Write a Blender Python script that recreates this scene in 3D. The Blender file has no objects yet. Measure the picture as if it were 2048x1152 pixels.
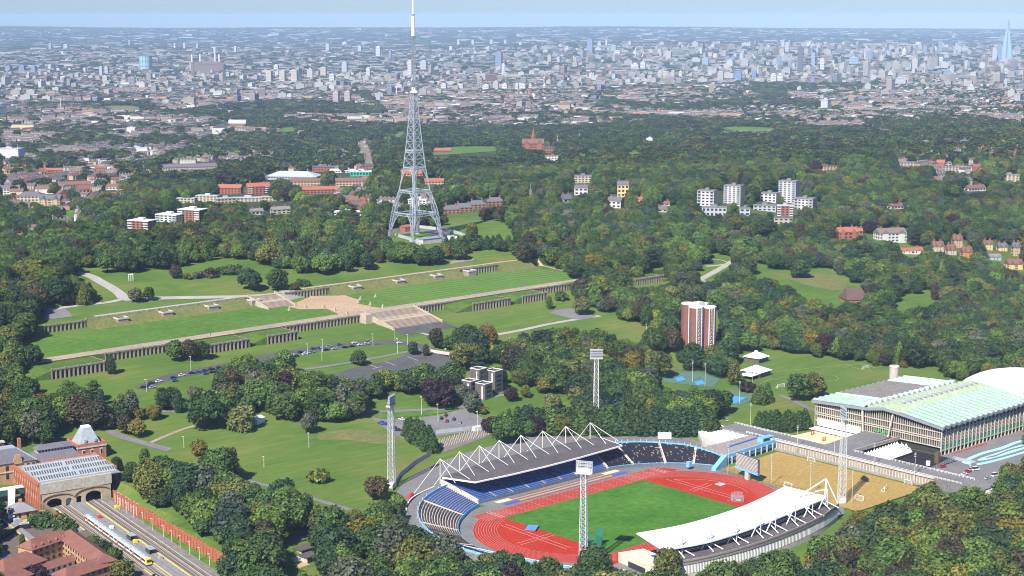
import bpy, bmesh, math, random
import numpy as np
from mathutils import Vector, Matrix

SC = bpy.context.scene
COL = SC.collection
rnd = random.Random(11)

# ---------------------------------------------------------------- camera, sky, sun, exposure
cam_d = bpy.data.cameras.new('camera'); cam = bpy.data.objects.new('camera', cam_d); COL.objects.link(cam)
cam_d.sensor_fit = 'HORIZONTAL'; cam_d.sensor_width = 36.0; cam_d.lens = 3262.9 * 36.0 / 2048.0
cam_d.clip_start = 5.0; cam_d.clip_end = 90000.0
cam.location = (0, 0, 255.07)
cam.rotation_euler = (math.radians(90) - 0.16452, 0, -math.radians(42.2))
SC.camera = cam

SUN_ELEV = math.radians(44); SUN_DIR = Vector((0.932, 0.362, 0)).normalized()     # the way the light travels over the ground
world = bpy.data.worlds.new('World'); SC.world = world; world.use_nodes = True
wn = world.node_tree.nodes; wl = world.node_tree.links
sky = wn.new('ShaderNodeTexSky'); sky.sky_type = 'NISHITA'; sky.sun_disc = False
sky.sun_elevation = SUN_ELEV; sky.sun_rotation = math.atan2(-SUN_DIR.x, -SUN_DIR.y)
sky.air_density = 1.0; sky.dust_density = 0.3; sky.ozone_density = 1.0; sky.altitude = 300
bg = wn['Background']; bg.inputs['Strength'].default_value = 0.058
tint = wn.new('ShaderNodeMix'); tint.data_type = 'RGBA'; tint.blend_type = 'MULTIPLY'; tint.inputs['Factor'].default_value = 1.0
tint.inputs['B'].default_value = (0.60, 0.84, 1.42, 1)          # a cooler, hazier blue than the model's clear air
wl.new(sky.outputs['Color'], tint.inputs['A']); wl.new(tint.outputs['Result'], bg.inputs['Color'])
sun_d = bpy.data.lights.new('sun', 'SUN'); sun_d.energy = 5.0; sun_d.angle = math.radians(0.55); sun_d.color = (1.0, 0.95, 0.87)
sun = bpy.data.objects.new('sun', sun_d); COL.objects.link(sun)
ld = SUN_DIR * math.cos(SUN_ELEV) + Vector((0, 0, -math.sin(SUN_ELEV)))
sun.rotation_euler = ld.to_track_quat('-Z', 'Y').to_euler(); sun.location = (300, 300, 900)
SC.view_settings.view_transform = 'Standard'; SC.view_settings.look = 'None'
SC.view_settings.exposure = 0.68; SC.view_settings.gamma = 1.0; SC.view_settings.use_curve_mapping = False
SC.cycles.filter_width = 1.0; SC.cycles.max_bounces = 5; SC.cycles.diffuse_bounces = 2; SC.cycles.glossy_bounces = 2; SC.cycles.transmission_bounces = 2
SC.cycles.volume_bounces = 0; SC.cycles.transparent_max_bounces = 6; SC.cycles.caustics_reflective = False; SC.cycles.caustics_refractive = False
# ---------------------------------------------------------------- ground shape and photo -> ground helper
FPX, PITCH, CAMZ, YAW = 3262.9, 0.16452, 255.07, math.radians(42.2)
CY, SY = math.cos(YAW), math.sin(YAW)

def sstep(a, b, x):
    t = np.clip((np.asarray(x, float) - a) / (b - a), 0, 1)
    return t * t * (3 - 2 * t)

T_STEP = [-9000, 0, 430, 500, 700, 760, 955, 977.9, 978.1, 986, 1058, 1063.9, 1064.1, 1076, 1165, 1260, 1500, 2000, 3000, 5500, 90000]
Z_STEP = [-6, -6, -3, 0, 0, 2, 26, 27, 32.6, 33, 34, 34.2, 39.8, 40.3, 52, 53, 44, 18, -25, -50, -50]
T_SLOPE = [-9000, 0, 430, 500, 700, 760, 955, 1076, 1165, 1260, 1500, 2000, 3000, 5500, 90000]
Z_SLOPE = [-6, -6, -3, 0, 0, 2, 26, 40.3, 52, 53, 44, 18, -25, -50, -50]

def Z(S, T):
    """height of the ground at plan point (S along the terraces, T uphill), metres"""
    S = np.asarray(S, float); T = np.asarray(T, float)
    m = sstep(440, 462, S) * (1 - sstep(1075, 1100, S))
    z = m * np.interp(T, T_STEP, Z_STEP) + (1 - m) * np.interp(T, T_SLOPE, Z_SLOPE)
    cut = (1 - sstep(409, 413, S + .145 * (770 - T) * (T < 770))) * (1 - sstep(816, 822, T)) * sstep(300, 325, S)
    z = z * (1 - cut) - .2 * cut
    z = z + 4.2 * sstep(411, 416, S + .145 * (770 - T) * (T < 770)) * (1 - sstep(425, 470, S)) * (1 - sstep(770, 790, T)) * sstep(610, 640, T)
    u = CY * S - SY * T; v = SY * S + CY * T
    wav = 3.0 * np.sin(S / 310.0 + 1.3) * np.sin(T / 270.0 + .4) + 2.0 * np.sin((S + T) / 170.0)
    far = sstep(1750, 2600, v)
    z = z + wav * far
    lone = sstep(9000, 15500, v - .12 * u) * (40 + 26 * np.sin(u / 2300. + .6) + 14 * np.sin(u / 900. + v / 2500.))
    ltwo = sstep(17000, 28500, v) * (140 + 10 * np.sin(u / 3100. + 2.) - 3.0e-3 * u * sstep(0, 9000, -u) )
    z = z + np.maximum(lone * (1 - .5 * sstep(15500, 19000, v)), 0) + ltwo - np.maximum(v, 0) ** 2 / 14.6e6
    return z

def ray(px, py):
    x = (px - 1024) / FPX; y = -(py - 576) / FPX
    fw = math.cos(PITCH) + y * math.sin(PITCH); up = -math.sin(PITCH) + y * math.cos(PITCH)
    return np.array([CY * x + SY * fw, -SY * x + CY * fw, up])

def UN(px, py, z=0.0):
    d = ray(px, py); t = (z - CAMZ) / d[2]
    return (d[0] * t, d[1] * t)

def G(px, py):
    """the point of the ground that shows at a photo position: (S, T, z)"""
    d = ray(px, py)
    ts = np.geomspace(500, 40000, 1500)
    h = CAMZ + d[2] * ts - Z(d[0] * ts, d[1] * ts)
    k = np.argmax(h < 0) if (h < 0).any() else len(ts) - 1
    a, b = ts[max(k - 1, 0)], ts[k]
    for _ in range(30):
        m = .5 * (a + b)
        if CAMZ + d[2] * m - Z(d[0] * m, d[1] * m) < 0: b = m
        else: a = m
    return (float(d[0] * b), float(d[1] * b), float(CAMZ + d[2] * b))

def PR(S, T, z):
    """photo position of a point (arrays allowed); used to read sizes back while planning"""
    x = CY * S - SY * T; y = SY * S + CY * T
    up = z - CAMZ; zz = y * math.cos(PITCH) - up * math.sin(PITCH); Y = y * math.sin(PITCH) + up * math.cos(PITCH)
    return 1024 + FPX * x / zz, 576 - FPX * Y / zz
# ---------------------------------------------------------------- materials
MATS = {}
def M(name, col, rough=.85, var=.12, scale=.35, metal=0.0, spec=.25, col2=None, stretch=None, bump=0.0, scale2=None, objcol=False, world=False):
    if name in MATS: return MATS[name]
    m = bpy.data.materials.new(name); m.use_nodes = True; MATS[name] = m
    n = m.node_tree.nodes; l = m.node_tree.links; b = n['Principled BSDF']
    b.inputs['Roughness'].default_value = rough; b.inputs['Metallic'].default_value = metal
    b.inputs['Specular IOR Level'].default_value = spec
    if world:
        g = n.new('ShaderNodeNewGeometry'); src = g.outputs['Position']
    else:
        g = n.new('ShaderNodeTexCoord'); src = g.outputs['Object']
    if stretch:
        mp = n.new('ShaderNodeMapping'); mp.inputs['Scale'].default_value = stretch; l.new(src, mp.inputs['Vector']); src = mp.outputs['Vector']
    nz = n.new('ShaderNodeTexNoise'); nz.inputs['Scale'].default_value = scale; nz.inputs['Detail'].default_value = 6; nz.inputs['Roughness'].default_value = .62
    l.new(src, nz.inputs['Vector'])
    mr = n.new('ShaderNodeMapRange'); mr.inputs['From Min'].default_value = .3; mr.inputs['From Max'].default_value = .7
    l.new(nz.outputs['Fac'], mr.inputs['Value'])
    mx = n.new('ShaderNodeMix'); mx.data_type = 'RGBA'
    c2 = col2 if col2 else tuple(min(1, c * (1 + var)) for c in col)
    c1 = col if col2 else tuple(c * (1 - var) for c in col)
    mx.inputs['A'].default_value = (*c1, 1); mx.inputs['B'].default_value = (*c2, 1)
    l.new(mr.outputs['Result'], mx.inputs['Factor']); out = mx.outputs['Result']
    if scale2:
        z2 = n.new('ShaderNodeTexNoise'); z2.inputs['Scale'].default_value = scale2; z2.inputs['Detail'].default_value = 4; l.new(src, z2.inputs['Vector'])
        r2 = n.new('ShaderNodeMapRange'); r2.inputs['From Min'].default_value = .3; r2.inputs['From Max'].default_value = .7
        r2.inputs['To Min'].default_value = .8; r2.inputs['To Max'].default_value = 1.2; l.new(z2.outputs['Fac'], r2.inputs['Value'])
        mm = n.new('ShaderNodeMix'); mm.data_type = 'RGBA'; mm.blend_type = 'MULTIPLY'; mm.inputs['Factor'].default_value = 1
        l.new(out, mm.inputs['A']); l.new(r2.outputs['Result'], mm.inputs['B']); out = mm.outputs['Result']
    if objcol:
        oi = n.new('ShaderNodeObjectInfo'); mm = n.new('ShaderNodeMix'); mm.data_type = 'RGBA'; mm.blend_type = 'MULTIPLY'; mm.inputs['Factor'].default_value = 1
        l.new(out, mm.inputs['A']); l.new(oi.outputs['Color'], mm.inputs['B']); out = mm.outputs['Result']
    l.new(out, b.inputs['Base Color'])
    if bump:
        bp = n.new('ShaderNodeBump'); bp.inputs['Strength'].default_value = bump; bp.inputs['Distance'].default_value = .3
        l.new(nz.outputs['Fac'], bp.inputs['Height']); l.new(bp.outputs['Normal'], b.inputs['Normal'])
    return m

# ---------------------------------------------------------------- mesh builder
class MB:
    def __init__(s): s.v = []; s.f = []; s.mi = []; s.ms = []; s.cur = 0
    def use(s, m):
        if m not in s.ms: s.ms.append(m)
        s.cur = s.ms.index(m); return s
    def face(s, *pts):
        k = len(s.v); s.v.extend([tuple(map(float, p)) for p in pts]); s.f.append(tuple(range(k, k + len(pts)))); s.mi.append(s.cur)
    def hexa(s, a, b):                 # two quads (bottom, top), same winding (counter-clockwise seen from above)
        k = len(s.v); s.v.extend([tuple(map(float, p)) for p in list(a) + list(b)])
        n = len(a)
        s.f.append(tuple(k + i for i in range(n))[::-1]); s.f.append(tuple(k + n + i for i in range(n)))
        s.mi += [s.cur] * 2
        for i in range(n):
            j = (i + 1) % n; s.f.append((k + i, k + j, k + n + j, k + n + i)); s.mi.append(s.cur)
    def box(s, x0, y0, z0, x1, y1, z1):
        x0, x1 = min(x0, x1), max(x0, x1); y0, y1 = min(y0, y1), max(y0, y1); z0, z1 = min(z0, z1), max(z0, z1)
        q = [(x0, y0), (x1, y0), (x1, y1), (x0, y1)]
        s.hexa([(x, y, z0) for x, y in q], [(x, y, z1) for x, y in q])
    def obox(s, cx, cy, z0, w, d, h, ang=0.0):
        c, n = math.cos(ang), math.sin(ang)
        q = [(cx + c * a - n * b, cy + n * a + c * b) for a, b in ((-w / 2, -d / 2), (w / 2, -d / 2), (w / 2, d / 2), (-w / 2, d / 2))]
        s.hexa([(x, y, z0) for x, y in q], [(x, y, z0 + h) for x, y in q])
    def prism(s, poly, z0, z1):
        a = sum(poly[i][0] * poly[(i + 1) % len(poly)][1] - poly[(i + 1) % len(poly)][0] * poly[i][1] for i in range(len(poly)))
        if a < 0: poly = poly[::-1]
        s.hexa([(p[0], p[1], z0) for p in poly], [(p[0], p[1], z1) for p in poly])
    def bar(s, p, q, w, w2=None, n=4):
        p, q = Vector(p), Vector(q); d = q - p
        if d.length < 1e-6: return
        d.normalize(); up = Vector((0, 0, 1)) if abs(d.z) < .95 else Vector((1, 0, 0))
        a = d.cross(up).normalized(); b = d.cross(a).normalized(); w2 = w if w2 is None else w2
        r0, r1 = [], []
        for i in range(n):
            t = 2 * math.pi * (i + .5) / n; k = .7071 if n == 4 else .5
            r0.append(p + (a * math.cos(t) + b * math.sin(t)) * w * k); r1.append(q + (a * math.cos(t) + b * math.sin(t)) * w2 * k)
        s.hexa(r0[::-1], r1[::-1])
    def cyl(s, x, y, z0, z1, r, r1=None, n=12):
        r1 = r if r1 is None else r1
        s.hexa([(x + r * math.cos(2 * math.pi * i / n), y + r * math.sin(2 * math.pi * i / n), z0) for i in range(n)],
               [(x + r1 * math.cos(2 * math.pi * i / n), y + r1 * math.sin(2 * math.pi * i / n), z1) for i in range(n)])
    def gable(s, cx, cy, z0, w, d, h, ang=0.0, hip=0.0, over=0.0):   # ridge along the local x (length w)
        c, n = math.cos(ang), math.sin(ang)
        P = lambda a, b, z: (cx + c * a - n * b, cy + n * a + c * b, z)
        w2, d2 = w / 2 + over, d / 2 + over
        A, B, C, D = P(-w2, -d2, z0), P(w2, -d2, z0), P(w2, d2, z0), P(-w2, d2, z0)
        E, F = P(-w2 + hip, 0, z0 + h), P(w2 - hip, 0, z0 + h)
        s.face(A, B, F, E); s.face(C, D, E, F); s.face(B, C, F); s.face(D, A, E); s.face(D, C, B, A)
    def mesh(s, name):
        me = bpy.data.meshes.new(name); me.from_pydata(s.v, [], s.f)
        for m in s.ms: me.materials.append(m)
        if s.mi: me.polygons.foreach_set('material_index', s.mi)
        me.update(); return me
    def build(s, name, parent=None, mat=None):
        if mat is not None and not s.ms: s.ms.append(mat)
        o = bpy.data.objects.new(name, s.mesh(name)); COL.objects.link(o)
        if parent is not None: o.parent = parent
        return o

def empty(name, label, cat, loc=(0, 0, 0), rz=0.0, group=None):
    o = bpy.data.objects.new(name, None); COL.objects.link(o); o.location = loc; o.rotation_euler = (0, 0, rz)
    o.empty_display_size = 2.0
    return tag(o, label, cat, group)
def tag(o, label=None, cat=None, group=None, kind=None):
    if label: o['label'] = label
    if cat: o['category'] = cat
    if group: o['group'] = group
    if kind: o['kind'] = kind
    return o
def dup(root, loc, rz=None, label=None, scale=None):
    r = root.copy(); COL.objects.link(r); r.location = loc
    if rz is not None: r.rotation_euler = (0, 0, rz)
    if scale is not None: r.scale = (scale,) * 3 if not hasattr(scale, '__len__') else scale
    if label: r['label'] = label
    for ch in root.children:
        c = ch.copy(); COL.objects.link(c); c.parent = r
        for g in ch.children:
            d = g.copy(); COL.objects.link(d); d.parent = c
    return r

# ---------------------------------------------------------------- sheets that lie on the ground
def smooth_poly(pts, n=4, closed=True):
    P = [np.array(p, float) for p in pts]; out = []; N = len(P)
    for i in range(N if closed else N - 1):
        if closed: a, b, c, d = P[i - 1], P[i], P[(i + 1) % N], P[(i + 2) % N]
        else: a, b, c, d = P[max(i - 1, 0)], P[i], P[i + 1], P[min(i + 2, N - 1)]
        for k in range(n):
            t = k / n; out.append(.5 * ((2 * b) + (c - a) * t + (2 * a - 5 * b + 4 * c - d) * t * t + (3 * b - a - 3 * c + d) * t ** 3))
    if not closed: out.append(P[-1])
    return [tuple(p[:2]) for p in out]
def sheet(name, poly, mat, off=.12, step=5.0, kind='structure', parent=None, zf=None):
    """a flat area laid over the ground: plan polygon cut every few metres so that it follows the slope"""
    bm = bmesh.new(); vs = [bm.verts.new((p[0], p[1], 0)) for p in poly]
    bm.faces.new(vs); bmesh.ops.triangulate(bm, faces=bm.faces[:])
    xs = [p[0] for p in poly]; ys = [p[1] for p in poly]
    for k, (lo, hi) in enumerate(((min(xs), max(xs)), (min(ys), max(ys)))):
        nn = int((hi - lo) / step)
        for i in range(1, nn + 1):
            c = [0, 0, 0]; c[k] = lo + i * step; nv = [0, 0, 0]; nv[k] = 1
            bmesh.ops.bisect_plane(bm, geom=bm.verts[:] + bm.edges[:] + bm.faces[:], plane_co=c, plane_no=nv)
    co = np.array([v.co[:] for v in bm.verts]); zz = (zf or Z)(co[:, 0], co[:, 1]) + off
    for v, z in zip(bm.verts, zz): v.co.z = z
    bm.normal_update()
    for f in bm.faces:
        if f.normal.z < 0: f.normal_flip()
    me = bpy.data.meshes.new(name); bm.to_mesh(me); bm.free(); me.materials.append(mat)
    o = bpy.data.objects.new(name, me); COL.objects.link(o)
    if parent: o.parent = parent
    elif kind: o['kind'] = kind
    return o
def gpoly(pts): return [G(*p)[:2] for p in pts]
def ribbon(name, line, width, mat, off=.16, step=5.0, parent=None, kind='structure', zf=None, smooth=4):
    L = [np.array(p, float) for p in (smooth_poly(line, smooth, False) if smooth else line)]
    # resample
    R = [L[0]]
    for a, b in zip(L[:-1], L[1:]):
        m = max(1, int(np.linalg.norm(b - a) / step))
        R += [a + (b - a) * (k + 1) / m for k in range(m)]
    W = width if hasattr(width, '__len__') else (width, width)
    v = []; f = []
    for i, p in enumerate(R):
        d = R[min(i + 1, len(R) - 1)] - R[max(i - 1, 0)]; d = d / (np.linalg.norm(d) + 1e-9); nrm = np.array((-d[1], d[0]))
        w = W[0] + (W[1] - W[0]) * i / max(1, len(R) - 1)
        for k in range(-1, 2):
            q = p + nrm * w * .5 * k; v.append((q[0], q[1], float((zf or Z)(q[0], q[1])) + off))
    for i in range(len(R) - 1):
        for k in range(2): f.append((3 * i + k + 1, 3 * i + k, 3 * i + 3 + k, 3 * i + 4 + k))
    me = bpy.data.meshes.new(name); me.from_pydata(v, [], f); me.materials.append(mat); me.update()
    o = bpy.data.objects.new(name, me); COL.objects.link(o)
    if parent: o.parent = parent
    elif kind: o['kind'] = kind
    return o

# planning raster: which parts of the photo show open ground or buildings (no tree may stand in front of them)
RW, RH = 1024, 576
def fill(ras, poly, val=1):
    P = np.array(poly, float) / 2.0
    y0, y1 = int(max(0, P[:, 1].min())), int(min(RH - 1, P[:, 1].max()))
    for y in range(y0, y1 + 1):
        xs = []; yy = y + .5
        for (xa, ya), (xb, yb) in zip(P, np.roll(P, -1, 0)):
            if (ya <= yy) != (yb <= yy): xs.append(xa + (yy - ya) / (yb - ya) * (xb - xa))
        xs.sort()
        for a, b in zip(xs[::2], xs[1::2]): ras[y, int(max(0, round(a))):int(max(0, min(RW, round(b))))] = val
def look(ras, px, py):
    x = np.clip((np.asarray(px) / 2).astype(int), 0, RW - 1); y = np.clip((np.asarray(py) / 2).astype(int), 0, RH - 1)
    inside = (px >= 0) & (px < 2 * RW) & (py >= 0) & (py < 2 * RH)
    return np.where(inside, ras[y, x], 0)
# ---------------------------------------------------------------- the land
def axis(fine0, fine1, step, lo, hi, gro):
    a = list(np.arange(fine0, fine1 + .1, step)); s = step
    while a[-1] < hi: s *= gro; a.append(a[-1] + s)
    s = step
    while a[0] > lo: s *= gro; a.insert(0, a[0] - s)
    return a
gx = axis(350, 1100, 6, -11000, 33000, 1.035)
gy = axis(440, 1250, 6, -2500, 34000, 1.035)
gy = sorted([y for y in gy if min(abs(y - 978), abs(y - 1064)) > 2.5] + [977.9, 978.1, 1063.9, 1064.1])
gx = np.array(gx); gy = np.array(gy)
XX, YY = np.meshgrid(gx, gy); ZZ = Z(XX, YY)
VV = SY * XX + CY * YY; UU = CY * XX - SY * YY
keep = (VV > 300) & (np.abs(UU) < .42 * VV + 500) & (VV < 33000)
idx = -np.ones(XX.shape, int)
ny, nx = XX.shape
fk = keep[:-1, :-1] & keep[1:, :-1] & keep[:-1, 1:] & keep[1:, 1:]
use = np.zeros_like(keep)
use[:-1, :-1] |= fk; use[1:, :-1] |= fk; use[:-1, 1:] |= fk; use[1:, 1:] |= fk
idx[use] = np.arange(use.sum())
verts = np.c_[XX[use], YY[use], ZZ[use]]
j, i = np.nonzero(fk)
faces = np.c_[idx[j, i], idx[j, i + 1], idx[j + 1, i + 1], idx[j + 1, i]]
me = bpy.data.meshes.new('ground'); me.from_pydata(verts.tolist(), [], faces.tolist()); me.update()

def ground_material():
    m = bpy.data.materials.new('ground'); m.use_nodes = True; n = m.node_tree.nodes; l = m.node_tree.links; b = n['Principled BSDF']
    b.inputs['Roughness'].default_value = .95; b.inputs['Specular IOR Level'].default_value = .1
    g = n.new('ShaderNodeNewGeometry')
    def noise(sc, det=6, st=None):
        z = n.new('ShaderNodeTexNoise'); z.inputs['Scale'].default_value = sc; z.inputs['Detail'].default_value = det; z.inputs['Roughness'].default_value = .62
        src = g.outputs['Position']
        if st:
            mp = n.new('ShaderNodeMapping'); mp.inputs['Scale'].default_value = st; l.new(src, mp.inputs['Vector']); src = mp.outputs['Vector']
        l.new(src, z.inputs['Vector']); return z.outputs['Fac']
    def ramp(v, stops):
        r = n.new('ShaderNodeValToRGB'); e = r.color_ramp.elements
        while len(e) < len(stops): e.new(.5)
        for k, (p, c) in enumerate(stops): e[k].position = p; e[k].color = (*c, 1)
        l.new(v, r.inputs['Fac']); return r.outputs['Color']
    def mix(f, a, bb):
        x = n.new('ShaderNodeMix'); x.data_type = 'RGBA'; l.new(f, x.inputs['Factor']); l.new(a, x.inputs['A']); l.new(bb, x.inputs['B']); return x.outputs['Result']
    grass = ramp(noise(.016, 8), [(.30, (.068, .132, .022)), (.46, (.094, .162, .028)), (.57, (.122, .176, .034)), (.70, (.165, .172, .050))])
    streak = ramp(noise(.30, 5, (.12, 1.0, 1)), [(.30, (.80, .83, .80)), (.70, (1.15, 1.12, 1.12))])
    mm = n.new('ShaderNodeMix'); mm.data_type = 'RGBA'; mm.blend_type = 'MULTIPLY'; mm.inputs['Factor'].default_value = 1
    l.new(grass, mm.inputs['A']); l.new(streak, mm.inputs['B'])
    town = ramp(noise(.012, 9), [(.34, (.030, .052, .018)), (.50, (.045, .066, .026)), (.60, (.085, .080, .06)), (.72, (.13, .11, .095))])
    far = ramp(noise(.0025, 12), [(.36, (.022, .036, .016)), (.50, (.035, .045, .028)), (.62, (.065, .062, .052)), (.78, (.14, .13, .12))])
    ln = n.new('ShaderNodeVectorMath'); ln.operation = 'LENGTH'; l.new(g.outputs['Position'], ln.inputs[0])
    def band(a, c):
        r = n.new('ShaderNodeMapRange'); r.inputs['From Min'].default_value = a; r.inputs['From Max'].default_value = c; l.new(ln.outputs['Value'], r.inputs['Value']); return r.outputs['Result']
    out = mix(band(1650, 1850), mm.outputs['Result'], town); out = mix(band(4200, 6500), out, far)
    l.new(out, b.inputs['Base Color']); return m
me.materials.append(ground_material())
ground = bpy.data.objects.new('ground', me); COL.objects.link(ground); ground['kind'] = 'structure'
for p in me.polygons: p.use_smooth = False

# ---------------------------------------------------------------- ground colours and hard surfaces
asphalt = M('asphalt', (.155, .150, .150), .9, col2=(.215, .205, .20), scale=.06, scale2=.9)
asphalt_dark = M('asphalt_dark', (.075, .073, .076), .9, col2=(.11, .108, .108), scale=.08, scale2=.8)
pale_path = M('pale_path', (.33, .31, .28), .9, col2=(.42, .39, .35), scale=.1, scale2=1.1)
sandy = M('sandy_path', (.40, .27, .165), .95, col2=(.47, .33, .21), scale=.05, scale2=.5)
promen = M('promenade_gravel', (.30, .235, .185), .95, col2=(.40, .31, .23), scale=.03, scale2=.5)
concrete = M('concrete', (.36, .34, .31), .9, col2=(.47, .44, .40), scale=.2, scale2=1.3)
stone = M('terrace_stone', (.36, .31, .24), .95, col2=(.24, .20, .16), scale=.25, scale2=1.2)
lawn_mat = M('mown_grass', (.072, .160, .022), .95, col2=(.112, .190, .034), scale=.02, scale2=.25, spec=.1, world=True)
lawn_dry = M('dry_grass', (.125, .150, .042), .95, col2=(.175, .165, .062), scale=.06, scale2=.4, spec=.1, world=True)
white = M('white_paint', (.78, .78, .77), .6, var=.05, scale=.4)
white_line = M('line_paint', (.50, .46, .44), .8, var=.1, scale=.3)

# terrace lawns, drive, paths
sheet('lawn', [(470, 984), (985, 984), (985, 1061), (470, 1061)], lawn_mat, .10, 6)
ribbon('promenade', [(466, 983.4), (700, 983.6), (900, 983.6), (1010, 983)], 10.5, promen, .20, smooth=0)
sheet('forecourt', gpoly([(575, 613), (622, 591), (690, 591), (717, 600), (714, 607), (745, 614), (786, 627), (760, 632), (700, 637), (678, 629), (655, 618), (600, 619)]), sandy, .17, 5)
ribbon('terrace_path', [(560, 1070.5), (690, 1070.5)], 4.2, pale_path, .16, smooth=0)
ribbon('terrace_path', [(722, 1070.5), (960, 1070.5), (985, 1069)], 4.2, sandy, .16, smooth=0)
ribbon('park_path', gpoly([(1038, 522), (1075, 530), (1120, 540), (1150, 548)]), 2.6, sandy, .15)
ribbon('park_road', gpoly([(132, 541), (165, 547), (195, 560), (222, 575), (240, 588), (247, 597)]), 9, pale_path, .15)
ribbon('park_road', gpoly([(246, 599), (300, 597), (400, 595), (500, 592), (560, 588), (600, 580)]), 8, pale_path, .19)
ribbon('park_path', gpoly([(246, 598), (215, 605), (150, 612), (95, 620)]), 4.5, pale_path, .17)
sheet('paved_yard', gpoly([(90, 622), (130, 617), (147, 633), (90, 641)]), asphalt, .22)
lawn_pale = M('mown_stripe', (.105, .205, .040), .95, col2=(.135, .22, .055), scale=.05, spec=.1, world=True)
for k in range(9): sheet('mown_stripe', [(792, 991 + k * 7.6), (984, 991 + k * 7.6), (984, 994.6 + k * 7.6), (792, 994.6 + k * 7.6)], lawn_pale, .13, 8)
# lower park: drive with parked cars, car parks, paths
ribbon('park_drive', gpoly([(280, 778), (330, 757), (430, 736), (520, 718), (600, 703), (680, 692), (740, 686), (790, 685), (830, 690), (860, 700)]), 9.5, asphalt_dark, .16)
for q in ([(815, 714), (836, 722)], [(735, 729), (755, 736)], [(746, 738), (764, 734)], [(770, 724), (792, 732)], [(850, 694), (872, 703)]): ribbon('bay_line', gpoly(q), .5, white_line, .34, smooth=0)
sheet('car_park', gpoly([(640, 758), (700, 738), (800, 716), (845, 690), (905, 712), (930, 730), (905, 760), (760, 790), (660, 800)]), asphalt_dark, .20)
ribbon('park_path', gpoly([(560, 745), (640, 735), (720, 722), (790, 709), (840, 698)]), 3.4, asphalt, .24)
ribbon('park_path', gpoly([(985, 671), (1040, 661), (1100, 648), (1165, 637), (1200, 632)]), 4, pale_path, .15)
ribbon('park_path', gpoly([(820, 662), (850, 668), (872, 676)]), 3, pale_path, .15)
sheet('turning_circle', smooth_poly(gpoly([(1100, 625), (1135, 617), (1160, 623), (1190, 633), (1160, 640), (1120, 632)]), 3), asphalt, .21)
ribbon('park_path', gpoly([(1400, 560), (1425, 546), (1450, 532), (1466, 522)]), 6, pale_path, .15)
ribbon('park_path', gpoly([(1398, 557), (1415, 565), (1440, 571)]), 3, pale_path, .18)
ribbon('park_path', gpoly([(1412, 533), (1435, 531), (1455, 528)]), 3.5, pale_path, .20)
ribbon('park_path', gpoly([(1418, 518), (1440, 520), (1458, 526)]), 2, pale_path, .22)
# road and car park behind the stadium
ribbon('park_road', gpoly([(730, 824), (800, 822), (860, 819), (920, 815), (960, 800), (990, 792), (1010, 790)]), 4.2, asphalt, .16)
sheet('car_park', gpoly([(728, 828), (745, 836), (800, 840), (870, 832), (935, 816), (952, 828), (985, 848), (975, 858), (880, 872), (815, 880), (780, 866), (760, 848)]), asphalt, .14)
sheet('verge', smooth_poly(gpoly([(750, 829), (800, 826), (860, 822), (900, 820), (898, 824), (850, 832), (775, 837), (757, 836)]), 3), lawn_mat, .30)
# lower-left road and path
ribbon('park_road', gpoly([(218, 862), (245, 874), (290, 887), (340, 900)]), 6, asphalt, .16)
ribbon('park_path', gpoly([(300, 886), (330, 873), (360, 861), (388, 852)]), 2.6, promen, .16)
ribbon('park_road', gpoly([(470, 955), (520, 968), (580, 982), (640, 1002), (700, 1020)]), 4, asphalt, .16)
ribbon('park_path', gpoly([(310, 824), (360, 822), (390, 820)]), 4, asphalt, .16)
ribbon('park_path', gpoly([(1560, 790), (1590, 803), (1625, 820), (1660, 825)]), 4, asphalt, .16)
# dry banks
sheet('dry_bank', smooth_poly(gpoly([(640, 868), (700, 858), (770, 868), (800, 884), (760, 888), (690, 880), (640, 880)]), 3), lawn_dry, .12)
sheet('dry_bank', smooth_poly(gpoly([(770, 960), (800, 930), (850, 905), (870, 912), (820, 940), (790, 975)]), 3), lawn_dry, .12)
# ---------------------------------------------------------------- trees
def leaf_material(name, mode):
    m = bpy.data.materials.new(name); m.use_nodes = True; n = m.node_tree.nodes; l = m.node_tree.links; b = n['Principled BSDF']
    b.inputs['Roughness'].default_value = .65; b.inputs['Specular IOR Level'].default_value = .2
    if mode == 'obj': c = n.new('ShaderNodeObjectInfo').outputs['Color']
    else:
        a = n.new('ShaderNodeAttribute'); a.attribute_type = 'INSTANCER'; a.attribute_name = 'tc'; c = a.outputs['Color']
    at = n.new('ShaderNodeAttribute'); at.attribute_name = 'leaf'
    mm = n.new('ShaderNodeMix'); mm.data_type = 'RGBA'; mm.blend_type = 'MULTIPLY'; mm.inputs['Factor'].default_value = 1
    l.new(c, mm.inputs['A']); l.new(at.outputs['Color'], mm.inputs['B']); l.new(mm.outputs['Result'], b.inputs['Base Color'])
    tr = n.new('ShaderNodeBsdfTranslucent'); l.new(mm.outputs['Result'], tr.inputs['Color'])
    ms = n.new('ShaderNodeMixShader'); ms.inputs['Fac'].default_value = .18
    l.new(b.outputs['BSDF'], ms.inputs[1]); l.new(tr.outputs['BSDF'], ms.inputs[2]); l.new(ms.outputs['Shader'], n['Material Output'].inputs['Surface'])
    return m
leaf_obj = leaf_material('leaves', 'obj'); leaf_inst = leaf_material('woodland_leaves', 'inst')
bark = M('bark', (.09, .07, .05), .95, var=.3, scale=1.5)

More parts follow.
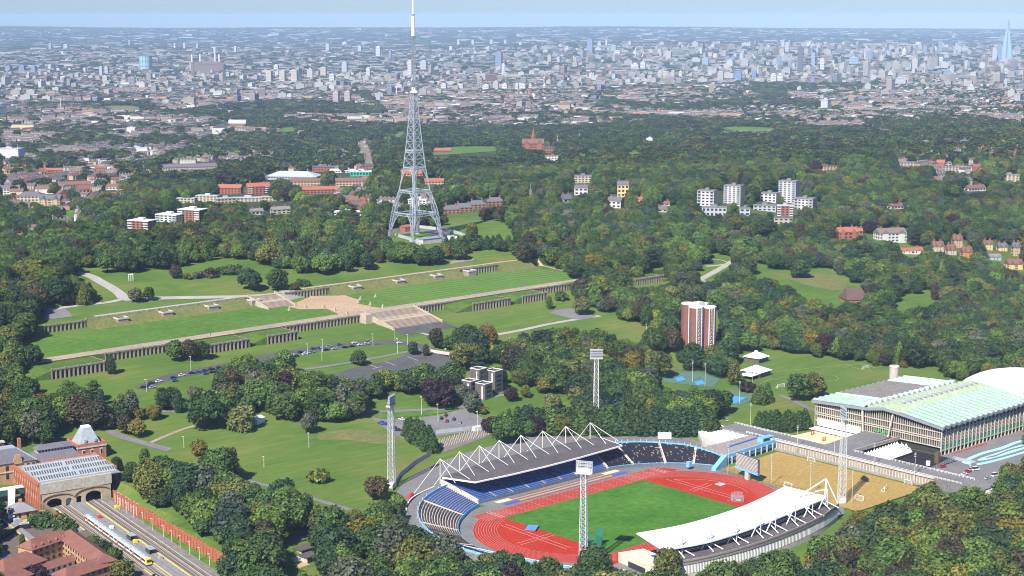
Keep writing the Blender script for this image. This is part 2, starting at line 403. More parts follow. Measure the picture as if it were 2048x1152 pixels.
def crown_mesh(name, lobes, n, size, seed, flat=0.0, core=.68, droop=0.0):
    """many leaf-clump faces spread over the surface of uneven lobes, round a coarse dark-free core of the same leaves"""
    r = np.random.RandomState(seed); L = np.array(lobes, float)
    area = (L[:, 3] * L[:, 4] + L[:, 4] * L[:, 5] + L[:, 3] * L[:, 5]); cnt = (n * area / area.sum()).astype(int) + 4
    V, F, C = [], [], []; k0 = 0
    for li in range(len(L)):
        m = cnt[li]; d = r.normal(size=(m, 3)); d /= np.linalg.norm(d, axis=1)[:, None]
        rad = r.uniform(.78, 1.18, m)[:, None]
        p = L[li, :3] + d * L[li, 3:6] * rad
        ok = np.ones(m, bool)
        for lj in range(len(L)):
            if lj != li: ok &= (((p - L[lj, :3]) / L[lj, 3:6]) ** 2).sum(1) > .62
        p, d = p[ok], d[ok]; m = len(p)
        if not m: continue
        nn = d / L[li, 3:6]; nn /= np.linalg.norm(nn, axis=1)[:, None]
        nn = nn + r.normal(size=(m, 3)) * .45 + np.array((0, 0, .12)); nn /= np.linalg.norm(nn, axis=1)[:, None]
        if flat: nn[:, 2] += flat; nn /= np.linalg.norm(nn, axis=1)[:, None]
        a = np.cross(nn, r.normal(size=(m, 3))); a /= np.linalg.norm(a, axis=1)[:, None]; b = np.cross(nn, a)
        s = size * r.uniform(.55, 1.3, m)[:, None]; w = s * r.uniform(.55, .95, m)[:, None]
        q = np.stack([p - a * s - b * w * .4, p + a * s * .2 - b * w, p + a * s + b * w * .3, p - a * s * .3 + b * w], 1)
        if droop: q[:, :, 2] -= droop * np.abs(r.normal(size=(m, 1)))
        V.append(q.reshape(-1, 3)); F.append(np.arange(k0, k0 + 4 * m).reshape(-1, 4)); k0 += 4 * m
        lob = r.uniform(.78, 1.22); cc = lob * r.uniform(.62, 1.45, m); hue = r.normal(0, .06, m)
        C.append(np.c_[cc * (1 + hue), cc, cc * (1 - hue), np.ones(m)])
    V = np.concatenate(V); F = np.concatenate(F); C = np.concatenate(C)
    # core ellipsoids (octahedra cut once), leaf coloured
    ico = np.array([(0, 0, 1), (0, 0, -1), (1, 0, 0), (-1, 0, 0), (0, 1, 0), (0, -1, 0), (.7, .7, 0), (-.7, .7, 0), (.7, -.7, 0), (-.7, -.7, 0), (.7, 0, .7), (-.7, 0, .7), (0, .7, .7), (0, -.7, .7)])
    tri = [(0, 10, 12), (0, 12, 11), (0, 11, 13), (0, 13, 10), (10, 2, 6), (10, 6, 12), (12, 6, 4), (12, 4, 7), (12, 7, 11), (11, 7, 3), (11, 3, 9), (11, 9, 13), (13, 9, 5), (13, 5, 8), (13, 8, 10), (10, 8, 2),
           (1, 6, 2), (1, 4, 6), (1, 7, 4), (1, 3, 7), (1, 9, 3), (1, 5, 9), (1, 8, 5), (1, 2, 8)]
    vs = V.tolist(); fs = F.tolist(); cs = C.tolist()
    for li in range(len(L)):
        k = len(vs); vs += (L[li, :3] + ico * L[li, 3:6] * core).tolist(); fs += [tuple(k + q for q in t) for t in tri]; cs += [(.8, .8, .8, 1)] * len(tri)
    me = bpy.data.meshes.new(name); me.from_pydata(vs, [], fs)
    at = me.color_attributes.new('leaf', 'FLOAT_COLOR', 'CORNER')
    per = np.repeat(np.array(cs), [len(f) for f in fs], axis=0); at.data.foreach_set('color', per.ravel())
    me.materials.append(leaf_inst); me.update(); return me

def lobes_round(seed, R=5.6, H=6.2, base=2.6, n=20, top=.95):
    r = random.Random(seed); out = [(0, 0, base + H * .62, R * .62, R * .62, H * .60)]
    for i in range(n):
        a = i * 2.399 + r.uniform(-.4, .4); h = ((i + .5) / n) ** .9
        rr = R * .72 * math.sqrt(max(.05, 1 - (h * 1.02 - .28) ** 2 / .62)) * r.uniform(.8, 1.08)
        s = R * r.uniform(.20, .42)
        out.append((rr * math.cos(a), rr * math.sin(a), base + H * (.12 + 1.02 * h * top) + r.uniform(-.5, .5), s, s, s * r.uniform(.75, 1.0)))
    return out
def lobes_oval(seed, R=3.4, H=14, base=2.0, n=26):
    r = random.Random(seed); out = [(0, 0, base + H * .45, R * .55, R * .55, H * .42)]
    for i in range(n):
        h = (i + .5) / n; a = i * 2.399; rr = R * .62 * math.sin(math.pi * min(.98, .12 + .86 * h)) ** .7
        s = R * r.uniform(.32, .5); out.append((rr * math.cos(a), rr * math.sin(a), base + H * h, s, s, s * 1.35))
    return out
def lobes_cone(seed, R=3.2, H=13, base=.4, n=34):
    r = random.Random(seed); out = [(0, 0, base + H * .32, R * .72, R * .72, H * .34), (0, 0, base + H * .66, R * .4, R * .4, H * .3)]
    for i in range(n):
        h = (i + .5) / n; a = i * 2.399; rr = R * .78 * (1 - h) ** .75
        s = R * (.42 - .24 * h) * r.uniform(.85, 1.2); out.append((rr * math.cos(a), rr * math.sin(a), base + H * h * .98, s, s, s * 1.7))
    return out
def lobes_layer(seed, R=6.5, H=13, base=4, n=11, thin=.16):
    r = random.Random(seed); out = []
    for i in range(n):
        h = i / (n - 1); a = i * 2.399; rr = R * .5 * (1 - .55 * h) * r.uniform(.6, 1.1); s = R * (.62 - .3 * h) * r.uniform(.8, 1.1)
        out.append((rr * math.cos(a), rr * math.sin(a), base + (H - base) * h, s, s, max(.7, s * thin * 1.6)))
    return out
PROTO = {}
for k in range(6):
    PROTO['round%d' % k] = crown_mesh('crown', lobes_round(20 + k, R=5.6 + .5 * math.sin(k * 2.1), H=5.4 + 1.3 * (k % 3), n=24 + 5 * (k % 3)), 3000, .50, 100 + k)
PROTO['oval0'] = crown_mesh('crown', lobes_oval(3), 2300, .50, 120); PROTO['oval1'] = crown_mesh('crown', lobes_oval(5, 4.4, 12, 2.5), 2600, .5, 121)
PROTO['cone0'] = crown_mesh('crown', lobes_cone(3), 2600, .45, 130); PROTO['cone1'] = crown_mesh('crown', lobes_cone(8, 3.6, 11), 2600, .45, 131)
PROTO['layer0'] = crown_mesh('crown', lobes_layer(4), 2300, .50, 140, flat=.8); PROTO['pine0'] = crown_mesh('crown', lobes_layer(9, 6, 16, 10.5, 9, .3), 2000, .5, 141, flat=.4)
PROTO['willow0'] = crown_mesh('crown', lobes_round(77, 5.0, 6.6, .6, 24, .85), 3000, .5, 150, droop=.9)
PROTO['bush0'] = crown_mesh('crown', lobes_round(55, 2.6, 2.4, -.1, 9), 900, .34, 160); PROTO['bush1'] = crown_mesh('crown', lobes_round(56, 3.0, 1.7, -.2, 10), 900, .34, 161)
PKEYS = list(PROTO.keys())
PH = {k: max(v.co.z for v in me.vertices) for k, me in PROTO.items()}
PR_ = {k: float(np.percentile([abs(v.co.x) for v in me.vertices], 97)) for k, me in PROTO.items()}
# coarse crowns for the woods beyond the park
for k in range(4): PROTO['far%d' % k] = crown_mesh('crown', lobes_round(40 + k, 5.4, 5.0 + k % 2, 1.2, 10), 420, .95, 170 + k, core=.86)
FARK = ['far%d' % k for k in range(4)]
for k in FARK: PH[k] = max(v.co.z for v in PROTO[k].vertices); PR_[k] = 5.4
proto_col = bpy.data.collections.new('crown_shapes')
ALLK = sorted(PROTO.keys())
for q, k in enumerate(ALLK):
    o = bpy.data.objects.new('%02d_%s' % (q, k), PROTO[k]); proto_col.objects.link(o)

TONES = {'dark': (.050, .088, .024), 'mid': (.078, .130, .030), 'deep': (.038, .074, .030), 'fresh': (.110, .175, .032), 'olive': (.120, .132, .032),
         'gold': (.165, .145, .024), 'amber': (.165, .100, .028), 'copper': (.042, .022, .026), 'russet': (.085, .066, .034), 'grey': (.098, .112, .070), 'lime': (.135, .165, .028),
         'blue': (.040, .072, .052), 'yellow': (.42, .34, .03), 'willow': (.150, .165, .055), 'bronze': (.058, .052, .026)}
WORD = {'dark': 'dark green', 'mid': 'mid green', 'deep': 'deep green', 'fresh': 'fresh green', 'olive': 'olive green', 'gold': 'golden yellow', 'amber': 'orange', 'copper': 'purple leaved',
        'russet': 'reddish brown', 'grey': 'grey green', 'lime': 'yellowish lime', 'blue': 'bluish green', 'yellow': 'bright yellow', 'willow': 'pale yellow green', 'bronze': 'bronze green'}
def trunk_mesh(h, r0, n=6, limbs=3, seed=0):
    r = random.Random(seed); b = MB(); b.bar((0, 0, -.4), (0, 0, h), r0 * 2, r0 * 1.1, n)
    for i in range(limbs):
        a = i * 2.1 + r.uniform(0, .5); z = h * r.uniform(.62, .8); q = h * .42
        b.bar((0, 0, z), (q * math.cos(a), q * math.sin(a), z + q * 1.1), r0, r0 * .35, 5)
    b.use(bark); b.ms = [bark]; b.mi = [0] * len(b.f)
    return b.mesh('trunk')
TRUNK = {'round': trunk_mesh(5.5, .42), 'oval': trunk_mesh(8, .40), 'cone': trunk_mesh(6, .3, limbs=0), 'layer': trunk_mesh(11, .5), 'pine': trunk_mesh(13, .45, limbs=3), 'willow': trunk_mesh(5, .45), 'bush': trunk_mesh(1.6, .12)}
NAME = {'round': 'broadleaf_tree', 'oval': 'tall_tree', 'cone': 'conifer', 'layer': 'cedar_tree', 'pine': 'pine_tree', 'willow': 'willow_tree', 'bush': 'bush'}
def tone(t, r, j=.13):
    c = TONES[t]; k = 1 + r.uniform(-j, j); h = r.uniform(-.06, .06)
    return (c[0] * k * (1 + h), c[1] * k, c[2] * k * (1 - h), 1)
N_TREES = [0]
def tree(kind, loc, height, tn, label, cat=None, group=None, r=rnd, wide=1.0):
    fam = kind.rstrip('0123456789'); s = height / PH[kind]
    e = empty(NAME[fam], label, cat or ('bush' if fam == 'bush' else 'tree'), loc, r.uniform(0, 6.28), group); e.scale = (s * wide, s * wide, s)
    t = bpy.data.objects.new('trunk', TRUNK[fam]); COL.objects.link(t); t.parent = e
    c = bpy.data.objects.new('crown', PROTO[kind]); COL.objects.link(c); c.parent = e
    c.material_slots[0].link = 'OBJECT'; c.material_slots[0].material = leaf_obj
    c.color = tone(tn, r); N_TREES[0] += 1
    return e
# ---------------------------------------------------------------- one object of many alike pieces (woods, far streets): points that carry size, turn and colour
def instancer(o, coll):
    g = bpy.data.node_groups.new('many_' + o.name, 'GeometryNodeTree')
    g.interface.new_socket('Geometry', in_out='INPUT', socket_type='NodeSocketGeometry'); g.interface.new_socket('Geometry', in_out='OUTPUT', socket_type='NodeSocketGeometry')
    n = g.nodes; l = g.links
    i = n.new('NodeGroupInput'); out = n.new('NodeGroupOutput'); ip = n.new('GeometryNodeInstanceOnPoints'); ci = n.new('GeometryNodeCollectionInfo')
    ci.inputs['Collection'].default_value = coll; ci.inputs['Separate Children'].default_value = True; ci.inputs['Reset Children'].default_value = True
    def attr(nm, ty):
        a = n.new('GeometryNodeInputNamedAttribute'); a.data_type = ty; a.inputs['Name'].default_value = nm; return a.outputs['Attribute']
    l.new(i.outputs[0], ip.inputs['Points']); l.new(ci.outputs[0], ip.inputs['Instance']); ip.inputs['Pick Instance'].default_value = True
    l.new(attr('pi', 'INT'), ip.inputs['Instance Index']); l.new(attr('sc', 'FLOAT_VECTOR'), ip.inputs['Scale'])
    er = n.new('FunctionNodeEulerToRotation'); l.new(attr('rz', 'FLOAT_VECTOR'), er.inputs[0]); l.new(er.outputs[0], ip.inputs['Rotation'])
    l.new(ip.outputs[0], out.inputs[0])
    m = o.modifiers.new('many', 'NODES'); m.node_group = g
# ---------------------------------------------------------------- the air: one closed box of even, thin haze
hb = MB()
A_ = lambda u, v: (CY * u + SY * v, -SY * u + CY * v)
hb.prism([A_(-16000, -600), A_(16000, -600), A_(16000, 33500), A_(-16000, 33500)], -330, 300)
hm = bpy.data.materials.new('haze'); hm.use_nodes = True; hn = hm.node_tree.nodes
hn.remove(hn['Principled BSDF']); pv = hn.new('ShaderNodeVolumePrincipled')
pv.inputs['Color'].default_value = (.52, .73, 1.0, 1); pv.inputs['Density'].default_value = 3.2e-5; pv.inputs['Anisotropy'].default_value = -0.3
hm.node_tree.links.new(pv.outputs['Volume'], hn['Material Output'].inputs['Volume'])
haze = hb.build('haze', mat=hm); haze['kind'] = 'stuff'
# ---------------------------------------------------------------- athletics stadium
track_red = M('track_red', (.36, .030, .014), .85, col2=(.43, .042, .020), scale=.05, scale2=.6, spec=.04)
track_dark = M('track_red_worn', (.36, .05, .035), .9, col2=(.46, .065, .04), scale=.09, scale2=.7)
pitch_green = M('pitch_grass', (.040, .135, .012), .95, col2=(.085, .20, .026), scale=.03, scale2=.3, spec=.1)
runway_green = M('runway_green', (.20, .36, .29), .85)
mat_blue = M('landing_mat_blue', (.07, .10, .42), .7); sand_m = M('pit_sand', (.66, .56, .36), .95)
seat_blue = M('seat_blue', (.020, .105, .40), .5, var=.25, scale=1.2); seat_black = M('seat_black', (.026, .024, .034), .55, var=.3, scale=1.0); seat_brown = M('seat_brown', (.075, .055, .05), .6, var=.3, scale=.8)
paint_blue = M('pale_blue_paint', (.19, .47, .72), .55, var=.08, scale=.3, scale2=1.5); paint_mid = M('mid_blue_paint', (.07, .20, .50), .5)
conc_pale = M('pale_concrete', (.52, .48, .42), .9, scale=.3, scale2=1.5); conc_step = M('terrace_concrete', (.30, .26, .235), .9, scale=.4, scale2=1.2)
roof_felt = M('roof_felt', (.085, .075, .078), .95, col2=(.125, .11, .11), scale=.12, scale2=.7)
white_roof = M('white_membrane', (.86, .86, .85), .5, var=.03, scale=.15)
steel_white = M('white_steel', (.76, .75, .71), .5, var=.06); steel_grey = M('grey_steel', (.36, .38, .40), .5, var=.1); cream_steel = M('cream_steel', (.62, .57, .45), .6)
glass_dark = M('dark_glass', (.03, .035, .045), .15, spec=.6); clad_grey = M('grey_cladding', (.44, .45, .46), .6, var=.1, stretch=(1, 1, .1))
mast_dk = M('board_grey', (.11, .115, .125), .6)
mast_shaded = M('shaded_white_steel', (.50, .52, .55), .45, var=.06)  # white stand masts, their shaded side put into a greyer colour
net_green = M('green_netting', (.03, .20, .15), .7)
C0 = 565.8; SL, SR = 555.0, 640.0
def track_outline(r, s0=None, s1=None, n=40):
    p = [(SL + r * math.cos(a), C0 + r * math.sin(a)) for a in np.linspace(math.pi / 2, 1.5 * math.pi, n)]
    p += [(SR + r * math.cos(a), C0 + r * math.sin(a)) for a in np.linspace(-math.pi / 2, math.pi / 2, n)]
    return p
flat = lambda z: (lambda S, T: np.zeros(np.shape(S)) + z)
ap = [(548, 631), (645, 631)] + [(SR + 66 * math.cos(a), C0 + 66 * math.sin(a)) for a in np.linspace(1.45, -1.0, 24)] + [(690, 500), (678, 490), (545, 488), (520, 505), (506, 522)] + [(SL + 61 * math.cos(a), C0 + 61 * math.sin(a)) for a in np.linspace(1.25 * math.pi, .53 * math.pi, 20)]
plaza = [(512, 652), (520, 668), (545, 690), (570, 703), (600, 711), (650, 716), (705, 716), (722, 690), (735, 655), (722, 615), (700, 612), (690, 640), (668, 656), (600, 660), (545, 655), (532, 655)]
sheet('plaza', smooth_poly(plaza, 3), asphalt, .10, 6)
sheet('apron', ap, asphalt, .02, 30, zf=flat(0))
tr = track_outline(51.0)
sheet('running_track', tr, track_red, .05, 40, zf=flat(0))
sheet('running_track', [(531.5, 604.6), (556, 604.6), (556, 617.0), (531.5, 617.0)], track_red, .062, 40, zf=flat(0)); sheet('running_track', [(640, 604.6), (677, 604.6), (671, 617.0), (640, 617.0)], track_red, .062, 40, zf=flat(0))
sheet('running_track', [(522, 515), (556, 515), (556, 527), (522, 527)], track_red, .062, 40, zf=flat(0))
sheet('infield', [(542.6, 527.4), (646.2, 527.4), (646.4, 604.0), (542.2, 604.0)], pitch_green, .08, 40, zf=flat(0))
lb = MB()
def line_path(pts, w, z):
    for (a, b), (c, d) in zip(pts[:-1], pts[1:]):
        L = math.hypot(c - a, d - b)
        if L < 1e-6: continue
        nx, ny = -(d - b) / L * w / 2, (c - a) / L * w / 2
        lb.face((a - nx, b - ny, z), (c - nx, d - ny, z), (c + nx, d + ny, z), (a + nx, b + ny, z))
for k in range(10):
    r = 38.8 + k * 1.33; o = track_outline(r, n=36); line_path(o + [o[0]], .10, .078)
    if k: line_path([(532, C0 + r), (556, C0 + r)], .11, .079); line_path([(640, C0 + r), (671, C0 + r)], .11, .079)
for s in np.arange(560, 672, 11.0): line_path([(s, 604.7), (s, 617)], .14, .0795)
for s in (541.5, 543.5, 666.0, 668.0): line_path([(s, 604.7), (s, 617)], .35, .0796)
for a, b in (((519, 566), (543, 566)), ((519, 569), (543, 569)), ((531, 546), (532.6, 596)), ((534, 546), (535.6, 596)), ((650, 546), (664, 546)), ((650, 570), (668, 572)), ((650, 573), (668, 575)), ((656, 547), (657, 596)), ((659.5, 549), (660.5, 594))): line_path([a, b], .22, .0797)
for sx, sy, r, a0, a1 in ((540.5, 529, 9.0, 3.2, 4.4), (SR + 6, C0, 30, -.6, 1.1)): line_path([(sx + r * math.cos(a), sy + r * math.sin(a)) for a in np.linspace(a0, a1, 14)], .22, .0798)
tl = lb.build('track_lines', mat=white_line); tl['kind'] = 'structure'
for t0, t1, mt in ((619.0, 620.8, track_dark), (620.8, 622.8, runway_green), (622.8, 624.4, track_dark), (624.4, 626.0, runway_green), (626.0, 627.2, track_dark)):
    sheet('jump_runway', [(566, t0), (643, t0), (643, t1), (566, t1)], mt, .055, 60, zf=flat(0))
for a, b, c, d, mt in ((557, 624.6, 567, 628.6, sand_m), (558, 619.3, 569, 622.6, mat_blue), (638, 625.0, 650, 628.8, sand_m), (640, 619.5, 651, 622.8, mat_blue)):
    sheet('landing_pit' if mt is sand_m else 'landing_mat_cover', [(a, b), (c, b), (c, d), (a, d)], mt, .075, 60, zf=flat(0))
# field equipment
b = MB(); b.box(-4, -2.6, 0, 4, 2.6, .9); jb = empty('landing_bed', 'blue high jump landing bed with red sides on the red end zone', 'landing bed', (539.5, 580, .06), .6)
b.build('bed', jb, track_red); b = MB(); b.box(-4.05, -2.65, .9, 4.05, 2.65, 1.15); b.build('cover', jb, M('bed_blue', (.09, .28, .66), .6))
def cage(name, label, x, y, mat, h, r, a0, tall=True):
    c = empty(name, label, 'throwing cage', (x, y, .06), a0)
    for k in range(9):
        a = -2.2 + k * .55; px_, py_ = r * math.cos(a), r * math.sin(a); p = MB(); p.bar((px_, py_, 0), (px_, py_, h), .16); p.build('post', c, mat)
        if k < 8:
            a2 = a + .55; nt = MB()
            for q in range(9): nt.bar((px_ + (r * math.cos(a2) - px_) * q / 8, py_ + (r * math.sin(a2) - py_) * q / 8, 0), (px_ + (r * math.cos(a2) - px_) * q / 8, py_ + (r * math.sin(a2) - py_) * q / 8, h * .97), .05)
            for q in range(9): nt.bar((px_, py_, h * q / 8.3 + .1), (r * math.cos(a2), r * math.sin(a2), h * q / 8.3 + .1), .05)
            nt.build('net', c, mat)
    if tall:
        for k in (-1, 1): g = MB(); g.box(r + .5, k * 3.6 - 1.5, 0, r + .7, k * 3.6 + 1.5, h * 1.35); g.build('gate', c, mat)
    g = MB(); g.cyl(0, 0, 0, .04, 1.6, n=16); g.build('throwing_circle', c, conc_pale); return c
cage('throwing_cage', 'green netted throwing cage on the red end nearest the camera', 541, 538, net_green, 6.5, 4.2, .9); cage('throwing_cage', 'grey netted throwing cage on the far red end of the track', 656, 543, steel_grey, 3.6, 4.0, 2.4, False)
b = MB(); b.box(-2.2, -2.2, 0, 2.2, 2.2, .25); o = b.build('concrete_pad', mat=conc_pale); o.location = (671.5, 569, .07); tag(o, 'pale square throwing pad on the red end under the scoreboard', 'pad')

# stepped stands ---------------------------------------------------
def polar(c, prof, n=None):
    A = [p[0] for p in prof]; aa = np.linspace(A[0], A[-1], n or 24)
    ri = np.interp(aa, sorted(A), [p[1] for p in sorted(prof)]); ro = np.interp(aa, sorted(A), [p[2] for p in sorted(prof)])
    return [((c[0] + r * math.cos(math.radians(a)), c[1] + r * math.sin(math.radians(a))), (c[0] + q * math.cos(math.radians(a)), c[1] + q * math.sin(math.radians(a)))) for a, r, q in zip(aa, ri, ro)]
def stand_steps(parent, cols, z0, z1f, rows, mat):
    """stepped concrete between the inner and outer edge of the columns; z1f(k) is the top height of a column"""
    b = MB()
    for (i0, o0), (i1, o1), k in zip(cols[:-1], cols[1:], range(len(cols) - 1)):
        za, zb = z1f(k), z1f(k + 1)
        for r in range(rows):
            f0, f1 = r / rows, (r + 1) / rows; L = lambda p, q, f: (p[0] + (q[0] - p[0]) * f, p[1] + (q[1] - p[1]) * f)
            a, b_, c, d = L(i0, o0, f0), L(i1, o1, f0), L(i1, o1, f1), L(i0, o0, f1)
            h = z0 + (max(za, zb) - z0) * f1; b.prism([a, b_, c, d], z0 - 1.6, h)
    return b.build('terrace', parent, mat)
def seat_rows(parent, cols, z0, z1f, rows, mat, f0=.0, name='seat_block', gaps=0.0, inset=0.0, pale=None, h=.42, depth=.55):
    b = MB(); r_ = random.Random(len(cols) * 7 + rows)
    for r in range(rows):
        fa, fb = (r + .12) / rows, (r + .12 + depth) / rows; z_f = (r + 1) / rows
        for k in range(len(cols) - 1):
            (i0, o0), (i1, o1) = cols[k], cols[k + 1]; zt = z0 + (max(z1f(k), z1f(k + 1)) - z0) * z_f
            sub = 4 if gaps else 1
            for q in range(sub):
                if gaps and r_.random() < gaps: continue
                g0, g1 = q / sub, (q + 1) / sub
                if inset and k == 0 and q == 0: g0 += inset
                mixp = lambda p, q_, g: (p[0] + (q_[0] - p[0]) * g, p[1] + (q_[1] - p[1]) * g)
                I0, I1, O0, O1 = mixp(i0, i1, g0), mixp(i0, i1, g1), mixp(o0, o1, g0), mixp(o0, o1, g1)
                L = lambda p, q_, f: (p[0] + (q_[0] - p[0]) * f, p[1] + (q_[1] - p[1]) * f)
                b.prism([L(I0, O0, fa), L(I1, O1, fa), L(I1, O1, fb), L(I0, O0, fb)], zt + .02, zt + h)
    return b.build(name, parent, mat)
def edge_wall(parent, name, pts, z0, z1, w, mat):
    b = MB()
    for k in range(len(pts) - 1):
        (a, c), (d, e) = pts[k], pts[k + 1]; L = math.hypot(d - a, e - c); nx, ny = -(e - c) / L * w, (d - a) / L * w
        za, zb = (z1[k], z1[k + 1]) if hasattr(z1, '__len__') else (z1, z1)
        b.hexa([(a, c, z0), (d, e, z0), (d + nx, e + ny, z0), (a + nx, c + ny, z0)], [(a, c, za), (d, e, zb), (d + nx, e + ny, zb), (a + nx, c + ny, za)])
    return b.build(name, parent, mat)
Z1c = lambda z: (lambda k: z)
# covered stand along the far straight
ws = empty('grandstand', 'stand with black felt roof hung from white masts, blue seats inside', 'grandstand', (0, 0, 0))
wcols = []
for s in np.linspace(548.5, 645, 9):
    d = (s - 597) / 48.; wcols.append(((s - 0.0, 630.6 + .3 * d * d), (597 + (s - 597) * 1.13, 654.0 + 2.5 * (1 - d * d))))
for k in range(8):
    (a, b_), (c, d) = wcols[k], wcols[k + 1]
    m = lambda p, q, f: (p[0] + (q[0] - p[0]) * f, p[1] + (q[1] - p[1]) * f)
    cols = [(m(a, c, f), m(b_, d, f)) for f in (.06, .36, .66, .96)]
    seat_rows(ws, cols, 1.5, Z1c(9.0), 18, seat_blue)
stand_steps(ws, wcols, 1.5, Z1c(9.0), 18, conc_step)
for k in range(9):
    (a, b_) = wcols[k]; p = MB(); p.hexa([(a[0] - .5, a[1], 1.4), (a[0] + .5, a[1], 1.4), (b_[0] + .6, b_[1], 8.4), (b_[0] - .6, b_[1], 8.4)], [(a[0] - .5, a[1], 2.1), (a[0] + .5, a[1], 2.1), (b_[0] + .6, b_[1], 9.45), (b_[0] - .6, b_[1], 9.45)]); p.build('aisle', ws, conc_step)
edge_wall(ws, 'front_wall', [c[0] for c in wcols], -.2, 1.9, .35, paint_blue); edge_wall(ws, 'rear_wall', [(c[1][0], c[1][1] + .1) for c in wcols], 6, 11.0, .4, conc_pale)
for k in (0, 8):
    (a, b_) = wcols[k]; p = MB(); sgn = -1 if k == 0 else 1; p.hexa([(a[0], a[1], -.2), (a[0] + sgn * .9, a[1], -.2), (b_[0] + sgn * .9, b_[1], -.2), (b_[0], b_[1], -.2)][::sgn], [(a[0], a[1], 2.6), (a[0] + sgn * .9, a[1], 2.6), (b_[0] + sgn * .9, b_[1], 10), (b_[0], b_[1], 10)][::sgn]); p.build('end_wall', ws, conc_pale)
mast_xy = [(541, 654), (558, 658), (574.5, 660.5), (590.5, 662), (607, 662), (623, 661), (640, 659.5), (657, 656.5)]
rp_f = [(548, 633.5), (572, 631.6), (598, 630.8), (624, 631.4), (660, 633.5)]; rp_b = [(663.5, 655), (640, 658), (607, 660.3), (574, 659), (541, 652.2)]
rf = MB(); rf.prism(rp_f + rp_b, 11.3, 11.75); roof = rf.build('roof', ws, roof_felt)
rf = MB()
for (a, c), (d, e) in zip(([rp_b[-1]] + rp_f)[:-1], rp_f): rf.bar((a, c, 11.4), (d, e, 11.4), .75)
rf.bar((*rp_f[-1], 11.4), (*rp_b[0], 11.4), .75)
rf.build('fascia', roof, steel_white)
for k, (x, y) in enumerate(mast_xy):
    m_ = MB(); m_.bar((x, y, 7.5), (x, y, 21.6), .75, .5, 6); mo = m_.build('mast', ws, cream_steel)
    t_ = MB()
    for dx, dy, z in ((-2.5, -15.5, 11.9), (8.0, -15.0, 11.9), (-11.5, 8, 3.2), (6.5, 7.5, 3.2)):
        t_.bar((x, y, 21.4), (x + dx, y + dy, z), .23)
    t_.build('stay', mo, steel_white)
for k in range(1, 8):
    p = MB(); (a, b_) = wcols[k]; p.bar((b_[0], b_[1] - 9, 6), (b_[0], b_[1] - 9, 11.3), .35); p.build('column', ws, steel_white)
# left bend: striped seats
le = empty('terrace_stand', 'open curved stand on the left bend with striped blue and brown seats', 'terrace stand', (0, 0, 0))
prof = [(99, 62.5, 85), (118, 59.5, 82), (140, 58.5, 78), (160, 58.5, 74), (180, 58.5, 70.5), (196, 58.5, 66.5), (208, 58.5, 62)]
lcols = polar((SL, C0), prof, 23); topz = lambda k: 1.4 + (math.dist(*lcols[min(k, 22)])) * .25
stand_steps(le, lcols, 1.4, topz, 15, conc_pale)
for i0, i1, mt in ((0, 4, seat_blue), (4, 9, seat_brown), (9, 14, seat_brown), (14, 22, seat_black)):
    cc = lcols[i0:i1 + 1]; seat_rows(le, cc, 1.4, (lambda k, i0=i0: topz(i0 + k)), 15, mt, inset=.25, h=.45, depth=.42)
for i0 in (4, 9, 14):
    (a, b_) = lcols[i0]; p = MB(); z2 = topz(i0); p.hexa([(a[0] - .3, a[1] - .4, 1.3), (a[0] + .3, a[1] + .4, 1.3), (b_[0] + .3, b_[1] + .4, z2), (b_[0] - .3, b_[1] - .4, z2)], [(a[0] - .3, a[1] - .4, 2.0), (a[0] + .3, a[1] + .4, 2.0), (b_[0] + .3, b_[1] + .4, z2 + .75), (b_[0] - .3, b_[1] - .4, z2 + .75)]); p.build('aisle', le, conc_pale)
edge_wall(le, 'front_wall', [c[0] for c in lcols], -.2, 1.9, .35, paint_blue)
edge_wall(le, 'rear_wall', [c[1] for c in lcols], -1, [topz(k) + 1.1 for k in range(23)], .35, paint_blue)
walk = [(SL + (q + 5.0) * math.cos(math.radians(a)), C0 + (q + 5.0) * math.sin(math.radians(a))) for a, _, q in prof]
outw = smooth_poly([(538, 655), (526, 652), (514, 646.5), (501, 633), (491.5, 613), (487.5, 597), (489, 582), (492, 570), (496, 555), (501, 538), (507, 521), (513, 508)], 4, False)
ob = empty('stadium_wall', 'pale blue boundary wall curving round the left bend of the stadium', 'wall', (0, 0, 0))
edge_wall(ob, 'wall_panel', outw[:21], -.5, [6.6 - .12 * k for k in range(21)], .4, paint_mid); edge_wall(ob, 'wall_panel', outw[20:], -.5, 3.6, .4, paint_blue)
for k in range(0, len(outw) - 1, 1):
    (x, y), (x2, y2) = outw[k], outw[k + 1]; b = MB(); zt = 6.6 - .12 * k if k < 21 else 3.6; L = math.dist((x, y), (x2, y2)); an = math.atan2(y2 - y, x2 - x)
    b.obox((x + x2) / 2, (y + y2) / 2, zt + .01, L, .6, .16, an); b.build('coping', ob, steel_white)
wk = MB()
for k in range(22):
    a = lcols[k][1]; b_ = lcols[k + 1][1]; c = outw[min(k + 1, 30)]; 
    q0 = np.array(a) + (np.array(a) - (SL, C0)) / math.dist(a, (SL, C0)) * 6; q1 = np.array(b_) + (np.array(b_) - (SL, C0)) / math.dist(b_, (SL, C0)) * 6
    wk.prism([a, b_, tuple(q1), tuple(q0)], -.5, max(.3, topz(k) - .4))
wk.build('walkway', le, asphalt)
for k in range(0, 23, 1):
    a = lcols[k][1]; p = MB(); p.bar((a[0] - .3, a[1], topz(k)), (a[0] - .3, a[1], topz(k) + 2.0), .14); p.build('rail_post', le, steel_white)
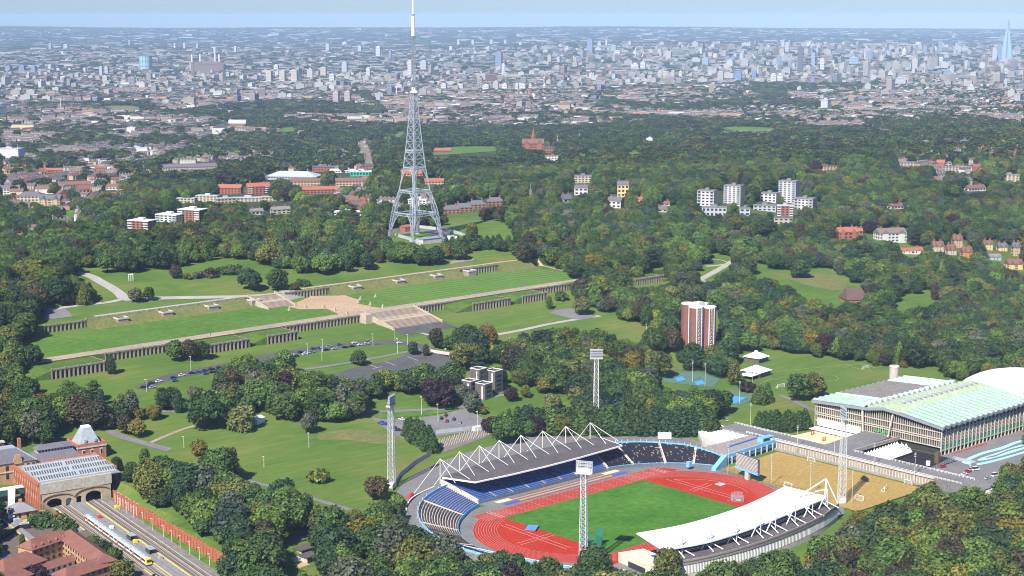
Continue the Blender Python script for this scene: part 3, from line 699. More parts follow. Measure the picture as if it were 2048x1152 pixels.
# right bend: black seats with gaps
re_ = empty('terrace_stand', 'open curved stand on the far right bend with worn black seats', 'terrace stand', (0, 0, 0))
prof = [(25.5, 60.5, 70.5), (42, 61, 80.5), (62, 62.5, 86), (85.5, 65, 89.5)]
rcols = polar((SR, C0), prof, 25)[::-1]; rtz = lambda k: 1.4 + (math.dist(*rcols[min(k, 24)])) * .27
stand_steps(re_, rcols, 1.4, rtz, 19, conc_step)
for i0, i1 in ((0, 6), (6, 13), (13, 19), (19, 24)):
    seat_rows(re_, rcols[i0:i1 + 1], 1.4, (lambda k, i0=i0: rtz(i0 + k)), 19, seat_black, gaps=.09, inset=.35, depth=.78, h=.5)
for i0 in (0, 6, 13, 19):
    (a, b_) = rcols[i0]; p = MB(); z2 = rtz(i0); d = .75; p.hexa([(a[0] - d, a[1] + d * .4, 1.3), (a[0] + d, a[1] - d * .4, 1.3), (b_[0] + d, b_[1] - d * .4, z2 - .1), (b_[0] - d, b_[1] + d * .4, z2 - .1)][::-1], [(a[0] - d, a[1] + d * .4, 2.1), (a[0] + d, a[1] - d * .4, 2.1), (b_[0] + d, b_[1] - d * .4, z2 + .7), (b_[0] - d, b_[1] + d * .4, z2 + .7)][::-1]); p.build('aisle', re_, conc_pale)
edge_wall(re_, 'front_wall', [c[0] for c in rcols], -.2, 2.0, .4, paint_blue); edge_wall(re_, 'rear_wall', [c[1] for c in rcols], -.5, [rtz(k) + 1.3 for k in range(25)], .5, paint_blue)
for k in range(0, 25):
    a = rcols[k][1]; p = MB(); p.bar((a[0] + .8, a[1] + .3, rtz(k) + 1), (a[0] + .8, a[1] + .3, rtz(k) + 2.3), .18); p.build('rail_post', re_, steel_white)
p = MB(); p.box(680.5, 600, 1.6, 683, 602.2, 4.6); p.build('tunnel_entrance', re_, paint_blue)
# board on legs behind the black seats
hb2 = empty('board', 'white boarded cabin on posts behind the black seats', 'cabin', (*UN(1329, 879, 5), .6), -.75); b = MB(); b.box(-4, -1.0, 5.0, 4, 1.0, 8.6); b.build('panel', hb2, white)
for x in (-2.8, 2.8): b = MB(); b.bar((x, 0, 0), (x, 0, 9.8), .3); b.build('post', hb2, steel_grey)
# blue concourse block with the white roof beside it
cb = empty('concourse_building', 'low building edged in bright blue between black seats and ochre pitch', 'building', (0, 0, 0))
b = MB(); b.prism([(704, 594), (756, 598), (764, 617), (712, 617)], 0, 4.4); b.build('body', cb, conc_step)
b = MB(); b.prism([(702, 592.4), (758, 596.4), (758, 597.4), (702, 593.4)], 3.6, 6.0); b.build('parapet', cb, paint_blue)
b = MB(); b.prism([(708, 592.6), (757, 596.2), (757, 596.9), (708, 593.3)], 1.7, 2.9); b.build('lower_band', cb, paint_mid)
for k in range(9): s = 709 + k * 5.8; b = MB(); b.box(s, 591.6 + .07 * (s - 700), -.1, s + .6, 592.2 + .07 * (s - 700), 4.4); b.build('column', cb, conc_pale)
b = MB(); b.hexa([(688.8, 590.4, -.2), (690.4, 588.4, -.2), (703.6, 591.4, -.2), (702, 594, -.2)], [(688.8, 590.4, 1.6), (690.4, 588.4, 1.6), (703.6, 591.4, 6.4), (702, 594, 6.4)]); b.build('ramp_wall', cb, paint_blue)
b = MB(); b.prism([(718, 610), (762, 613), (765, 646), (742, 648), (726, 630)], 0, 3.0); o = b.build('white_roofed_building', mat=conc_pale); tag(o, 'flat building with white ribbed roof beside the black seats', 'building')
for k in range(9):
    b = MB(); t = 613.5 + k * 3.8; b.hexa([(727 + k * 1.7, t, 3.0), (762.5, t, 3.0), (762.5, t + 3.7, 3.0), (727 + k * 1.7, t + 3.7, 3.0)], [(727 + k * 1.7, t + 1.2, 3.9), (762.5, t + 1.2, 3.9), (762.5, t + 2.5, 3.9), (727 + k * 1.7, t + 2.5, 3.9)]); b.build('roof_rib', o, white_roof)
b = MB(); b.prism([(722, 606.4), (764, 609.4), (764, 610.2), (722, 607.2)], 3, 5.2); b.build('edge_wall', o, paint_mid);
b = MB(); b.box(746, 600, 4.4, 757, 604, 7); o = b.build('kiosk', mat=paint_blue); tag(o, 'small pale blue kiosk with glass front on the blue edged building', 'kiosk'); b = MB(); b.box(747, 599.85, 5, 756, 599.95, 6.5); b.build('window', o, glass_dark)
# scoreboard
sb = empty('scoreboard', 'big slatted scoreboard with blue foot on a pier beside the ochre pitch', 'scoreboard', (690.5, 565.5, 0), math.radians(-100))
b = MB(); b.box(-9.5, -.6, 4.6, 9.5, .6, 13.6); b.build('frame', sb, mast_dk)
for k in range(10): z = 6.3 + k * .73; b = MB(); b.box(-9.2, -.95, z, 9.2, -.65, z + .36); b.build('slat', sb, conc_pale)
for k in range(10): z = 6.3 + k * .73; b = MB(); b.box(-9.2, .65, z, 9.2, .95, z + .36); b.build('slat', sb, white)
b = MB(); b.box(-9.5, -1.0, 4.5, 9.5, 1.0, 6.0); b.build('base_band', sb, paint_blue); b = MB(); b.box(-1.4, -.9, -.1, 1.4, .9, 4.6); b.build('pier', sb, conc_pale)
# white roofed stand on the near side
es = empty('grandstand', 'stand with wide white roof and white raking struts on the near side', 'grandstand', (0, 0, 0))
def curve(pts, n): return smooth_poly(pts, n, False)
fr = curve([(544.5, 512.8), (571, 506.8), (602, 506.0), (628, 508.5), (659.5, 514.8)], 5); bk = curve([(537.5, 489.8), (563, 483.2), (598.5, 483.0), (630, 486.6), (652, 488.8), (664, 490.4)], 4)
n_ = 20; F = [fr[int(round(i * (len(fr) - 1) / n_))] for i in range(n_ + 1)]; Bk = [bk[int(round(i * (len(bk) - 1) / n_))] for i in range(n_ + 1)]
for i in range(n_):
    b = MB(); L = lambda p, q, f: (p[0] + (q[0] - p[0]) * f, p[1] + (q[1] - p[1]) * f)
    a0, a1 = L(F[i], F[i + 1], .008), L(F[i], F[i + 1], .992); b0, b1 = L(Bk[i], Bk[i + 1], .008), L(Bk[i], Bk[i + 1], .992)
    b.hexa([(*b0, 11.9), (*b1, 11.9), (*a1, 12.9), (*a0, 12.9)], [(*b0, 12.2), (*b1, 12.2), (*a1, 13.25), (*a0, 13.25)]); b.build('roof_panel', es, white_roof)
b = MB()
for i in range(n_):
    b.bar((*Bk[i], 11.85), (*Bk[i + 1], 11.85), .5)
b.build('roof_edge', es, steel_white)
cn = curve([(536, 481.5), (562, 475.8), (598, 474.0), (640, 478.5), (668, 486.5)], 5); ci_ = curve([(541, 491.5), (566, 486.3), (600, 485.6), (634, 489), (662, 493.5)], 5)
b = MB()
for i in range(20): b.prism([cn[i], cn[i + 1], ci_[i + 1], ci_[i]], 7.2, 7.7)
b.build('concourse_deck', es, roof_felt)
edge_wall(es, 'parapet', cn, 6.2, 8.6, .5, conc_step)
b = MB()
for i in range(20):
    (x, y), (x2, y2) = cn[i], cn[i + 1]
    for q in range(7):
        f = q / 7.; px_, py_ = x + (x2 - x) * f, y + (y2 - y) * f; b.obox(px_, py_ + .35, 1.8, .42, .3, 4.5, 0)
b.build('mullion', es, white)
edge_wall(es, 'rear_glazing', [(p[0], p[1] + .8) for p in cn], 1.5, 6.3, .2, M('blue_grey_glazing', (.16, .19, .23), .3, spec=.5)); edge_wall(es, 'plinth', [(p[0], p[1] + .3) for p in cn], -1.0, 1.6, .5, conc_pale)
fi = curve([(546, 514.2), (571, 511), (602, 510.4), (628, 511.6), (658, 515)], 5)
b = MB(); cols = [(fi[i], ci_[i]) for i in range(21)]
stand_steps(es, cols, .8, Z1c(7.2), 14, conc_step); seat_rows(es, cols, .8, Z1c(7.2), 14, seat_blue)
for i in range(20):
    b = MB(); (x, y), (x2, y2) = ci_[i], ci_[i + 1]; b.hexa([(x, y, 7.7), (x2, y2, 7.7), (x2, y2 + .3, 7.7), (x, y + .3, 7.7)], [(x, y, 10.6), (x2, y2, 10.6), (x2, y2 + .3, 10.6), (x, y + .3, 10.6)]); b.build('rear_screen', es, M('brown_boarding', (.11, .075, .07), .8, var=.4, scale=1.3, stretch=(1.5, 1.5, .1)))
    b = MB(); b.bar((x, y - .3, 9.2), (x2, y2 - .3, 9.2), .2); b.bar((x, y - .3, 8.5), (x2, y2 - .3, 8.5), .16); b.build('rail', es, steel_white)
for x, y in ((549, 487.5), (566, 484.6), (582.3, 482.6), (599, 481.6), (610.5, 481.8), (626.8, 482.4), (643, 484.2), (660, 487.8)):
    m_ = MB(); m_.bar((x, y, 7.7), (x, y, 17.6), .62, .45, 6); mo = m_.build('mast', es, mast_shaded); t_ = MB()
    t_.bar((x, y, 17.4), (x - .5, y + 11.5, 12.9), .2); t_.bar((x, y, 17.4), (x - 5.2, y + 1.4, 7.8), .42); t_.bar((x - 1.2, y + 4.3, 12.2), (x + 3.6, y - 4.6, 7.8), .42); t_.bar((x - 1.8, y + 4.2, 12.2), (x - 2.6, y - 4.0, 7.8), .40); t_.bar((x, y, 17.4), (x + 5.5, y + 12, 12.9), .2)
    t_.build('strut', mo, steel_white)
ms = MB(); ms.bar((664, 493, 7.7), (664, 492, 21.5), .7, .5, 6); mo = ms.build('end_mast', es, steel_white); t_ = MB()
for q in ((650, 499, 13), (668, 487, 7.8), (669, 497, 5), (660, 489, 7.8)): t_.bar((664, 492, 21.3), q, .5)
t_.build('strut', mo, steel_white)
b = MB(); b.prism([(533, 492), (546, 489), (549, 512), (536, 516)], -.3, 4.8); b.build('end_block', es, M('cream_render', (.60, .56, .44), .8))
b = MB(); b.prism([(532.6, 496), (532.9, 496), (534.6, 508), (534.3, 508)], .2, 2.8); b.build('doorway', es, glass_dark)

# floodlight masts ---------------------------------------------------
def floodmast():
    steel_white = M('mast_steel', (.56, .56, .54), .5, var=.08); e = empty('floodlight_mast', 'x', 'floodlight')
    H, w0, w1 = 46.0, 1.75, 1.15
    for a, c in ((1, 1), (-1, 1), (-1, -1), (1, -1)): b = MB(); b.bar((a * w0, c * w0, 0), (a * w1, c * w1, H), .30); b.build('leg', e, steel_white)
    b = MB(); n = 14
    for k in range(n):
        z0, z1 = H * k / n, H * (k + 1) / n; wa, wb = w0 + (w1 - w0) * k / n, w0 + (w1 - w0) * (k + 1) / n
        for (a, c), (d, f) in (((1, 1), (-1, 1)), ((-1, 1), (-1, -1)), ((-1, -1), (1, -1)), ((1, -1), (1, 1))):
            b.bar((a * wa, c * wa, z0), (d * wb, f * wb, z1), .12); b.bar((d * wa, f * wa, z0), (a * wb, c * wb, z1), .12); b.bar((a * wb, c * wb, z1), (d * wb, f * wb, z1), .12)
    b.build('bracing', e, steel_white)
    b = MB(); b.box(-1.9, -1.9, 0, 1.9, 1.9, 3.0); b.build('base_cabin', e, steel_white)
    b = MB(); b.box(-3.9, -1.4, 46.0, 3.9, 1.2, 46.5)
    for k in range(8): b.bar((-3.9 + k * 1.114, .25, 46.2), (-3.9 + k * 1.114, .25, 52.2), .16)
    for z in (47.5, 49.0, 50.5, 52): b.bar((-3.9, .25, z), (3.9, .25, z), .16)
    for k in range(2): b.bar((-3 + 6 * k, -1.2, 46.4), (-3 + 6 * k, .2, 51), .14)
    b.box(-3.9, .1, 46.5, 3.9, .2, 48.6)
    head = b.build('head_frame', e, steel_white)
    lm = MB(); lm.hexa([(-.42, 0, -.48), (.42, 0, -.48), (.42, .7, -.35), (-.42, .7, -.35)], [(-.42, 0, .48), (.42, 0, .48), (.42, .7, .35), (-.42, .7, .35)]); me_ = lm.mesh('lamp'); me_.materials.append(steel_grey)
    for r in range(4):
        for c in range(7): o = bpy.data.objects.new('lamp', me_); COL.objects.link(o); o.parent = head; o.location = (-3.35 + c * 1.115, .35, 46.9 + r * 1.5)
    return e
fm = floodmast(); fm['group'] = 'four lattice floodlight masts round the stadium'
FM = (((517.1, 520.5), 'nearest lattice floodlight mast, standing in front of the red track'), ((533.4, 686.5), 'lattice floodlight mast beside the sloping lawn left of the stadium'), ((693.5, 503.5), 'lattice floodlight mast between white stand and ochre pitch'), ((704.5, 699), 'lattice floodlight mast behind the black roofed stand at the hedge'))
for k, ((x, y), lab_) in enumerate(FM):
    e = fm if k == 0 else dup(fm, (x, y, 0)); e.location = (x, y, 0 if k != 3 else .0); e['label'] = lab_; e.rotation_euler = (0, 0, math.atan2(C0 - y, 597 - x) - math.pi / 2)
# lamp posts with twin heads round the ochre pitch
def pole(h, heads, mat, w=.34):
    b = MB(); b.bar((0, 0, 0), (0, 0, h), w, w * .6, 6); me1 = b.mesh('post'); me1.materials.append(mat)
    c = MB()
    for k in range(heads): c.box(-.6, -.25, h - 2.0 + k * .95, .6, .25, h - 1.65 + k * .95)
    if heads: me2 = c.mesh('lamp_head'); me2.materials.append(mat)
    e = empty('lamp_post', 'x', 'lamp post'); o = bpy.data.objects.new('post', me1); COL.objects.link(o); o.parent = e
    if heads: o = bpy.data.objects.new('lamp_head', me2); COL.objects.link(o); o.parent = e
    return e
pp = pole(17.5, 3, M('galvanised', (.55, .56, .53), .5)); PPS = [((691.5, 580.5), 'tall triple headed lamp post beside the scoreboard'), ((691.5, 549.5), 'tall triple headed lamp post right of the scoreboard at the ochre pitch fence'), ((692, 523), 'tall triple headed lamp post behind the far end of the white roof'),
    ((696.5, 499.0), 'tall triple headed lamp post beside the lattice mast at the ochre pitch'), ((752.2, 579), 'tall lamp post at the retaining wall, leftmost of four'), ((752.4, 552.4), 'tall lamp post at the retaining wall, second from the left'), ((752.5, 525), 'tall lamp post at the retaining wall left of the dark court corner'), ((752, 497.6), 'tall lamp post at the retaining wall nearest the parked cars')]
for k, ((x, y), t) in enumerate(PPS):
    e = pp if k == 0 else dup(pp, (x, y, 0)); e.location = (x, y, 0); e['label'] = t; e['group'] = 'lamp posts round the ochre pitch'
# ochre pitch, goals, fence
ochre = M('ochre_turf', (.335, .225, .062), .95, col2=(.39, .265, .08), scale=.05, scale2=.5)
sheet('ochre_pitch', [(686, 488), (748.5, 488), (749.5, 591), (694, 588)], ochre, .04, 40, zf=flat(0))
def goal(x, y, rz, w, h, d, label, mat=steel_white):
    e = empty('goal', label, 'goal', (x, y, .05), rz); b = MB()
    for s in (-w / 2, w / 2): b.bar((s, 0, 0), (s, 0, h), .22); b.bar((s, 0, h), (s, d, .1), .12); b.bar((s, 0, .1), (s, d, .1), .12)
    b.bar((-w / 2, 0, h), (w / 2, 0, h), .22); b.bar((-w / 2, d, .1), (w / 2, d, .1), .12); b.build('frame', e, mat)
    b = MB()
    for k in range(9): s = -w / 2 + w * k / 8; b.bar((s, 0, h), (s, d, .1), .035)
    for k in range(4): b.bar((-w / 2, d * k / 4, h - (h - .1) * k / 4), (w / 2, d * k / 4, h - (h - .1) * k / 4), .035)
    b.build('net', e, mat); return e
goal(746.5, 564.5, -math.pi / 2, 5, 2.4, 1.6, 'white goal against the retaining wall of the ochre pitch'); goal(730, 501, .4, 6.5, 2.6, 2, 'white goal tipped in the open part of the ochre pitch'); goal(748.5, 499.5, -math.pi / 2, 4.5, 2.4, 1.5, 'small goal at the tree end of the retaining wall'); goal(705, 500, 1.5, 5, 2.3, 1.6, 'low goal near the foot of the ochre pitch mast'); goal(696, 541, 1.57, 5, 2.3, 1.6, 'goal behind the fence under the right hand scoreboard post')
def mesh_fence(name, label, pts, h, mat, step=3.0, zf=Z, rails=2, sheet_=None):
    e = empty(name, label, 'fence'); R = []
    for (a, b_), (c, d) in zip(pts[:-1], pts[1:]):
        m_ = max(1, int(math.dist((a, b_), (c, d)) / step)); R += [(a + (c - a) * k / m_, b_ + (d - b_) * k / m_) for k in range(m_)]
    R.append(pts[-1]); zz = [float(zf(*p)) for p in R]
    for p, z in zip(R[::1], zz): b = MB(); b.bar((*p, z), (*p, z + h), .13); b.build('post', e, mat)
    b = MB()
    for k in range(len(R) - 1):
        for r in range(rails): q = h * (r + 1) / rails - .05; b.bar((*R[k], zz[k] + q), (*R[k + 1], zz[k + 1] + q), .08)
        for q in range(1, 8): f = q / 8.; x, y, z = R[k][0] + (R[k + 1][0] - R[k][0]) * f, R[k][1] + (R[k + 1][1] - R[k][1]) * f, zz[k] + (zz[k + 1] - zz[k]) * f; b.bar((x, y, z), (x, y, z + h), .035)
    b.build('mesh_panel', e, mat)
    if sheet_:
        for k in range(len(R) - 1):
            b = MB(); b.bar((*R[k], zz[k] + h * .5), (*R[k + 1], zz[k + 1] + h * .5), .05); w_ = MB(); (x, y), (x2, y2) = R[k], R[k + 1]; L = math.dist((x, y), (x2, y2)); w_.obox((x + x2) / 2, (y + y2) / 2, min(zz[k], zz[k + 1]), L * .96, .06, h * .95, math.atan2(y2 - y, x2 - x)); w_.build('panel', e, sheet_)
    return e
mesh_fence('mesh_fence', 'dark wire fence between the running track and the ochre pitch', [(693, 588), (690, 568), (690, 545), (690, 520)], 3.2, M('fence_green', (.06, .09, .08), .7), 4, flat(0))
# ---------------------------------------------------------------- terraces: arcaded walls, steps, stone bays, pedestals
def bay_mesh(w, h, name='arch_bay'):
    b = MB(); pw = w * .34; r = (w - pw) / 2; ah = h - .9 - r       # spring height
    b.use(stone); b.box(-w / 2, 0, 0, -w / 2 + pw / 2, 2.0, h - .7); b.box(w / 2 - pw / 2, 0, 0, w / 2, 2.0, h - .7)
    b.box(-w / 2 - .12, -.22, 0, -w / 2 + pw / 2 - .05, 0, h - .7)
    k = 6; pr = None
    for i in range(k + 1):
        a = math.pi * i / k; x, z = -r * math.cos(a), ah + r * math.sin(a)
        if pr: b.hexa([(pr[0], 0, pr[1]), (x, 0, z), (x, 1.9, z), (pr[0], 1.9, pr[1])], [(pr[0], 0, h - .7), (x, 0, h - .7), (x, 1.9, h - .7), (pr[0], 1.9, h - .7)])
        pr = (x, z)
    me = b.mesh(name); return me
BAYS = {}
def arcade(label, s0, s1, t, z0, z1, depth=3.0, ret=None):
    n = max(2, round((s1 - s0) / 3.1)); w = (s1 - s0) / n; h = z1 - z0 + .2
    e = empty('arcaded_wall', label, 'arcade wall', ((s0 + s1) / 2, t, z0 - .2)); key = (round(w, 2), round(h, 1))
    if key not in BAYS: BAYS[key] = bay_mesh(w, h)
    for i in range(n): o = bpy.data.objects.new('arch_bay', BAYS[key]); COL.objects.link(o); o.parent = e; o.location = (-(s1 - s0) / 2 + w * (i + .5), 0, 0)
    L = (s1 - s0) / 2
    b = MB(); b.box(-L, -.15, h - .7, L, 2.2, h - .25); b.build('cornice', e, stone); b = MB(); b.box(-L - .1, -.35, h - .25, L + .1, .3, h + .75); b.build('parapet', e, stone)
    for i in range(0, n + 1, 3): b = MB(); x = -L + w * i; b.box(x - .45, -.5, h - .2, x + .45, .45, h + 1.15); b.build('pier', e, stone)
    b = MB(); b.box(-L, 2.0, 0, L, 2.4, h - .3); b.build('back_wall', e, M('niche_shade_stone', (.13, .11, .085), .95, var=.3, scale=.6))  # same stone, coloured darker so the niches look deep in shade
    if ret:
        for sx in (L,): b = MB(); b.box(sx - .3, 0, -.5, sx + .3, ret, h); b.build('return_wall', e, stone)
        b = MB(); b.hexa([(-L - 15, 3, -1), (-L + .3, .4, -1), (-L + .3, ret, -1), (-L - 15, ret, -1)], [(-L - 15, 3, .5), (-L + .3, .4, h - .2), (-L + .3, ret, h - .1), (-L - 15, ret, h - 1.5)]); b.build('grass_ramp', e, M('bank_grass', (.062, .122, .022), .95, col2=(.10, .15, .03), scale=.05, scale2=.4, spec=.05))
        b = MB(); b.box(-L, 2.4, h - 1.2, L, ret, h - .1); b.build('garden_top', e, M('bank_grass', (.062, .122, .022), .95, col2=(.10, .15, .03), scale=.05, scale2=.4, spec=.05))
    return e
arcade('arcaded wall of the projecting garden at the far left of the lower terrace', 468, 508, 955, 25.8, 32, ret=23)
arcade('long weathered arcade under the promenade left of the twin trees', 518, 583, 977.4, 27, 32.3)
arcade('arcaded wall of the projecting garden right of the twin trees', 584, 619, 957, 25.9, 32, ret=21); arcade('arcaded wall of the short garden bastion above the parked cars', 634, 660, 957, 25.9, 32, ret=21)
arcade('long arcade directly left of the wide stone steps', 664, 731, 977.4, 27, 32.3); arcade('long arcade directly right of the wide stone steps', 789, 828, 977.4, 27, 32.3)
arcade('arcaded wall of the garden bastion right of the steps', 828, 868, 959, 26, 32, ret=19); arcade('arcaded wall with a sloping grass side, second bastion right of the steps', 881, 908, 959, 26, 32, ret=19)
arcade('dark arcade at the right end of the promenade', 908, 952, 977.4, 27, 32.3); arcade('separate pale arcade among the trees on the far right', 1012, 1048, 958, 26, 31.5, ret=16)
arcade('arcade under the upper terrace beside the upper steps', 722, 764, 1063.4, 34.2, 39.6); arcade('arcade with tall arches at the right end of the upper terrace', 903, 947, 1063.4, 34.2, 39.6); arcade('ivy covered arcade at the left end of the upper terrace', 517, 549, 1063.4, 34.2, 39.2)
def bank(s0, s1):
    b = MB(); b.hexa([(s0, 1052, 33), (s1, 1052, 33), (s1, 1064.3, 33), (s0, 1064.3, 33)], [(s0, 1052.2, 33.9), (s1, 1052.2, 33.9), (s1, 1064.3, 39.75), (s0, 1064.3, 39.75)]); o = b.build('grass_bank', mat=lawn_dry); o['kind'] = 'structure'
for a, c in ((550, 684), (765, 902), (948, 985)): bank(a, c)
for a, c, t in ((550, 684, 'low stone balustrade along the left half of the upper terrace'), (765, 902, 'low stone balustrade along the right half of the upper terrace')):
    e = empty('balustrade', t, 'balustrade', (0, 0, 0)); b = MB(); b.box(a, 1064.0, 39.4, c, 1064.5, 40.5); b.build('wall', e, stone)
    for s in np.arange(a, c + 1, 8.4): b = MB(); b.box(s - .5, 1063.7, 39.3, s + .5, 1064.8, 41.0); b.build('pier', e, stone)
for k, (x, y) in enumerate(((228, 636), (318, 624), (406, 611), (493, 600), (701, 574), (782, 561), (853, 550), (920, 541))):
    s = UN(x, y, 37)[0]; e = empty('stone_bay', '%s stone lookout bay on the grass bank of the upper terrace, counted from the left' % ('first', 'second', 'third', 'fourth', 'fifth', 'sixth', 'seventh', 'eighth')[k], 'stone bay', (s, 1056, 34))
    b = MB(); b.box(-4.2, 0, 0, 4.2, 8, 4.1); b.build('base', e, stone); b = MB(); b.box(-4.6, -.4, 4.1, 4.6, .3, 5.2); b.box(-4.6, .3, 4.1, -3.9, 8, 5.2); b.box(3.9, .3, 4.1, 4.6, 8, 5.2); b.build('parapet', e, conc_pale)
    b = MB(); b.box(-3.9, .3, 4.1, 3.9, 8, 4.25); b.build('floor', e, conc_step)
# wide lower steps and upper steps
st_m = M('step_stone', (.40, .33, .235), .95, col2=(.50, .42, .31), scale=.15, scale2=1.2); st_d = M('step_stone_grey', (.34, .275, .21), .95, scale=.2, scale2=1.2)
def steps(label, s0, s1, tA, zA, tB, zB, n, land):
    e = empty('stone_steps', label, 'steps', (0, 0, 0))
    for k in range(n):
        f0, f1 = k / n, (k + 1) / n; b = MB(); z = zA + (zB - zA) * f1
        if land: z = zA + (zB - zA) * (min(f1, .45) + max(0, f1 - .55)) / .9
        b.box(s0, tA + (tB - tA) * f0, zA - 3, s1, tB, z); b.build('step', e, st_m if not land or abs(f0 - .5) < .12 else st_d)
    for s in (s0 - .9, s1 + .1):
        b = MB(); b.hexa([(s, tA - 1, zA - 2), (s + .8, tA - 1, zA - 2), (s + .8, tB, zB - 4), (s, tB, zB - 4)], [(s, tA - 1, zA + 1.1), (s + .8, tA - 1, zA + 1.1), (s + .8, tB, zB + 1.1), (s, tB, zB + 1.1)]); b.build('balustrade', e, st_m)
        for t, z in ((tA - 1.2, zA), ((tA + tB) / 2, (zA + zB) / 2), (tB, zB)): b = MB(); b.box(s - .3, t - .7, z - 3, s + 1.1, t + .7, z + 1.9); b.build('pier', e, st_m)
    return e
steps('wide pale stone steps in two flights below the promenade', 738, 784, 946, 25.4, 978.5, 32.7, 18, True)
steps('pale stone steps between sandy forecourt and upper drive', 690, 714, 1040, 34, 1066, 40, 14, True)
b = MB(); b.box(731, 970, 22, 737.6, 979, 33.6); o = b.build('corner_pier', mat=st_m); tag(o, 'square stone pier at the left shoulder of the wide steps', 'pier')
sheet('paved_landing', [(737, 930), (787, 930), (786, 946), (737, 946)], asphalt_dark, .2, 6)
for k, (x, y) in enumerate(((579, 621), (611, 616), (647, 616), (670, 622), (694, 629), (766, 616), (741, 611), (717, 606), (721, 600), (751, 595))):
    s, t, z = G(x, y); lab_ = ('first', 'second', 'third', 'fourth', 'fifth')[k % 5] + (' stone pedestal along the left edge of the sandy forecourt, from the upper steps' if k < 5 else ' stone pedestal along the right edge of the sandy forecourt, from the promenade')
    e = empty('pedestal', lab_, 'pedestal', (s, t, z), .1, 'stone pedestals round the sandy forecourt'); b = MB(); b.box(-1.0, -1.0, -.2, 1.0, 1.0, 1.0); b.build('plinth', e, st_m); b = MB(); b.box(-.6, -.6, 1.0, .6, .6, 2.2); b.build('block', e, st_m); b = MB(); b.cyl(0, 0, 2.2, 3.1, .45, .25, 8); b.build('finial', e, st_m)
# white gate frame standing on the upper lawn
s, t, z = G(262, 562); e = empty('white_gateway', 'small white goal like frame standing alone on the upper lawn', 'gateway', (s, t, z), -.5); e.scale = (.8, .8, .9)
for x in (-2, 0, 2): b = MB(); b.bar((x, 0, 0), (x, 0, 6.0), .5); b.build('post', e, white)
b = MB(); b.box(-2.3, -.3, 5.7, 2.3, .3, 6.4); b.build('beam', e, white)
s, t, z = G(592, 571); b = MB(); b.obox(0, 0, -.1, 9, 4, 1.6, .4); o = b.build('stone_platform', mat=stone); o.location = (s, t, z); tag(o, 'low ruined stone platform by the shrub above the upper steps', 'platform')
s, t, z = G(930, 526); b = MB(); b.obox(0, 0, -.1, 26, 10, 1.4, 0); b.obox(12, -4, 1.4, 2, 2, 1.2, 0); o = b.build('ruined_terrace', mat=stone); o.location = (s, t + 6, z); tag(o, 'ruined pale stone terrace under the dark trees below the mast', 'platform')

# ---------------------------------------------------------------- television mast
gal = M('galvanised_lattice', (.40, .44, .47), .5, var=.08, metal=.1)
me_ = empty('transmitter_mast', 'tall grey lattice television mast tapering to a white topped pole', 'mast', (945.5, 1177, float(Z(945, 1177))))
HW = [(0, 17.6), (24, 13.6), (45, 10.0), (66, 7.2), (90, 5.0), (112, 3.4), (135, 2.0)]
hw = lambda z: float(np.interp(z, [a for a, _ in HW], [b_ for _, b_ in HW]))
for a, c in ((1, 1), (-1, 1), (-1, -1), (1, -1)):
    b = MB(); zs = list(np.linspace(0, 45, 10)); sp = lambda z: .55 + 1.25 * min(1, z / 22.) if z < 30 else max(.5, 1.8 - (z - 30) / 10.)
    for k in range(len(zs) - 1):
        z0, z1 = zs[k], zs[k + 1]
        C4 = lambda z: [(a * hw(z) + dx * sp(z), c * hw(z) + dy * sp(z), z) for dx, dy in ((1, 1), (-1, 1), (-1, -1), (1, -1))]
        p, q = C4(z0), C4(z1)
        for i in range(4): b.bar(p[i], q[i], .34); b.bar(p[i], q[(i + 1) % 4], .24); b.bar(q[i], q[(i + 1) % 4], .2)
    b.box(a * 17.6 - 2, c * 17.6 - 2, -.5, a * 17.6 + 2, c * 17.6 + 2, 1.2)
    for z0, z1 in ((45, 66), (66, 90), (90, 112), (112, 135)): b.bar((a * hw(z0), c * hw(z0), z0), (a * hw(z1), c * hw(z1), z1), 1.0 - z0 / 260., .95 - z1 / 260.)
    b.build('leg', me_, gal)
def ring(z, w, e): 
    b = MB()
    for (a, c), (d, f) in (((1, 1), (-1, 1)), ((-1, 1), (-1, -1)), ((-1, -1), (1, -1)), ((1, -1), (1, 1))):
        b.bar((a * w, c * w, z), (d * w, f * w, z), .9); b.bar((a * w, c * w, z - 2.2), (d * w, f * w, z - 2.2), .4)
        for k in range(8): t0, t1 = k / 8, (k + 1) / 8; b.bar((a * w + (d - a) * w * t0, c * w + (f - c) * w * t0, z - 2.2 * (k % 2)), (a * w + (d - a) * w * t1, c * w + (f - c) * w * t1, z - 2.2 * ((k + 1) % 2)), .25)
    b.build('platform', me_, gal)
for z in (24, 45, 66, 82): ring(z, hw(z), 0)
b = MB(); CO = ((1, 1), (-1, 1), (-1, -1), (1, -1))
for i in range(4):                     # arch braces under the first two platforms
    (a, c), (d, f) = CO[i], CO[(i + 1) % 4]
    for z0, z1, fr_ in ((4, 24, .30), (29, 45, .30), (50, 66, .34)):
        for s_ in (0, 1):
            A_2, B_2 = ((a, c), (d, f)) if s_ == 0 else ((d, f), (a, c)); w0, w1 = hw(z0), hw(z1)
            P_ = lambda t, z, w: (A_2[0] * w + (B_2[0] - A_2[0]) * w * t, A_2[1] * w + (B_2[1] - A_2[1]) * w * t, z)
            mid = P_(fr_ * .35, z0 + (z1 - z0) * .62, hw(z0 + (z1 - z0) * .62)); b.bar(P_(0, z0, w0), mid, .5); b.bar(mid, P_(fr_, z1, w1), .5); b.bar(mid, P_(0, z1 - 4, hw(z1 - 4)), .26)
b.build('arch_brace', me_, gal)
zs = [66, 74, 82, 90, 97, 104, 111, 117, 123, 129, 135]
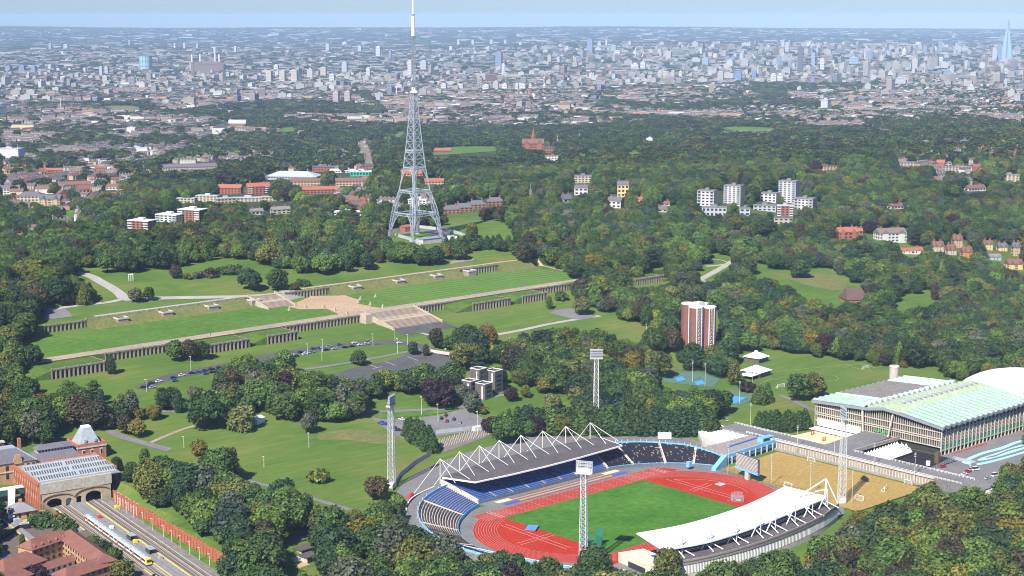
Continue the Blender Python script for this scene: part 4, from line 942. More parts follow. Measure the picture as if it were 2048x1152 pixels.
for k in range(len(zs) - 1):
    b = MB(); z0, z1 = zs[k], zs[k + 1]; w0, w1 = hw(z0), hw(z1)
    for i in range(4):
        (a, c), (d, f) = CO[i], CO[(i + 1) % 4]
        b.bar((a * w0, c * w0, z0), (d * w1, f * w1, z1), .34); b.bar((d * w0, f * w0, z0), (a * w1, c * w1, z1), .34); b.bar((a * w1, c * w1, z1), (d * w1, f * w1, z1), .34)
    b.build('lattice_section', me_, gal)
b = MB(); b.box(-.7, -.7, 8, .7, .7, 133)
for z in np.arange(8, 130, 6.): b.bar((-.9, -.9, z), (.9, .9, z + 3), .2)
b.build('lift_shaft', me_, gal)
b = MB(); b.cyl(0, 0, 134.5, 136.5, 3.6, 2.6, 10); b.cyl(0, 0, 136.5, 139.5, 2.0, 1.8, 10); b.build('collar', me_, steel_white)
b = MB()
for i in range(4): a, c = CO[i]; b.bar((a * 1.45, c * 1.45, 138), (a * 1.2, c * 1.2, 186), .34)
for k in range(24):
    z0, z1 = 138 + k * 2., 140 + k * 2.
    for i in range(4): (a, c), (d, f) = CO[i], CO[(i + 1) % 4]; b.bar((a * 1.4, c * 1.4, z0), (d * 1.4, f * 1.4, z1), .15); b.bar((a * 1.4, c * 1.4, z1), (d * 1.4, f * 1.4, z1), .15)
b.build('upper_lattice', me_, M('lattice_grey', (.30, .33, .36), .5))
for z, c in ((158, 1), (146, -1), (152, 1)): b = MB(); b.cyl(c * 2.2, 0, z, z + 1.6, .9, n=8); b.build('dish', me_, steel_white)
b = MB()
for k in range(9): b.cyl(0, 0, 186 + k * 2., 187.6 + k * 2., 1.75, n=10); b.cyl(0, 0, 187.6 + k * 2., 188 + k * 2., 1.5, n=10)
b.build('aerial_drum', me_, white)
b = MB(); b.cyl(0, 0, 204, 206, .8, n=8); b.box(-1.5, -.4, 204.4, 1.5, .4, 205.6); b.build('bracket', me_, steel_grey); b = MB(); b.cyl(0, 0, 206, 219, .95, n=8); b.build('top_pole', me_, white)
sheet('compound_yard', gpoly([(788, 470), (840, 490), (905, 484), (890, 462), (820, 458)]), asphalt, .2, 6); sheet('compound_lawn', gpoly([(796, 469), (828, 478), (868, 470), (840, 463)]), lawn_mat, .3, 6)
s, t, z = G(858, 484); e = empty('plant_building', 'flat blue grey plant building at the foot of the mast', 'building', (s, t, z)); b = MB(); b.box(-11, -5, -.5, 11, 5, 3.6); b.build('walls', e, conc_pale); b = MB(); b.box(-11.4, -5.4, 3.6, 11.4, 5.4, 4.1); b.build('roof', e, M('blue_slate', (.22, .30, .36), .6))
s, t, z = G(818, 462); e = empty('brick_hut', 'small red brick building behind the mast legs', 'building', (s, t, z)); b = MB(); b.box(-8, -4, -.5, 8, 4, 4.5); b.build('walls', e, M('red_brick', (.33, .12, .075), .9, var=.2, scale=.8)); b = MB(); b.gable(0, 0, 4.5, 16, 8, 2, over=.4); b.build('roof', e, MATS['red_brick'])
for k, (x, y) in enumerate(((898, 478), (905, 477), (914, 477))): s, t, z = G(x, y); b = MB(); b.cyl(0, 0, 0, 3.0 - .5 * k, 2.2, 1.9, 12); o = b.build('storage_tank', mat=white); o.location = (s, t, z); tag(o, ('largest', 'middle', 'smallest')[k] + ' white tank beside the hedge at the right mast leg', 'tank')
mesh_fence('compound_fence', 'grey panel fence round the foot of the mast', gpoly([(790, 472), (842, 492)]), 3, steel_grey, 4, sheet_=M('fence_panel_grey', (.42, .45, .46), .6)); mesh_fence('compound_fence', 'grey panel fence behind the mast towards the field', gpoly([(785, 464), (838, 456), (890, 462), (930, 474)]), 3, steel_grey, 5, sheet_=MATS['fence_panel_grey'])
# ---------------------------------------------------------------- sports hall and its surroundings
copper = M('copper_roof', (.30, .42, .33), .7, col2=(.36, .475, .39), scale=.08, scale2=.6); copper_w = M('pale_copper_roof', (.36, .45, .43), .7, col2=(.45, .53, .51), scale=.1, scale2=.6)
copper_b = M('stained_copper_roof', (.30, .37, .24), .7, col2=(.36, .43, .30), scale=.2, scale2=.7); roof_brown = M('brown_grey_roof', (.15, .135, .125), .9, col2=(.20, .185, .17), scale=.15, scale2=.8)
fin = M('concrete_fin', (.50, .45, .36), .85); green_glass = M('green_panel', (.03, .26, .19), .4); dark_clad = M('dark_cladding', (.045, .042, .04), .7)
hall = empty('sports_hall', 'large sports hall with folded pale green roof and ribbed concrete sides', 'sports hall', (0, 0, 0))
S0, S1, TA, TB, ZE = 813.5, 912.0, 521.0, 613.0, 17.6
b = MB(); b.box(S0 + 1.2, TA + 1.2, -1, S1 - 1, TB - 1.2, 16.5); b.build('core', hall, dark_clad)
NP = 18; pw = (S1 + 2 - S0 + 2) / NP
def strip(name, prof, mat_of):
    """folded plates running across the hall: prof is a list of (T, z) from eave to crest"""
    for k in range(NP):
        b = MB(); s0 = S0 - 2 + k * pw; sm, s1 = s0 + pw * .5, s0 + pw
        for (t0, z0), (t1, z1) in zip(prof[:-1], prof[1:]):
            for sa, sb, da, db in ((s0, sm, 0, 1.15), (sm, s1, 1.15, 0)):
                q = [(sa, t0, z0 + da), (sb, t0, z0 + db), (sb, t1, z1 + db), (sa, t1, z1 + da)]
                if t1 < t0: q = q[::-1]
                b.hexa([(x, y, z - .35) for x, y, z in q], q)
        b.build(name, hall, mat_of(k))
strip('roof_plate', [(519, ZE), (549, 21.5)], lambda k: copper); strip('crest_plate', [(549, 21.5), (561, 22.6)], lambda k: copper_b); strip('crest_plate', [(561, 22.6), (573, 20.2)], lambda k: copper_b)
strip('roof_plate', [(614.5, ZE), (594, 19.0), (575, 20.0)], lambda k: copper if k < 4 else (copper_w if k > 13 or k == 4 else roof_brown))
for k in range(NP):
    s = S0 - 2 + k * pw; b = MB(); b.bar((s, 519, ZE + .12), (s, 549, 21.62), .34); b.bar((s, 614.5, ZE + .12), (s, 594, 19.12), .34); b.bar((s, 594, 19.12), (s, 577.6, 19.9), .34); b.build('roof_seam', hall, M('seam_grey', (.17, .22, .19), .7))
for k in range(NP - 1):                                             # row of little roof gables
    s = S0 + 4 + k * pw; b = MB(); b.hexa([(s - 2.2, 574, 20.2), (s + 2.2, 574, 20.2), (s + 2.2, 577.5, 20.2), (s - 2.2, 577.5, 20.2)], [(s - .2, 574, 22.6), (s + .2, 574, 22.6), (s + .2, 577.5, 22.2), (s - .2, 577.5, 22.2)]); b.build('roof_gable', hall, copper_w)
for k in range(2, NP - 1): s = S0 + k * pw; b = MB(); b.box(s, 556.5, 22.6, s + 3.6, 559.2, 23.7); b.build('skylight', hall, steel_grey)
b = MB(); b2_ = MB()
for k in range(NP):
    s0 = S0 - 2 + k * pw; sm, s1 = s0 + pw * .5, s0 + pw
    for sa, sb, da, db in ((s0, sm, 0, 1.15), (sm, s1, 1.15, 0)):
        for t in (518.8, 614.2): (b if t < 560 else b2_).hexa([(sa, t, ZE - 1.5 + da), (sb, t, ZE - 1.5 + db), (sb, t + .5, ZE - 1.5 + db), (sa, t + .5, ZE - 1.5 + da)], [(sa, t, ZE + .05 + da), (sb, t, ZE + .05 + db), (sb, t + .5, ZE + .05 + db), (sa, t + .5, ZE + .05 + da)])
b.build('eaves_fascia', hall, M('grey_fascia', (.26, .27, .29), .7)); b2_.build('eaves_fascia', hall, MATS['grey_fascia'])
b = MB()
for ta, tb, za, zb in ((519, 549, ZE, 21.2), (549, 561, 21.2, 22.2), (561, 573, 22.2, 20), (573, 614, 20, ZE)): b.hexa([(S0 - 2.1, ta, za - 1.6), (S0 - 1.6, ta, za - 1.6), (S0 - 1.6, tb, zb - 1.6), (S0 - 2.1, tb, zb - 1.6)], [(S0 - 2.1, ta, za + .2), (S0 - 1.6, ta, za + .2), (S0 - 1.6, tb, zb + .2), (S0 - 2.1, tb, zb + .2)])
b.build('verge_fascia', hall, MATS['grey_fascia'])
ht = lambda t: float(np.interp(t, [519, 549, 561, 573, 614], [16.2, 19.6, 20.6, 18.4, 16.2]))
n = 58
for k in range(n + 1):                                              # fins of the long left side
    t = TA + (TB - TA) * k / n; b = MB(); zb = 4.6 if t < 556 or t > 574 else 4.8
    if k % 29 == 0: zb = -.5
    b.box(S0 - .1, t - .16, zb, S0 + .55, t + .16, ht(t)); b.build('fin', hall, fin)
for z in (4.6, 8.6, 9.8, 13.6): b = MB(); b.box(S0 - .25, TA, z, S0 + .4, TB, z + .5); b.build('band', hall, fin)
b = MB(); b.box(S0 + .9, TA + .5, 4.6, S0 + 1.25, TB - .5, 15.8); b.build('glazing', hall, M('grey_brown_glazing', (.085, .075, .065), .35, spec=.5))
b = MB(); b.box(S0 - .4, 578, 1.8, S0 + 1, 611, 6.6); b.build('cream_panel', hall, M('cream_panel', (.62, .57, .46), .8)); b = MB(); b.box(S0 - 9, 577, .9, S0 - .5, 611, 1.3); b.build('canopy', hall, white)
b = MB()
for i in range(9): b.obox(S0 - .6, 559 + i * 1.1, 6.0 + .5 * math.sin(i * 1.7), .25, .8, .9 + .4 * (i % 3), .0)
b.build('green_banner', hall, M('bright_green', (.05, .42, .10), .6))
for tt, sg in ((574.5, 1), (556.5, -1)): b = MB(); b.bar((S0 - 2.6, tt, 4), (S0 - 1.2, tt + sg * 2, 19), .9); b.build('raking_pier', hall, fin)
for k in range(25):                                                 # near side: bays with louvres and green panels
    s = S0 + (S1 - S0) * k / 24.
    b = MB(); b.box(s - .28, TA - .5, -.5, s + .28, TA + .3, 16.4); b.build('fin', hall, fin)
    if k < 24:
        w = (S1 - S0) / 24.
        for q in range(9): z = 6.2 + q * .88; b = MB(); b.box(s + .28, TA - .1, z, s + w - .28, TA + .2, z + .42); b.build('louvre', hall, fin)
        b = MB(); b.box(s + .28, TA - .05, 3.3, s + w - .28, TA + .25, 5.7); b.build('green_panel', hall, green_glass); b = MB(); b.box(s + .28, TA, 14.2, s + w - .28, TA + .25, 16.4); b.build('window', hall, glass_dark)
b = MB(); b.box(S0, TA - .3, 2.6, S1, TA + .2, 3.2); b.build('band', hall, fin)
# pool dome behind, chimney
b = MB()
DP = lambda i, k: (972 + 47 * math.cos(i * math.pi / 10) * math.cos(k * math.pi / 16), 566 + 40 * math.sin(i * math.pi / 10) * math.cos(k * math.pi / 16), 1 + 20 * math.sin(k * math.pi / 16))
for i in range(20):
    for k in range(8): b.face(DP(i, k), DP(i + 1, k), DP(i + 1, k + 1), DP(i, k + 1))
dm = b.build('white_dome', mat=white_roof); tag(dm, 'big white rounded air dome behind the green roofed sports hall', 'dome')
dm.data.polygons.foreach_set('use_smooth', [True] * len(dm.data.polygons))
e = empty('chimney', 'round pale brick chimney stack behind the sports hall roof', 'chimney', (918, 627, 2)); b = MB(); b.cyl(0, 0, -2, 19.5, 3.0, 3.2, 16); b.build('shaft', e, fin); b = MB(); b.cyl(0, 0, 19.5, 20.3, 3.5, 3.3, 16); b.build('cap', e, conc_pale)
# raised road with ribbed retaining wall beside the ochre pitch
road_z = flat(5.0)
b = MB(); b.box(755, 455, -1, 768.5, 640, 5.0); o = b.build('raised_road', mat=asphalt); o['kind'] = 'structure'
rw = empty('retaining_wall', 'ribbed concrete retaining wall between ochre pitch and raised road', 'wall', (0, 0, 0)); b = MB(); b.box(753.6, 486, -.3, 755, 599, 5.0); b.build('wall', rw, M('stained_concrete', (.28, .24, .17), .95, col2=(.38, .33, .25), scale=.5, scale2=1.4, stretch=(1, 1, .15)))
for k in range(57): t = 487 + k * 1.96; b = MB(); b.box(753.1, t, .8, 753.65, t + .55, 3.9); b.build('rib', rw, conc_pale)
b = MB(); b.box(753.0, 486, 5.0, 754.2, 600, 5.9); b.build('coping', rw, conc_pale); b = MB(); b.box(751.2, 486, 0, 753.6, 599, .9); b.build('plinth', rw, conc_step)
def railing(label, p, q, z, n, mat=steel_white, h=1.1):
    e = empty('railing', label, 'railing', (0, 0, 0)); (a, c), (d, f) = p, q
    for k in range(n + 1): x, y = a + (d - a) * k / n, c + (f - c) * k / n; b = MB(); b.bar((x, y, z), (x, y, z + h), .2); b.build('post', e, mat)
    b = MB(); b.bar((a, c, z + h), (d, f, z + h), .16); b.bar((a, c, z + h * .5), (d, f, z + h * .5), .12); b.build('rail', e, mat); return e
railing('white railing on the pitch side of the raised road', (755, 470), (755, 620), 5, 60); railing('white railing on the hall side of the raised road', (768, 470), (768, 549), 5, 34)
railing('white railing where the raised road starts', (768, 572), (768, 640), 5, 26)
b = MB(); b.prism([(768.4, 551), (768.4, 571), (814, 575), (814, 556)], 4.0, 5.0); o = b.build('footbridge', mat=asphalt); tag(o, 'wide paved bridge from the raised road into the sports hall', 'bridge')
b = MB(); b.box(768.4, 549.6, 4.2, 813, 550.9, 6.2); o = b.build('bridge_parapet', mat=conc_step); tag(o, 'concrete parapet along the bridge above the dark court', 'parapet')
b = MB(); b.prism([(755, 430), (766, 430), (768.4, 456), (755, 456)], 2.6, 5.0); o = b.build('road_bridge', mat=conc_pale); tag(o, 'concrete end of the raised road bridge above the trees', 'bridge')
# dark sunken court with white pyramids
dkc = M('dark_court', (.028, .027, .032), .8, var=.25, scale=.2); sheet('dark_court', [(769, 505), (813, 511), (813, 556), (769, 550)], dkc, .06, 60, zf=flat(0))
pyr = empty('pyramid_rooflights', 'white pointed canopies standing in rows on the dark sunken court', 'canopy', (0, 0, 0)); b = MB(); b.use(white_roof); q = [(-1.2, -1.2, 0), (1.2, -1.2, 0), (1.2, 1.2, 0), (-1.2, 1.2, 0)]; ap_ = (0, 0, 2.9)
for i in range(4): b.face(q[i], q[(i + 1) % 4], ap_)
b.face(*q[::-1]); pm = b.mesh('pyramid')
for i in range(12):
    for k in range(5):
        if i > 9 and k < 2: continue
        o = bpy.data.objects.new('pyramid', pm); COL.objects.link(o); o.parent = pyr; o.location = (775.5 + i * 3.1, 534.5 + k * 3.2 + .09 * i * 3.1 * .5, 1.2)
b = MB(); b.prism([(773.5, 532.5), (807, 534), (811, 551), (774, 548.5)], .1, 1.2); b.build('base', pyr, dkc)
for k in range(14): b = MB(); t = 508 + k * 1.85; b.box(771, t, .06, 811, t + .5, .35); o = b.build('dark_bench', mat=dkc); tag(o, 'long dark step across the sunken court below the sports hall', 'step', 'dark steps across the sunken court')
b = MB(); b.cyl(790, 514, 0, 2.6, 1.3, n=12); o = b.build('white_globe_vent', mat=white); tag(o, 'white round vent standing on the dark court', 'vent'); b = MB(); b.box(797, 512, -.2, 799.5, 514.5, 6.5); o = b.build('brown_pier', mat=M('brown_pier', (.14, .08, .045), .8)); tag(o, 'square brown pier on the edge of the dark court', 'pier')
mesh_fence('mesh_fence', 'wire fence along the near edge of the dark court', [(769.5, 504), (812, 510.5)], 2.6, steel_grey, 3, flat(0))
# sand court
sheet('sand_court', [(782, 582), (806, 580), (808, 607), (784, 609)], M('beach_sand', (.66, .53, .32), .95), .08, 60, zf=flat(0)); 
for k, (x, y) in enumerate(((790, 588), (797, 602))):
    e = empty('net_post', ('near', 'far')[k] + ' pair of red posts on the sand court', 'net', (x, y, 0)); b = MB(); b.bar((-1, 0, 0), (-1, 0, 2.6), .5); b.bar((1, 0, 0), (1, 0, 2.6), .5); b.build('post', e, M('red_pad', (.55, .06, .03), .7))
b = MB(); b.box(806, 584, .05, 807, 606, .9); o = b.build('white_barrier', mat=white); tag(o, 'low white barrier between sand court and sports hall', 'barrier')
b = MB(); b.box(781, 580.5, .05, 806, 581.2, .7); o = b.build('green_kerb', mat=MATS['bright_green']); tag(o, 'green edging board along the sand court', 'kerb')
b = MB(); b.box(775, 612, 0, 776, 640, 3.2); o = b.build('blue_hoarding', mat=M('grey_blue_hoarding', (.20, .24, .30), .7)); tag(o, 'blue grey hoarding under the clipped conifers', 'hoarding'); b = MB(); b.box(774.6, 618, 1.4, 774.9, 630, 3.0); o = b.build('banner', mat=white); tag(o, 'white banner hung on the blue grey hoarding', 'banner')
# model car track and yard with parked cars
sheet('yard', [(770, 455), (905, 470), (912, 521.5), (813, 521.5), (769, 504)], asphalt, .03, 60, zf=flat(0)); lb_ = M('light_blue_paint', (.34, .62, .70), .8, var=.1)
def loop(cx, cy, pts): return smooth_poly([(cx + x, cy + y) for x, y in pts], 5)
sheet('model_car_track', loop(845, 500, [(-32, 6), (-36, 0), (-30, -6), (0, -8.5), (34, -9), (44, -4), (42, 6), (30, 9), (12, 8), (-10, 9)]), lb_, .06, 60, zf=flat(0)); sheet('model_car_track', loop(845, 500, [(-29, 3.5), (-31, 0), (-26, -3.5), (0, -6), (32, -6.4), (40, -3), (38, 4), (28, 6), (10, 4.6), (-10, 6)]), asphalt, .09, 60, zf=flat(0)); sheet('model_car_track', loop(845, 500, [(-22, 2), (-22, -1.6), (0, -3.6), (26, -3.6), (32, -1), (26, 2.6), (0, 2.4)]), lb_, .12, 60, zf=flat(0)); sheet('model_car_track', loop(845, 500, [(-16, 1), (-10, -1.6), (6, -.4), (22, -1.6), (24, 0), (8, 1.2), (-4, .2)]), asphalt, .15, 60, zf=flat(0))
b = MB()
for k in range(14): x = 822 + k * 2.6; b.box(x, 517.6 - .02 * k, 0, x + 1.2, 518.0, .8)
rb = b.build('barriers', mat=MATS['red_pad']); tag(rb, 'row of red and white plastic barriers along the hall', 'barrier')
b = MB(); b.box(806, 496, 0, 812, 497, 1.8); b.box(812, 497, 0, 813, 512, 1.8); o = b.build('panel_fence', mat=steel_grey); tag(o, 'grey panel fence at the near corner of the sports hall', 'fence')
# ---------------------------------------------------------------- railway station, train, platforms (built along the line of the railway)
RA = math.radians(-8.25); RO = (395.0, 770.0)
def RL(x, y): return (RO[0] + math.cos(RA) * x - math.sin(RA) * y, RO[1] + math.sin(RA) * x + math.cos(RA) * y)
def rthing(name, label, cat, group=None): return empty(name, label, cat, (RO[0], RO[1], 0), RA, group)
brick = M('red_brick_wall', (.36, .135, .08), .9, col2=(.46, .19, .11), scale=.35, scale2=1.6); brick_y = M('stock_brick', (.42, .25, .13), .9, col2=(.52, .33, .18), scale=.35, scale2=1.6); brick_o = M('orange_brick', (.36, .112, .056), .9, col2=(.44, .155, .08), scale=.3, scale2=1.8)
slate = M('slate_roof', (.125, .120, .145), .6, col2=(.17, .165, .19), scale=.2, scale2=1.5); lead = M('lead_roof', (.29, .32, .335), .6, col2=(.37, .40, .415), scale=.3, scale2=1.4); zinc = M('zinc_roof', (.27, .285, .30), .5, var=.1)
old_conc = M('weathered_concrete', (.40, .37, .29), .95, col2=(.52, .48, .40), scale=.25, scale2=1.2); tile = M('brown_roof_tile', (.19, .082, .060), .85, col2=(.25, .112, .082), scale=.25, scale2=2.0); ballast = M('ballast', (.14, .11, .09), .95, var=.25, scale=.6); rail_m = M('rail_steel', (.34, .31, .29), .45)
plat = M('platform', (.24, .23, .225), .9, var=.1, scale=.3, scale2=1.2); plat_old = M('old_platform', (.20, .185, .165), .95, var=.2, scale=.3, scale2=1.0); yellow = M('yellow_line', (.62, .50, .12), .7)
def rsheet(name, x0, y0, x1, y1, mat, z, x0b=None, x1b=None):
    return sheet(name, [RL(x0b if x0b is not None else x0, y0), RL(x1b if x1b is not None else x1, y0), RL(x1, y1), RL(x0, y1)], mat, z, 80, zf=flat(0))
rsheet('track_bed', -60, -175, 17, 60, ballast, .10)
def rbox(b, x0, y0, z0, x1, y1, z1): b.prism([RL(x0, y0), RL(x1, y0), RL(x1, y1), RL(x0, y1)], z0, z1)
b = MB(); rbox(b, -9.2, -175, .1, -.3, 3, 1.1); o = b.build('island_platform', mat=plat); o['kind'] = 'structure'; b = MB(); rbox(b, -9.2, -23, .1, -12.2, 3, 1.1) if False else None
b = MB(); rbox(b, 6.2, -175, .1, 11.3, 3, 1.05); o = b.build('side_platform', mat=plat_old); o['kind'] = 'structure'
b = MB(); rbox(b, -20.5, -45, .1, -17.6, 2, 1.0); o = b.build('bay_platform', mat=plat); o['kind'] = 'structure'; b = MB(); rbox(b, -14.2, -175, .1, -16.0, -118, 1.0); o = b.build('bay_platform', mat=plat); o['kind'] = 'structure'
rsheet('platform_edge_line', -1.9, -175, -.9, 0, yellow, 1.13); rsheet('platform_edge_line', -9.0, -175, -8.2, -30, yellow, 1.13); rsheet('platform_edge_line', -18.7, -45, -17.9, 0, yellow, 1.03); rsheet('platform_edge_line', 6.35, -175, 6.75, 0, conc_pale, 1.08); rsheet('platform_joint', -5.2, -170, -5.0, 0, M('drain', (.08, .08, .08), .9), 1.12); rsheet('platform_edge_line', -15.9, -175, -15.2, -118, yellow, 1.03)
rsheet('grass_strip', 11.4, -150, 16.5, -40, lawn_mat, .9, 11.4, 18.5)
for k, x in enumerate((2.9, -11.0, -15.0)):
    e = rthing('railway_track', ('rails beside the grassy old platform', 'rails under the stopped train', 'rails of the short bay beside the train')[k], 'track')
    for d in (-.75, .75): b = MB(); b.box(x + d - .1, -175, .12, x + d + .1, 40, .42); b.build('rail', e, rail_m)
    b = MB()
    for q in range(118): b.box(x - 1.3, -175 + q * 1.8, .11, x + 1.3, -174.5 + q * 1.8, .2)
    b.build('sleepers', e, M('sleeper', (.19, .155, .125), .95)); b = MB(); b.box(x + 1.5, -175, .15, x + 1.62, 30, .5); b.build('third_rail', e, conc_pale)
# station shed
st = rthing('station_shed', 'station train shed with grey glazed ridge roof and concrete front on arches', 'station')
b = MB()                                                             # concrete front with two wide and two narrow arched openings
ops = [(-21.6, -13.2, 5.2), (-11.2, -8.0, 4.2), (-5.6, -2.6, 4.4), (-.6, 8.2, 6.0)]; xs0 = -24.5
def arch_wall(b, x0, x1, y0, y1, h, ops):
    cur = x0
    for a, c, top in ops:
        b.box(cur, y0, -.3, a, y1, h); r = (c - a) / 2; k = 8; pr = None; sp = max(.5, top - r * .62)
        for i in range(k + 1):
            an = math.pi * i / k; x, z = (a + c) / 2 - r * math.cos(an), sp + (top - sp) * math.sin(an)
            if pr: b.hexa([(pr[0], y0, pr[1]), (x, y0, z), (x, y1, z), (pr[0], y1, pr[1])], [(pr[0], y0, h), (x, y0, h), (x, y1, h), (pr[0], y1, h)])
            pr = (x, z)
        cur = c
    b.box(cur, y0, -.3, x1, y1, h)
arch_wall(b, -24.5, 13.5, 3.2, 4.4, 9.0, ops); b.build('arch_wall', st, M('cream_arches', (.44, .36, .24), .9, var=.2, scale=.4))
b = MB(); b.box(-24.9, 2.9, 8.6, 14, 4.4, 14.2); b.build('front_wall', st, old_conc)
for a, c, top in ((-23.6, -7.2, 7.3), (-6.6, 13.2, 8.2)):
    b = MB(); pr = None
    for i in range(11):
        an = math.pi * i / 10; x, z = (a + c) / 2 - (c - a) / 2 * math.cos(an), 4.6 + (top - 4.6) * math.sin(an)
        if pr: b.hexa([(pr[0], 2.6, pr[1]), (x, 2.6, z), (x, 3.2, z), (pr[0], 3.2, pr[1])], [(pr[0], 2.6, pr[1] + .5), (x, 2.6, z + .5), (x, 3.2, z + .5), (pr[0], 3.2, pr[1] + .5)])
        pr = (x, z)
    b.build('arch_band', st, M('arch_band_stone', (.33, .26, .17), .9))
b = MB(); b.box(-11.2, 4.5, .5, -8.0, 4.7, 4.2); b.build('glass_screen', st, M('pale_glazing', (.30, .36, .42), .3))
b = MB(); b.box(-25.2, 3.0, -.3, -24.3, 48, 14.6); b.build('side_wall', st, brick)
for k in range(15): y = 4.5 + k * 3.0; b = MB(); b.box(-25.7, y, 0, -25.2, y + .9, 13.4); b.build('pilaster', st, brick_o)
for k in range(14): y = 5.9 + k * 3.0; b = MB(); b.box(-25.35, y, 9.4, -25.18, y + 1.2, 11.9); b.build('window', st, conc_pale)
for k in range(14): y = 5.9 + k * 3.0; b = MB(); b.box(-25.35, y, 4.4, -25.18, y + 1.2, 7.0); b.build('window', st, conc_pale)
b = MB(); b.box(-25.9, 2.9, 13.2, -25.2, 48, 14.8); b.build('cornice', st, brick_o); b = MB(); b.box(19.5, 12, 0, 20.6, 47, 14.8); b.build('side_wall', st, brick); b = MB(); b.box(-24.3, 46.8, 8, 20, 47.6, 14.6); b.build('rear_wall', st, brick)
b = MB(); b.box(-24.3, 4.4, 13.2, 19.5, 46.8, 13.7); b.build('roof_deck', st, zinc)
for k in range(3):                                                   # three long glazed ridges with lead between
    y = 13.5 + k * 11.2
    b = MB(); b.hexa([(-23.5, y - 4.6, 13.7), (18.8, y - 4.6, 13.7), (18.8, y + 4.6, 13.7), (-23.5, y + 4.6, 13.7)], [(-23.5, y - .1, 16.0), (18.8, y - .1, 16.0), (18.8, y + .1, 16.0), (-23.5, y + .1, 16.0)]); rg = b.build('ridge_roof', st, lead)
    pn = MB(); pn.hexa([(-.36, -3.6, .44), (.36, -3.6, .44), (.36, -1.2, 1.75), (-.36, -1.2, 1.75)], [(-.36, -3.65, .56), (.36, -3.65, .56), (.36, -1.25, 1.87), (-.36, -1.25, 1.87)]); pmesh = pn.mesh('rooflight'); pmesh.materials.append(M('rooflight_glass', (.10, .105, .11), .3))
    for q in range(30):
        if q == 15: continue
        o = bpy.data.objects.new('rooflight', pmesh); COL.objects.link(o); o.parent = rg; o.location = (-22.6 + q * 1.4, y, 13.72)
sb2 = rthing('station_house', 'red brick station house with grey hipped roof left of the train shed', 'building')
b = MB(); b.box(-42, 46, 0, -13, 67, 16); b.build('walls', sb2, brick_y); b = MB(); b.hexa([(-42.6, 45.4, 16), (-12.4, 45.4, 16), (-12.4, 67.6, 16), (-42.6, 67.6, 16)], [(-33, 53, 22.2), (-21, 53, 22.2), (-21, 60, 22.2), (-33, 60, 22.2)]); rf_ = b.build('roof', sb2, slate)
b = MB(); b.box(-32.6, 53.3, 22.2, -21.4, 59.7, 22.6); b.build('flat_top', rf_, lead)
for p, q in (((-42.6, 45.4, 16), (-33, 53, 22.2)), ((-12.4, 45.4, 16), (-21, 53, 22.2)), ((-33, 53, 22.3), (-21, 53, 22.3))): b = MB(); b.bar(p, q, .6); b.build('hip', rf_, lead)
b = MB(); b.box(-25, 45.3, 15.2, -20.6, 46.6, 18.0); b.box(-24.2, 45.3, 18, -21.4, 46.6, 20.2); b.build('stone_dormer', rf_, brick_y)
for x in (-39, -34.5, -29.5, -18, -15): b = MB(); b.box(x, 45.85, 12.0, x + 1.5, 46.05, 14.6); b.build('window', sb2, glass_dark); b = MB(); b.box(x, 45.85, 7.4, x + 1.5, 46.05, 10.0); b.build('window', sb2, glass_dark)
b = MB(); b.box(-42.3, 45.6, 10.8, -12.7, 46.1, 11.3); b.build('string_course', sb2, conc_pale)
for x in (-36, -17): b = MB(); b.box(x, 63, 16, x + 1.6, 65, 24.5); b.build('chimney', sb2, brick)
hl = rthing('booking_hall', 'long slate roofed hall with glazed lantern between station house and tower', 'building')
b = MB(); b.box(-13, 48.5, 0, 13, 64, 14); b.build('walls', hl, brick); b = MB(); b.hexa([(-13.5, 48, 14), (13.3, 48, 14), (13.3, 64.5, 14), (-13.5, 64.5, 14)], [(-9.5, 53.2, 17), (10.6, 53.2, 17), (10.6, 60, 17), (-9.5, 60, 17)]); b.build('roof', hl, slate); b = MB(); b.box(-9.3, 53.4, 17, 10.4, 59.8, 18.9); ln_ = b.build('lantern', hl, conc_pale)
for q in range(11): b = MB(); x = -8.7 + q * 1.75; b.box(x, 53.25, 17.4, x + 1.1, 53.45, 18.6); b.build('window', ln_, glass_dark)
b = MB(); b.gable(.5, 56.6, 18.9, 21.5, 8.2, 2.2, hip=3); b.build('lantern_roof', hl, slate)
tw_ = rthing('station_tower', 'square brick tower with steep pale lead roof behind the train shed', 'tower')
b = MB(); b.box(13, 53, -1, 29.5, 71, 16.2); b.build('walls', tw_, brick); b = MB(); b.box(12.6, 52.6, 16.2, 29.9, 71.4, 16.9); b.build('cornice', tw_, conc_pale)
for q in ((13, 53, 29.5, 53.6), (13, 70.4, 29.5, 71), (13, 53.6, 13.6, 70.4), (28.9, 53.6, 29.5, 70.4)): b = MB(); b.box(q[0], q[1], 16.9, q[2], q[3], 18.6); b.build('parapet', tw_, brick)
b = MB(); b.hexa([(15, 55, 17), (27.5, 55, 17), (27.5, 69, 17), (15, 69, 17)], [(18.8, 59.5, 26), (23.7, 59.5, 26), (23.7, 64.5, 26), (18.8, 64.5, 26)]); tr_ = b.build('roof', tw_, lead); b = MB(); b.box(18.9, 59.6, 26, 23.6, 64.4, 26.8); b.build('roof_cap', tr_, steel_white)
for x in (17.8, 23.6): b = MB(); b.box(x, 55.2, 18.8, x + 1.4, 57.3, 20.4); b.build('dormer', tr_, steel_grey)
for x in (15.5, 20.5, 25.8): b = MB(); b.box(x, 52.8, 11.8, x + 1.6, 53.05, 15); b.build('window', tw_, steel_white); b = MB(); b.box(x + .25, 52.7, 12.1, x + 1.35, 52.8, 14.7); b.build('pane', tw_, glass_dark)
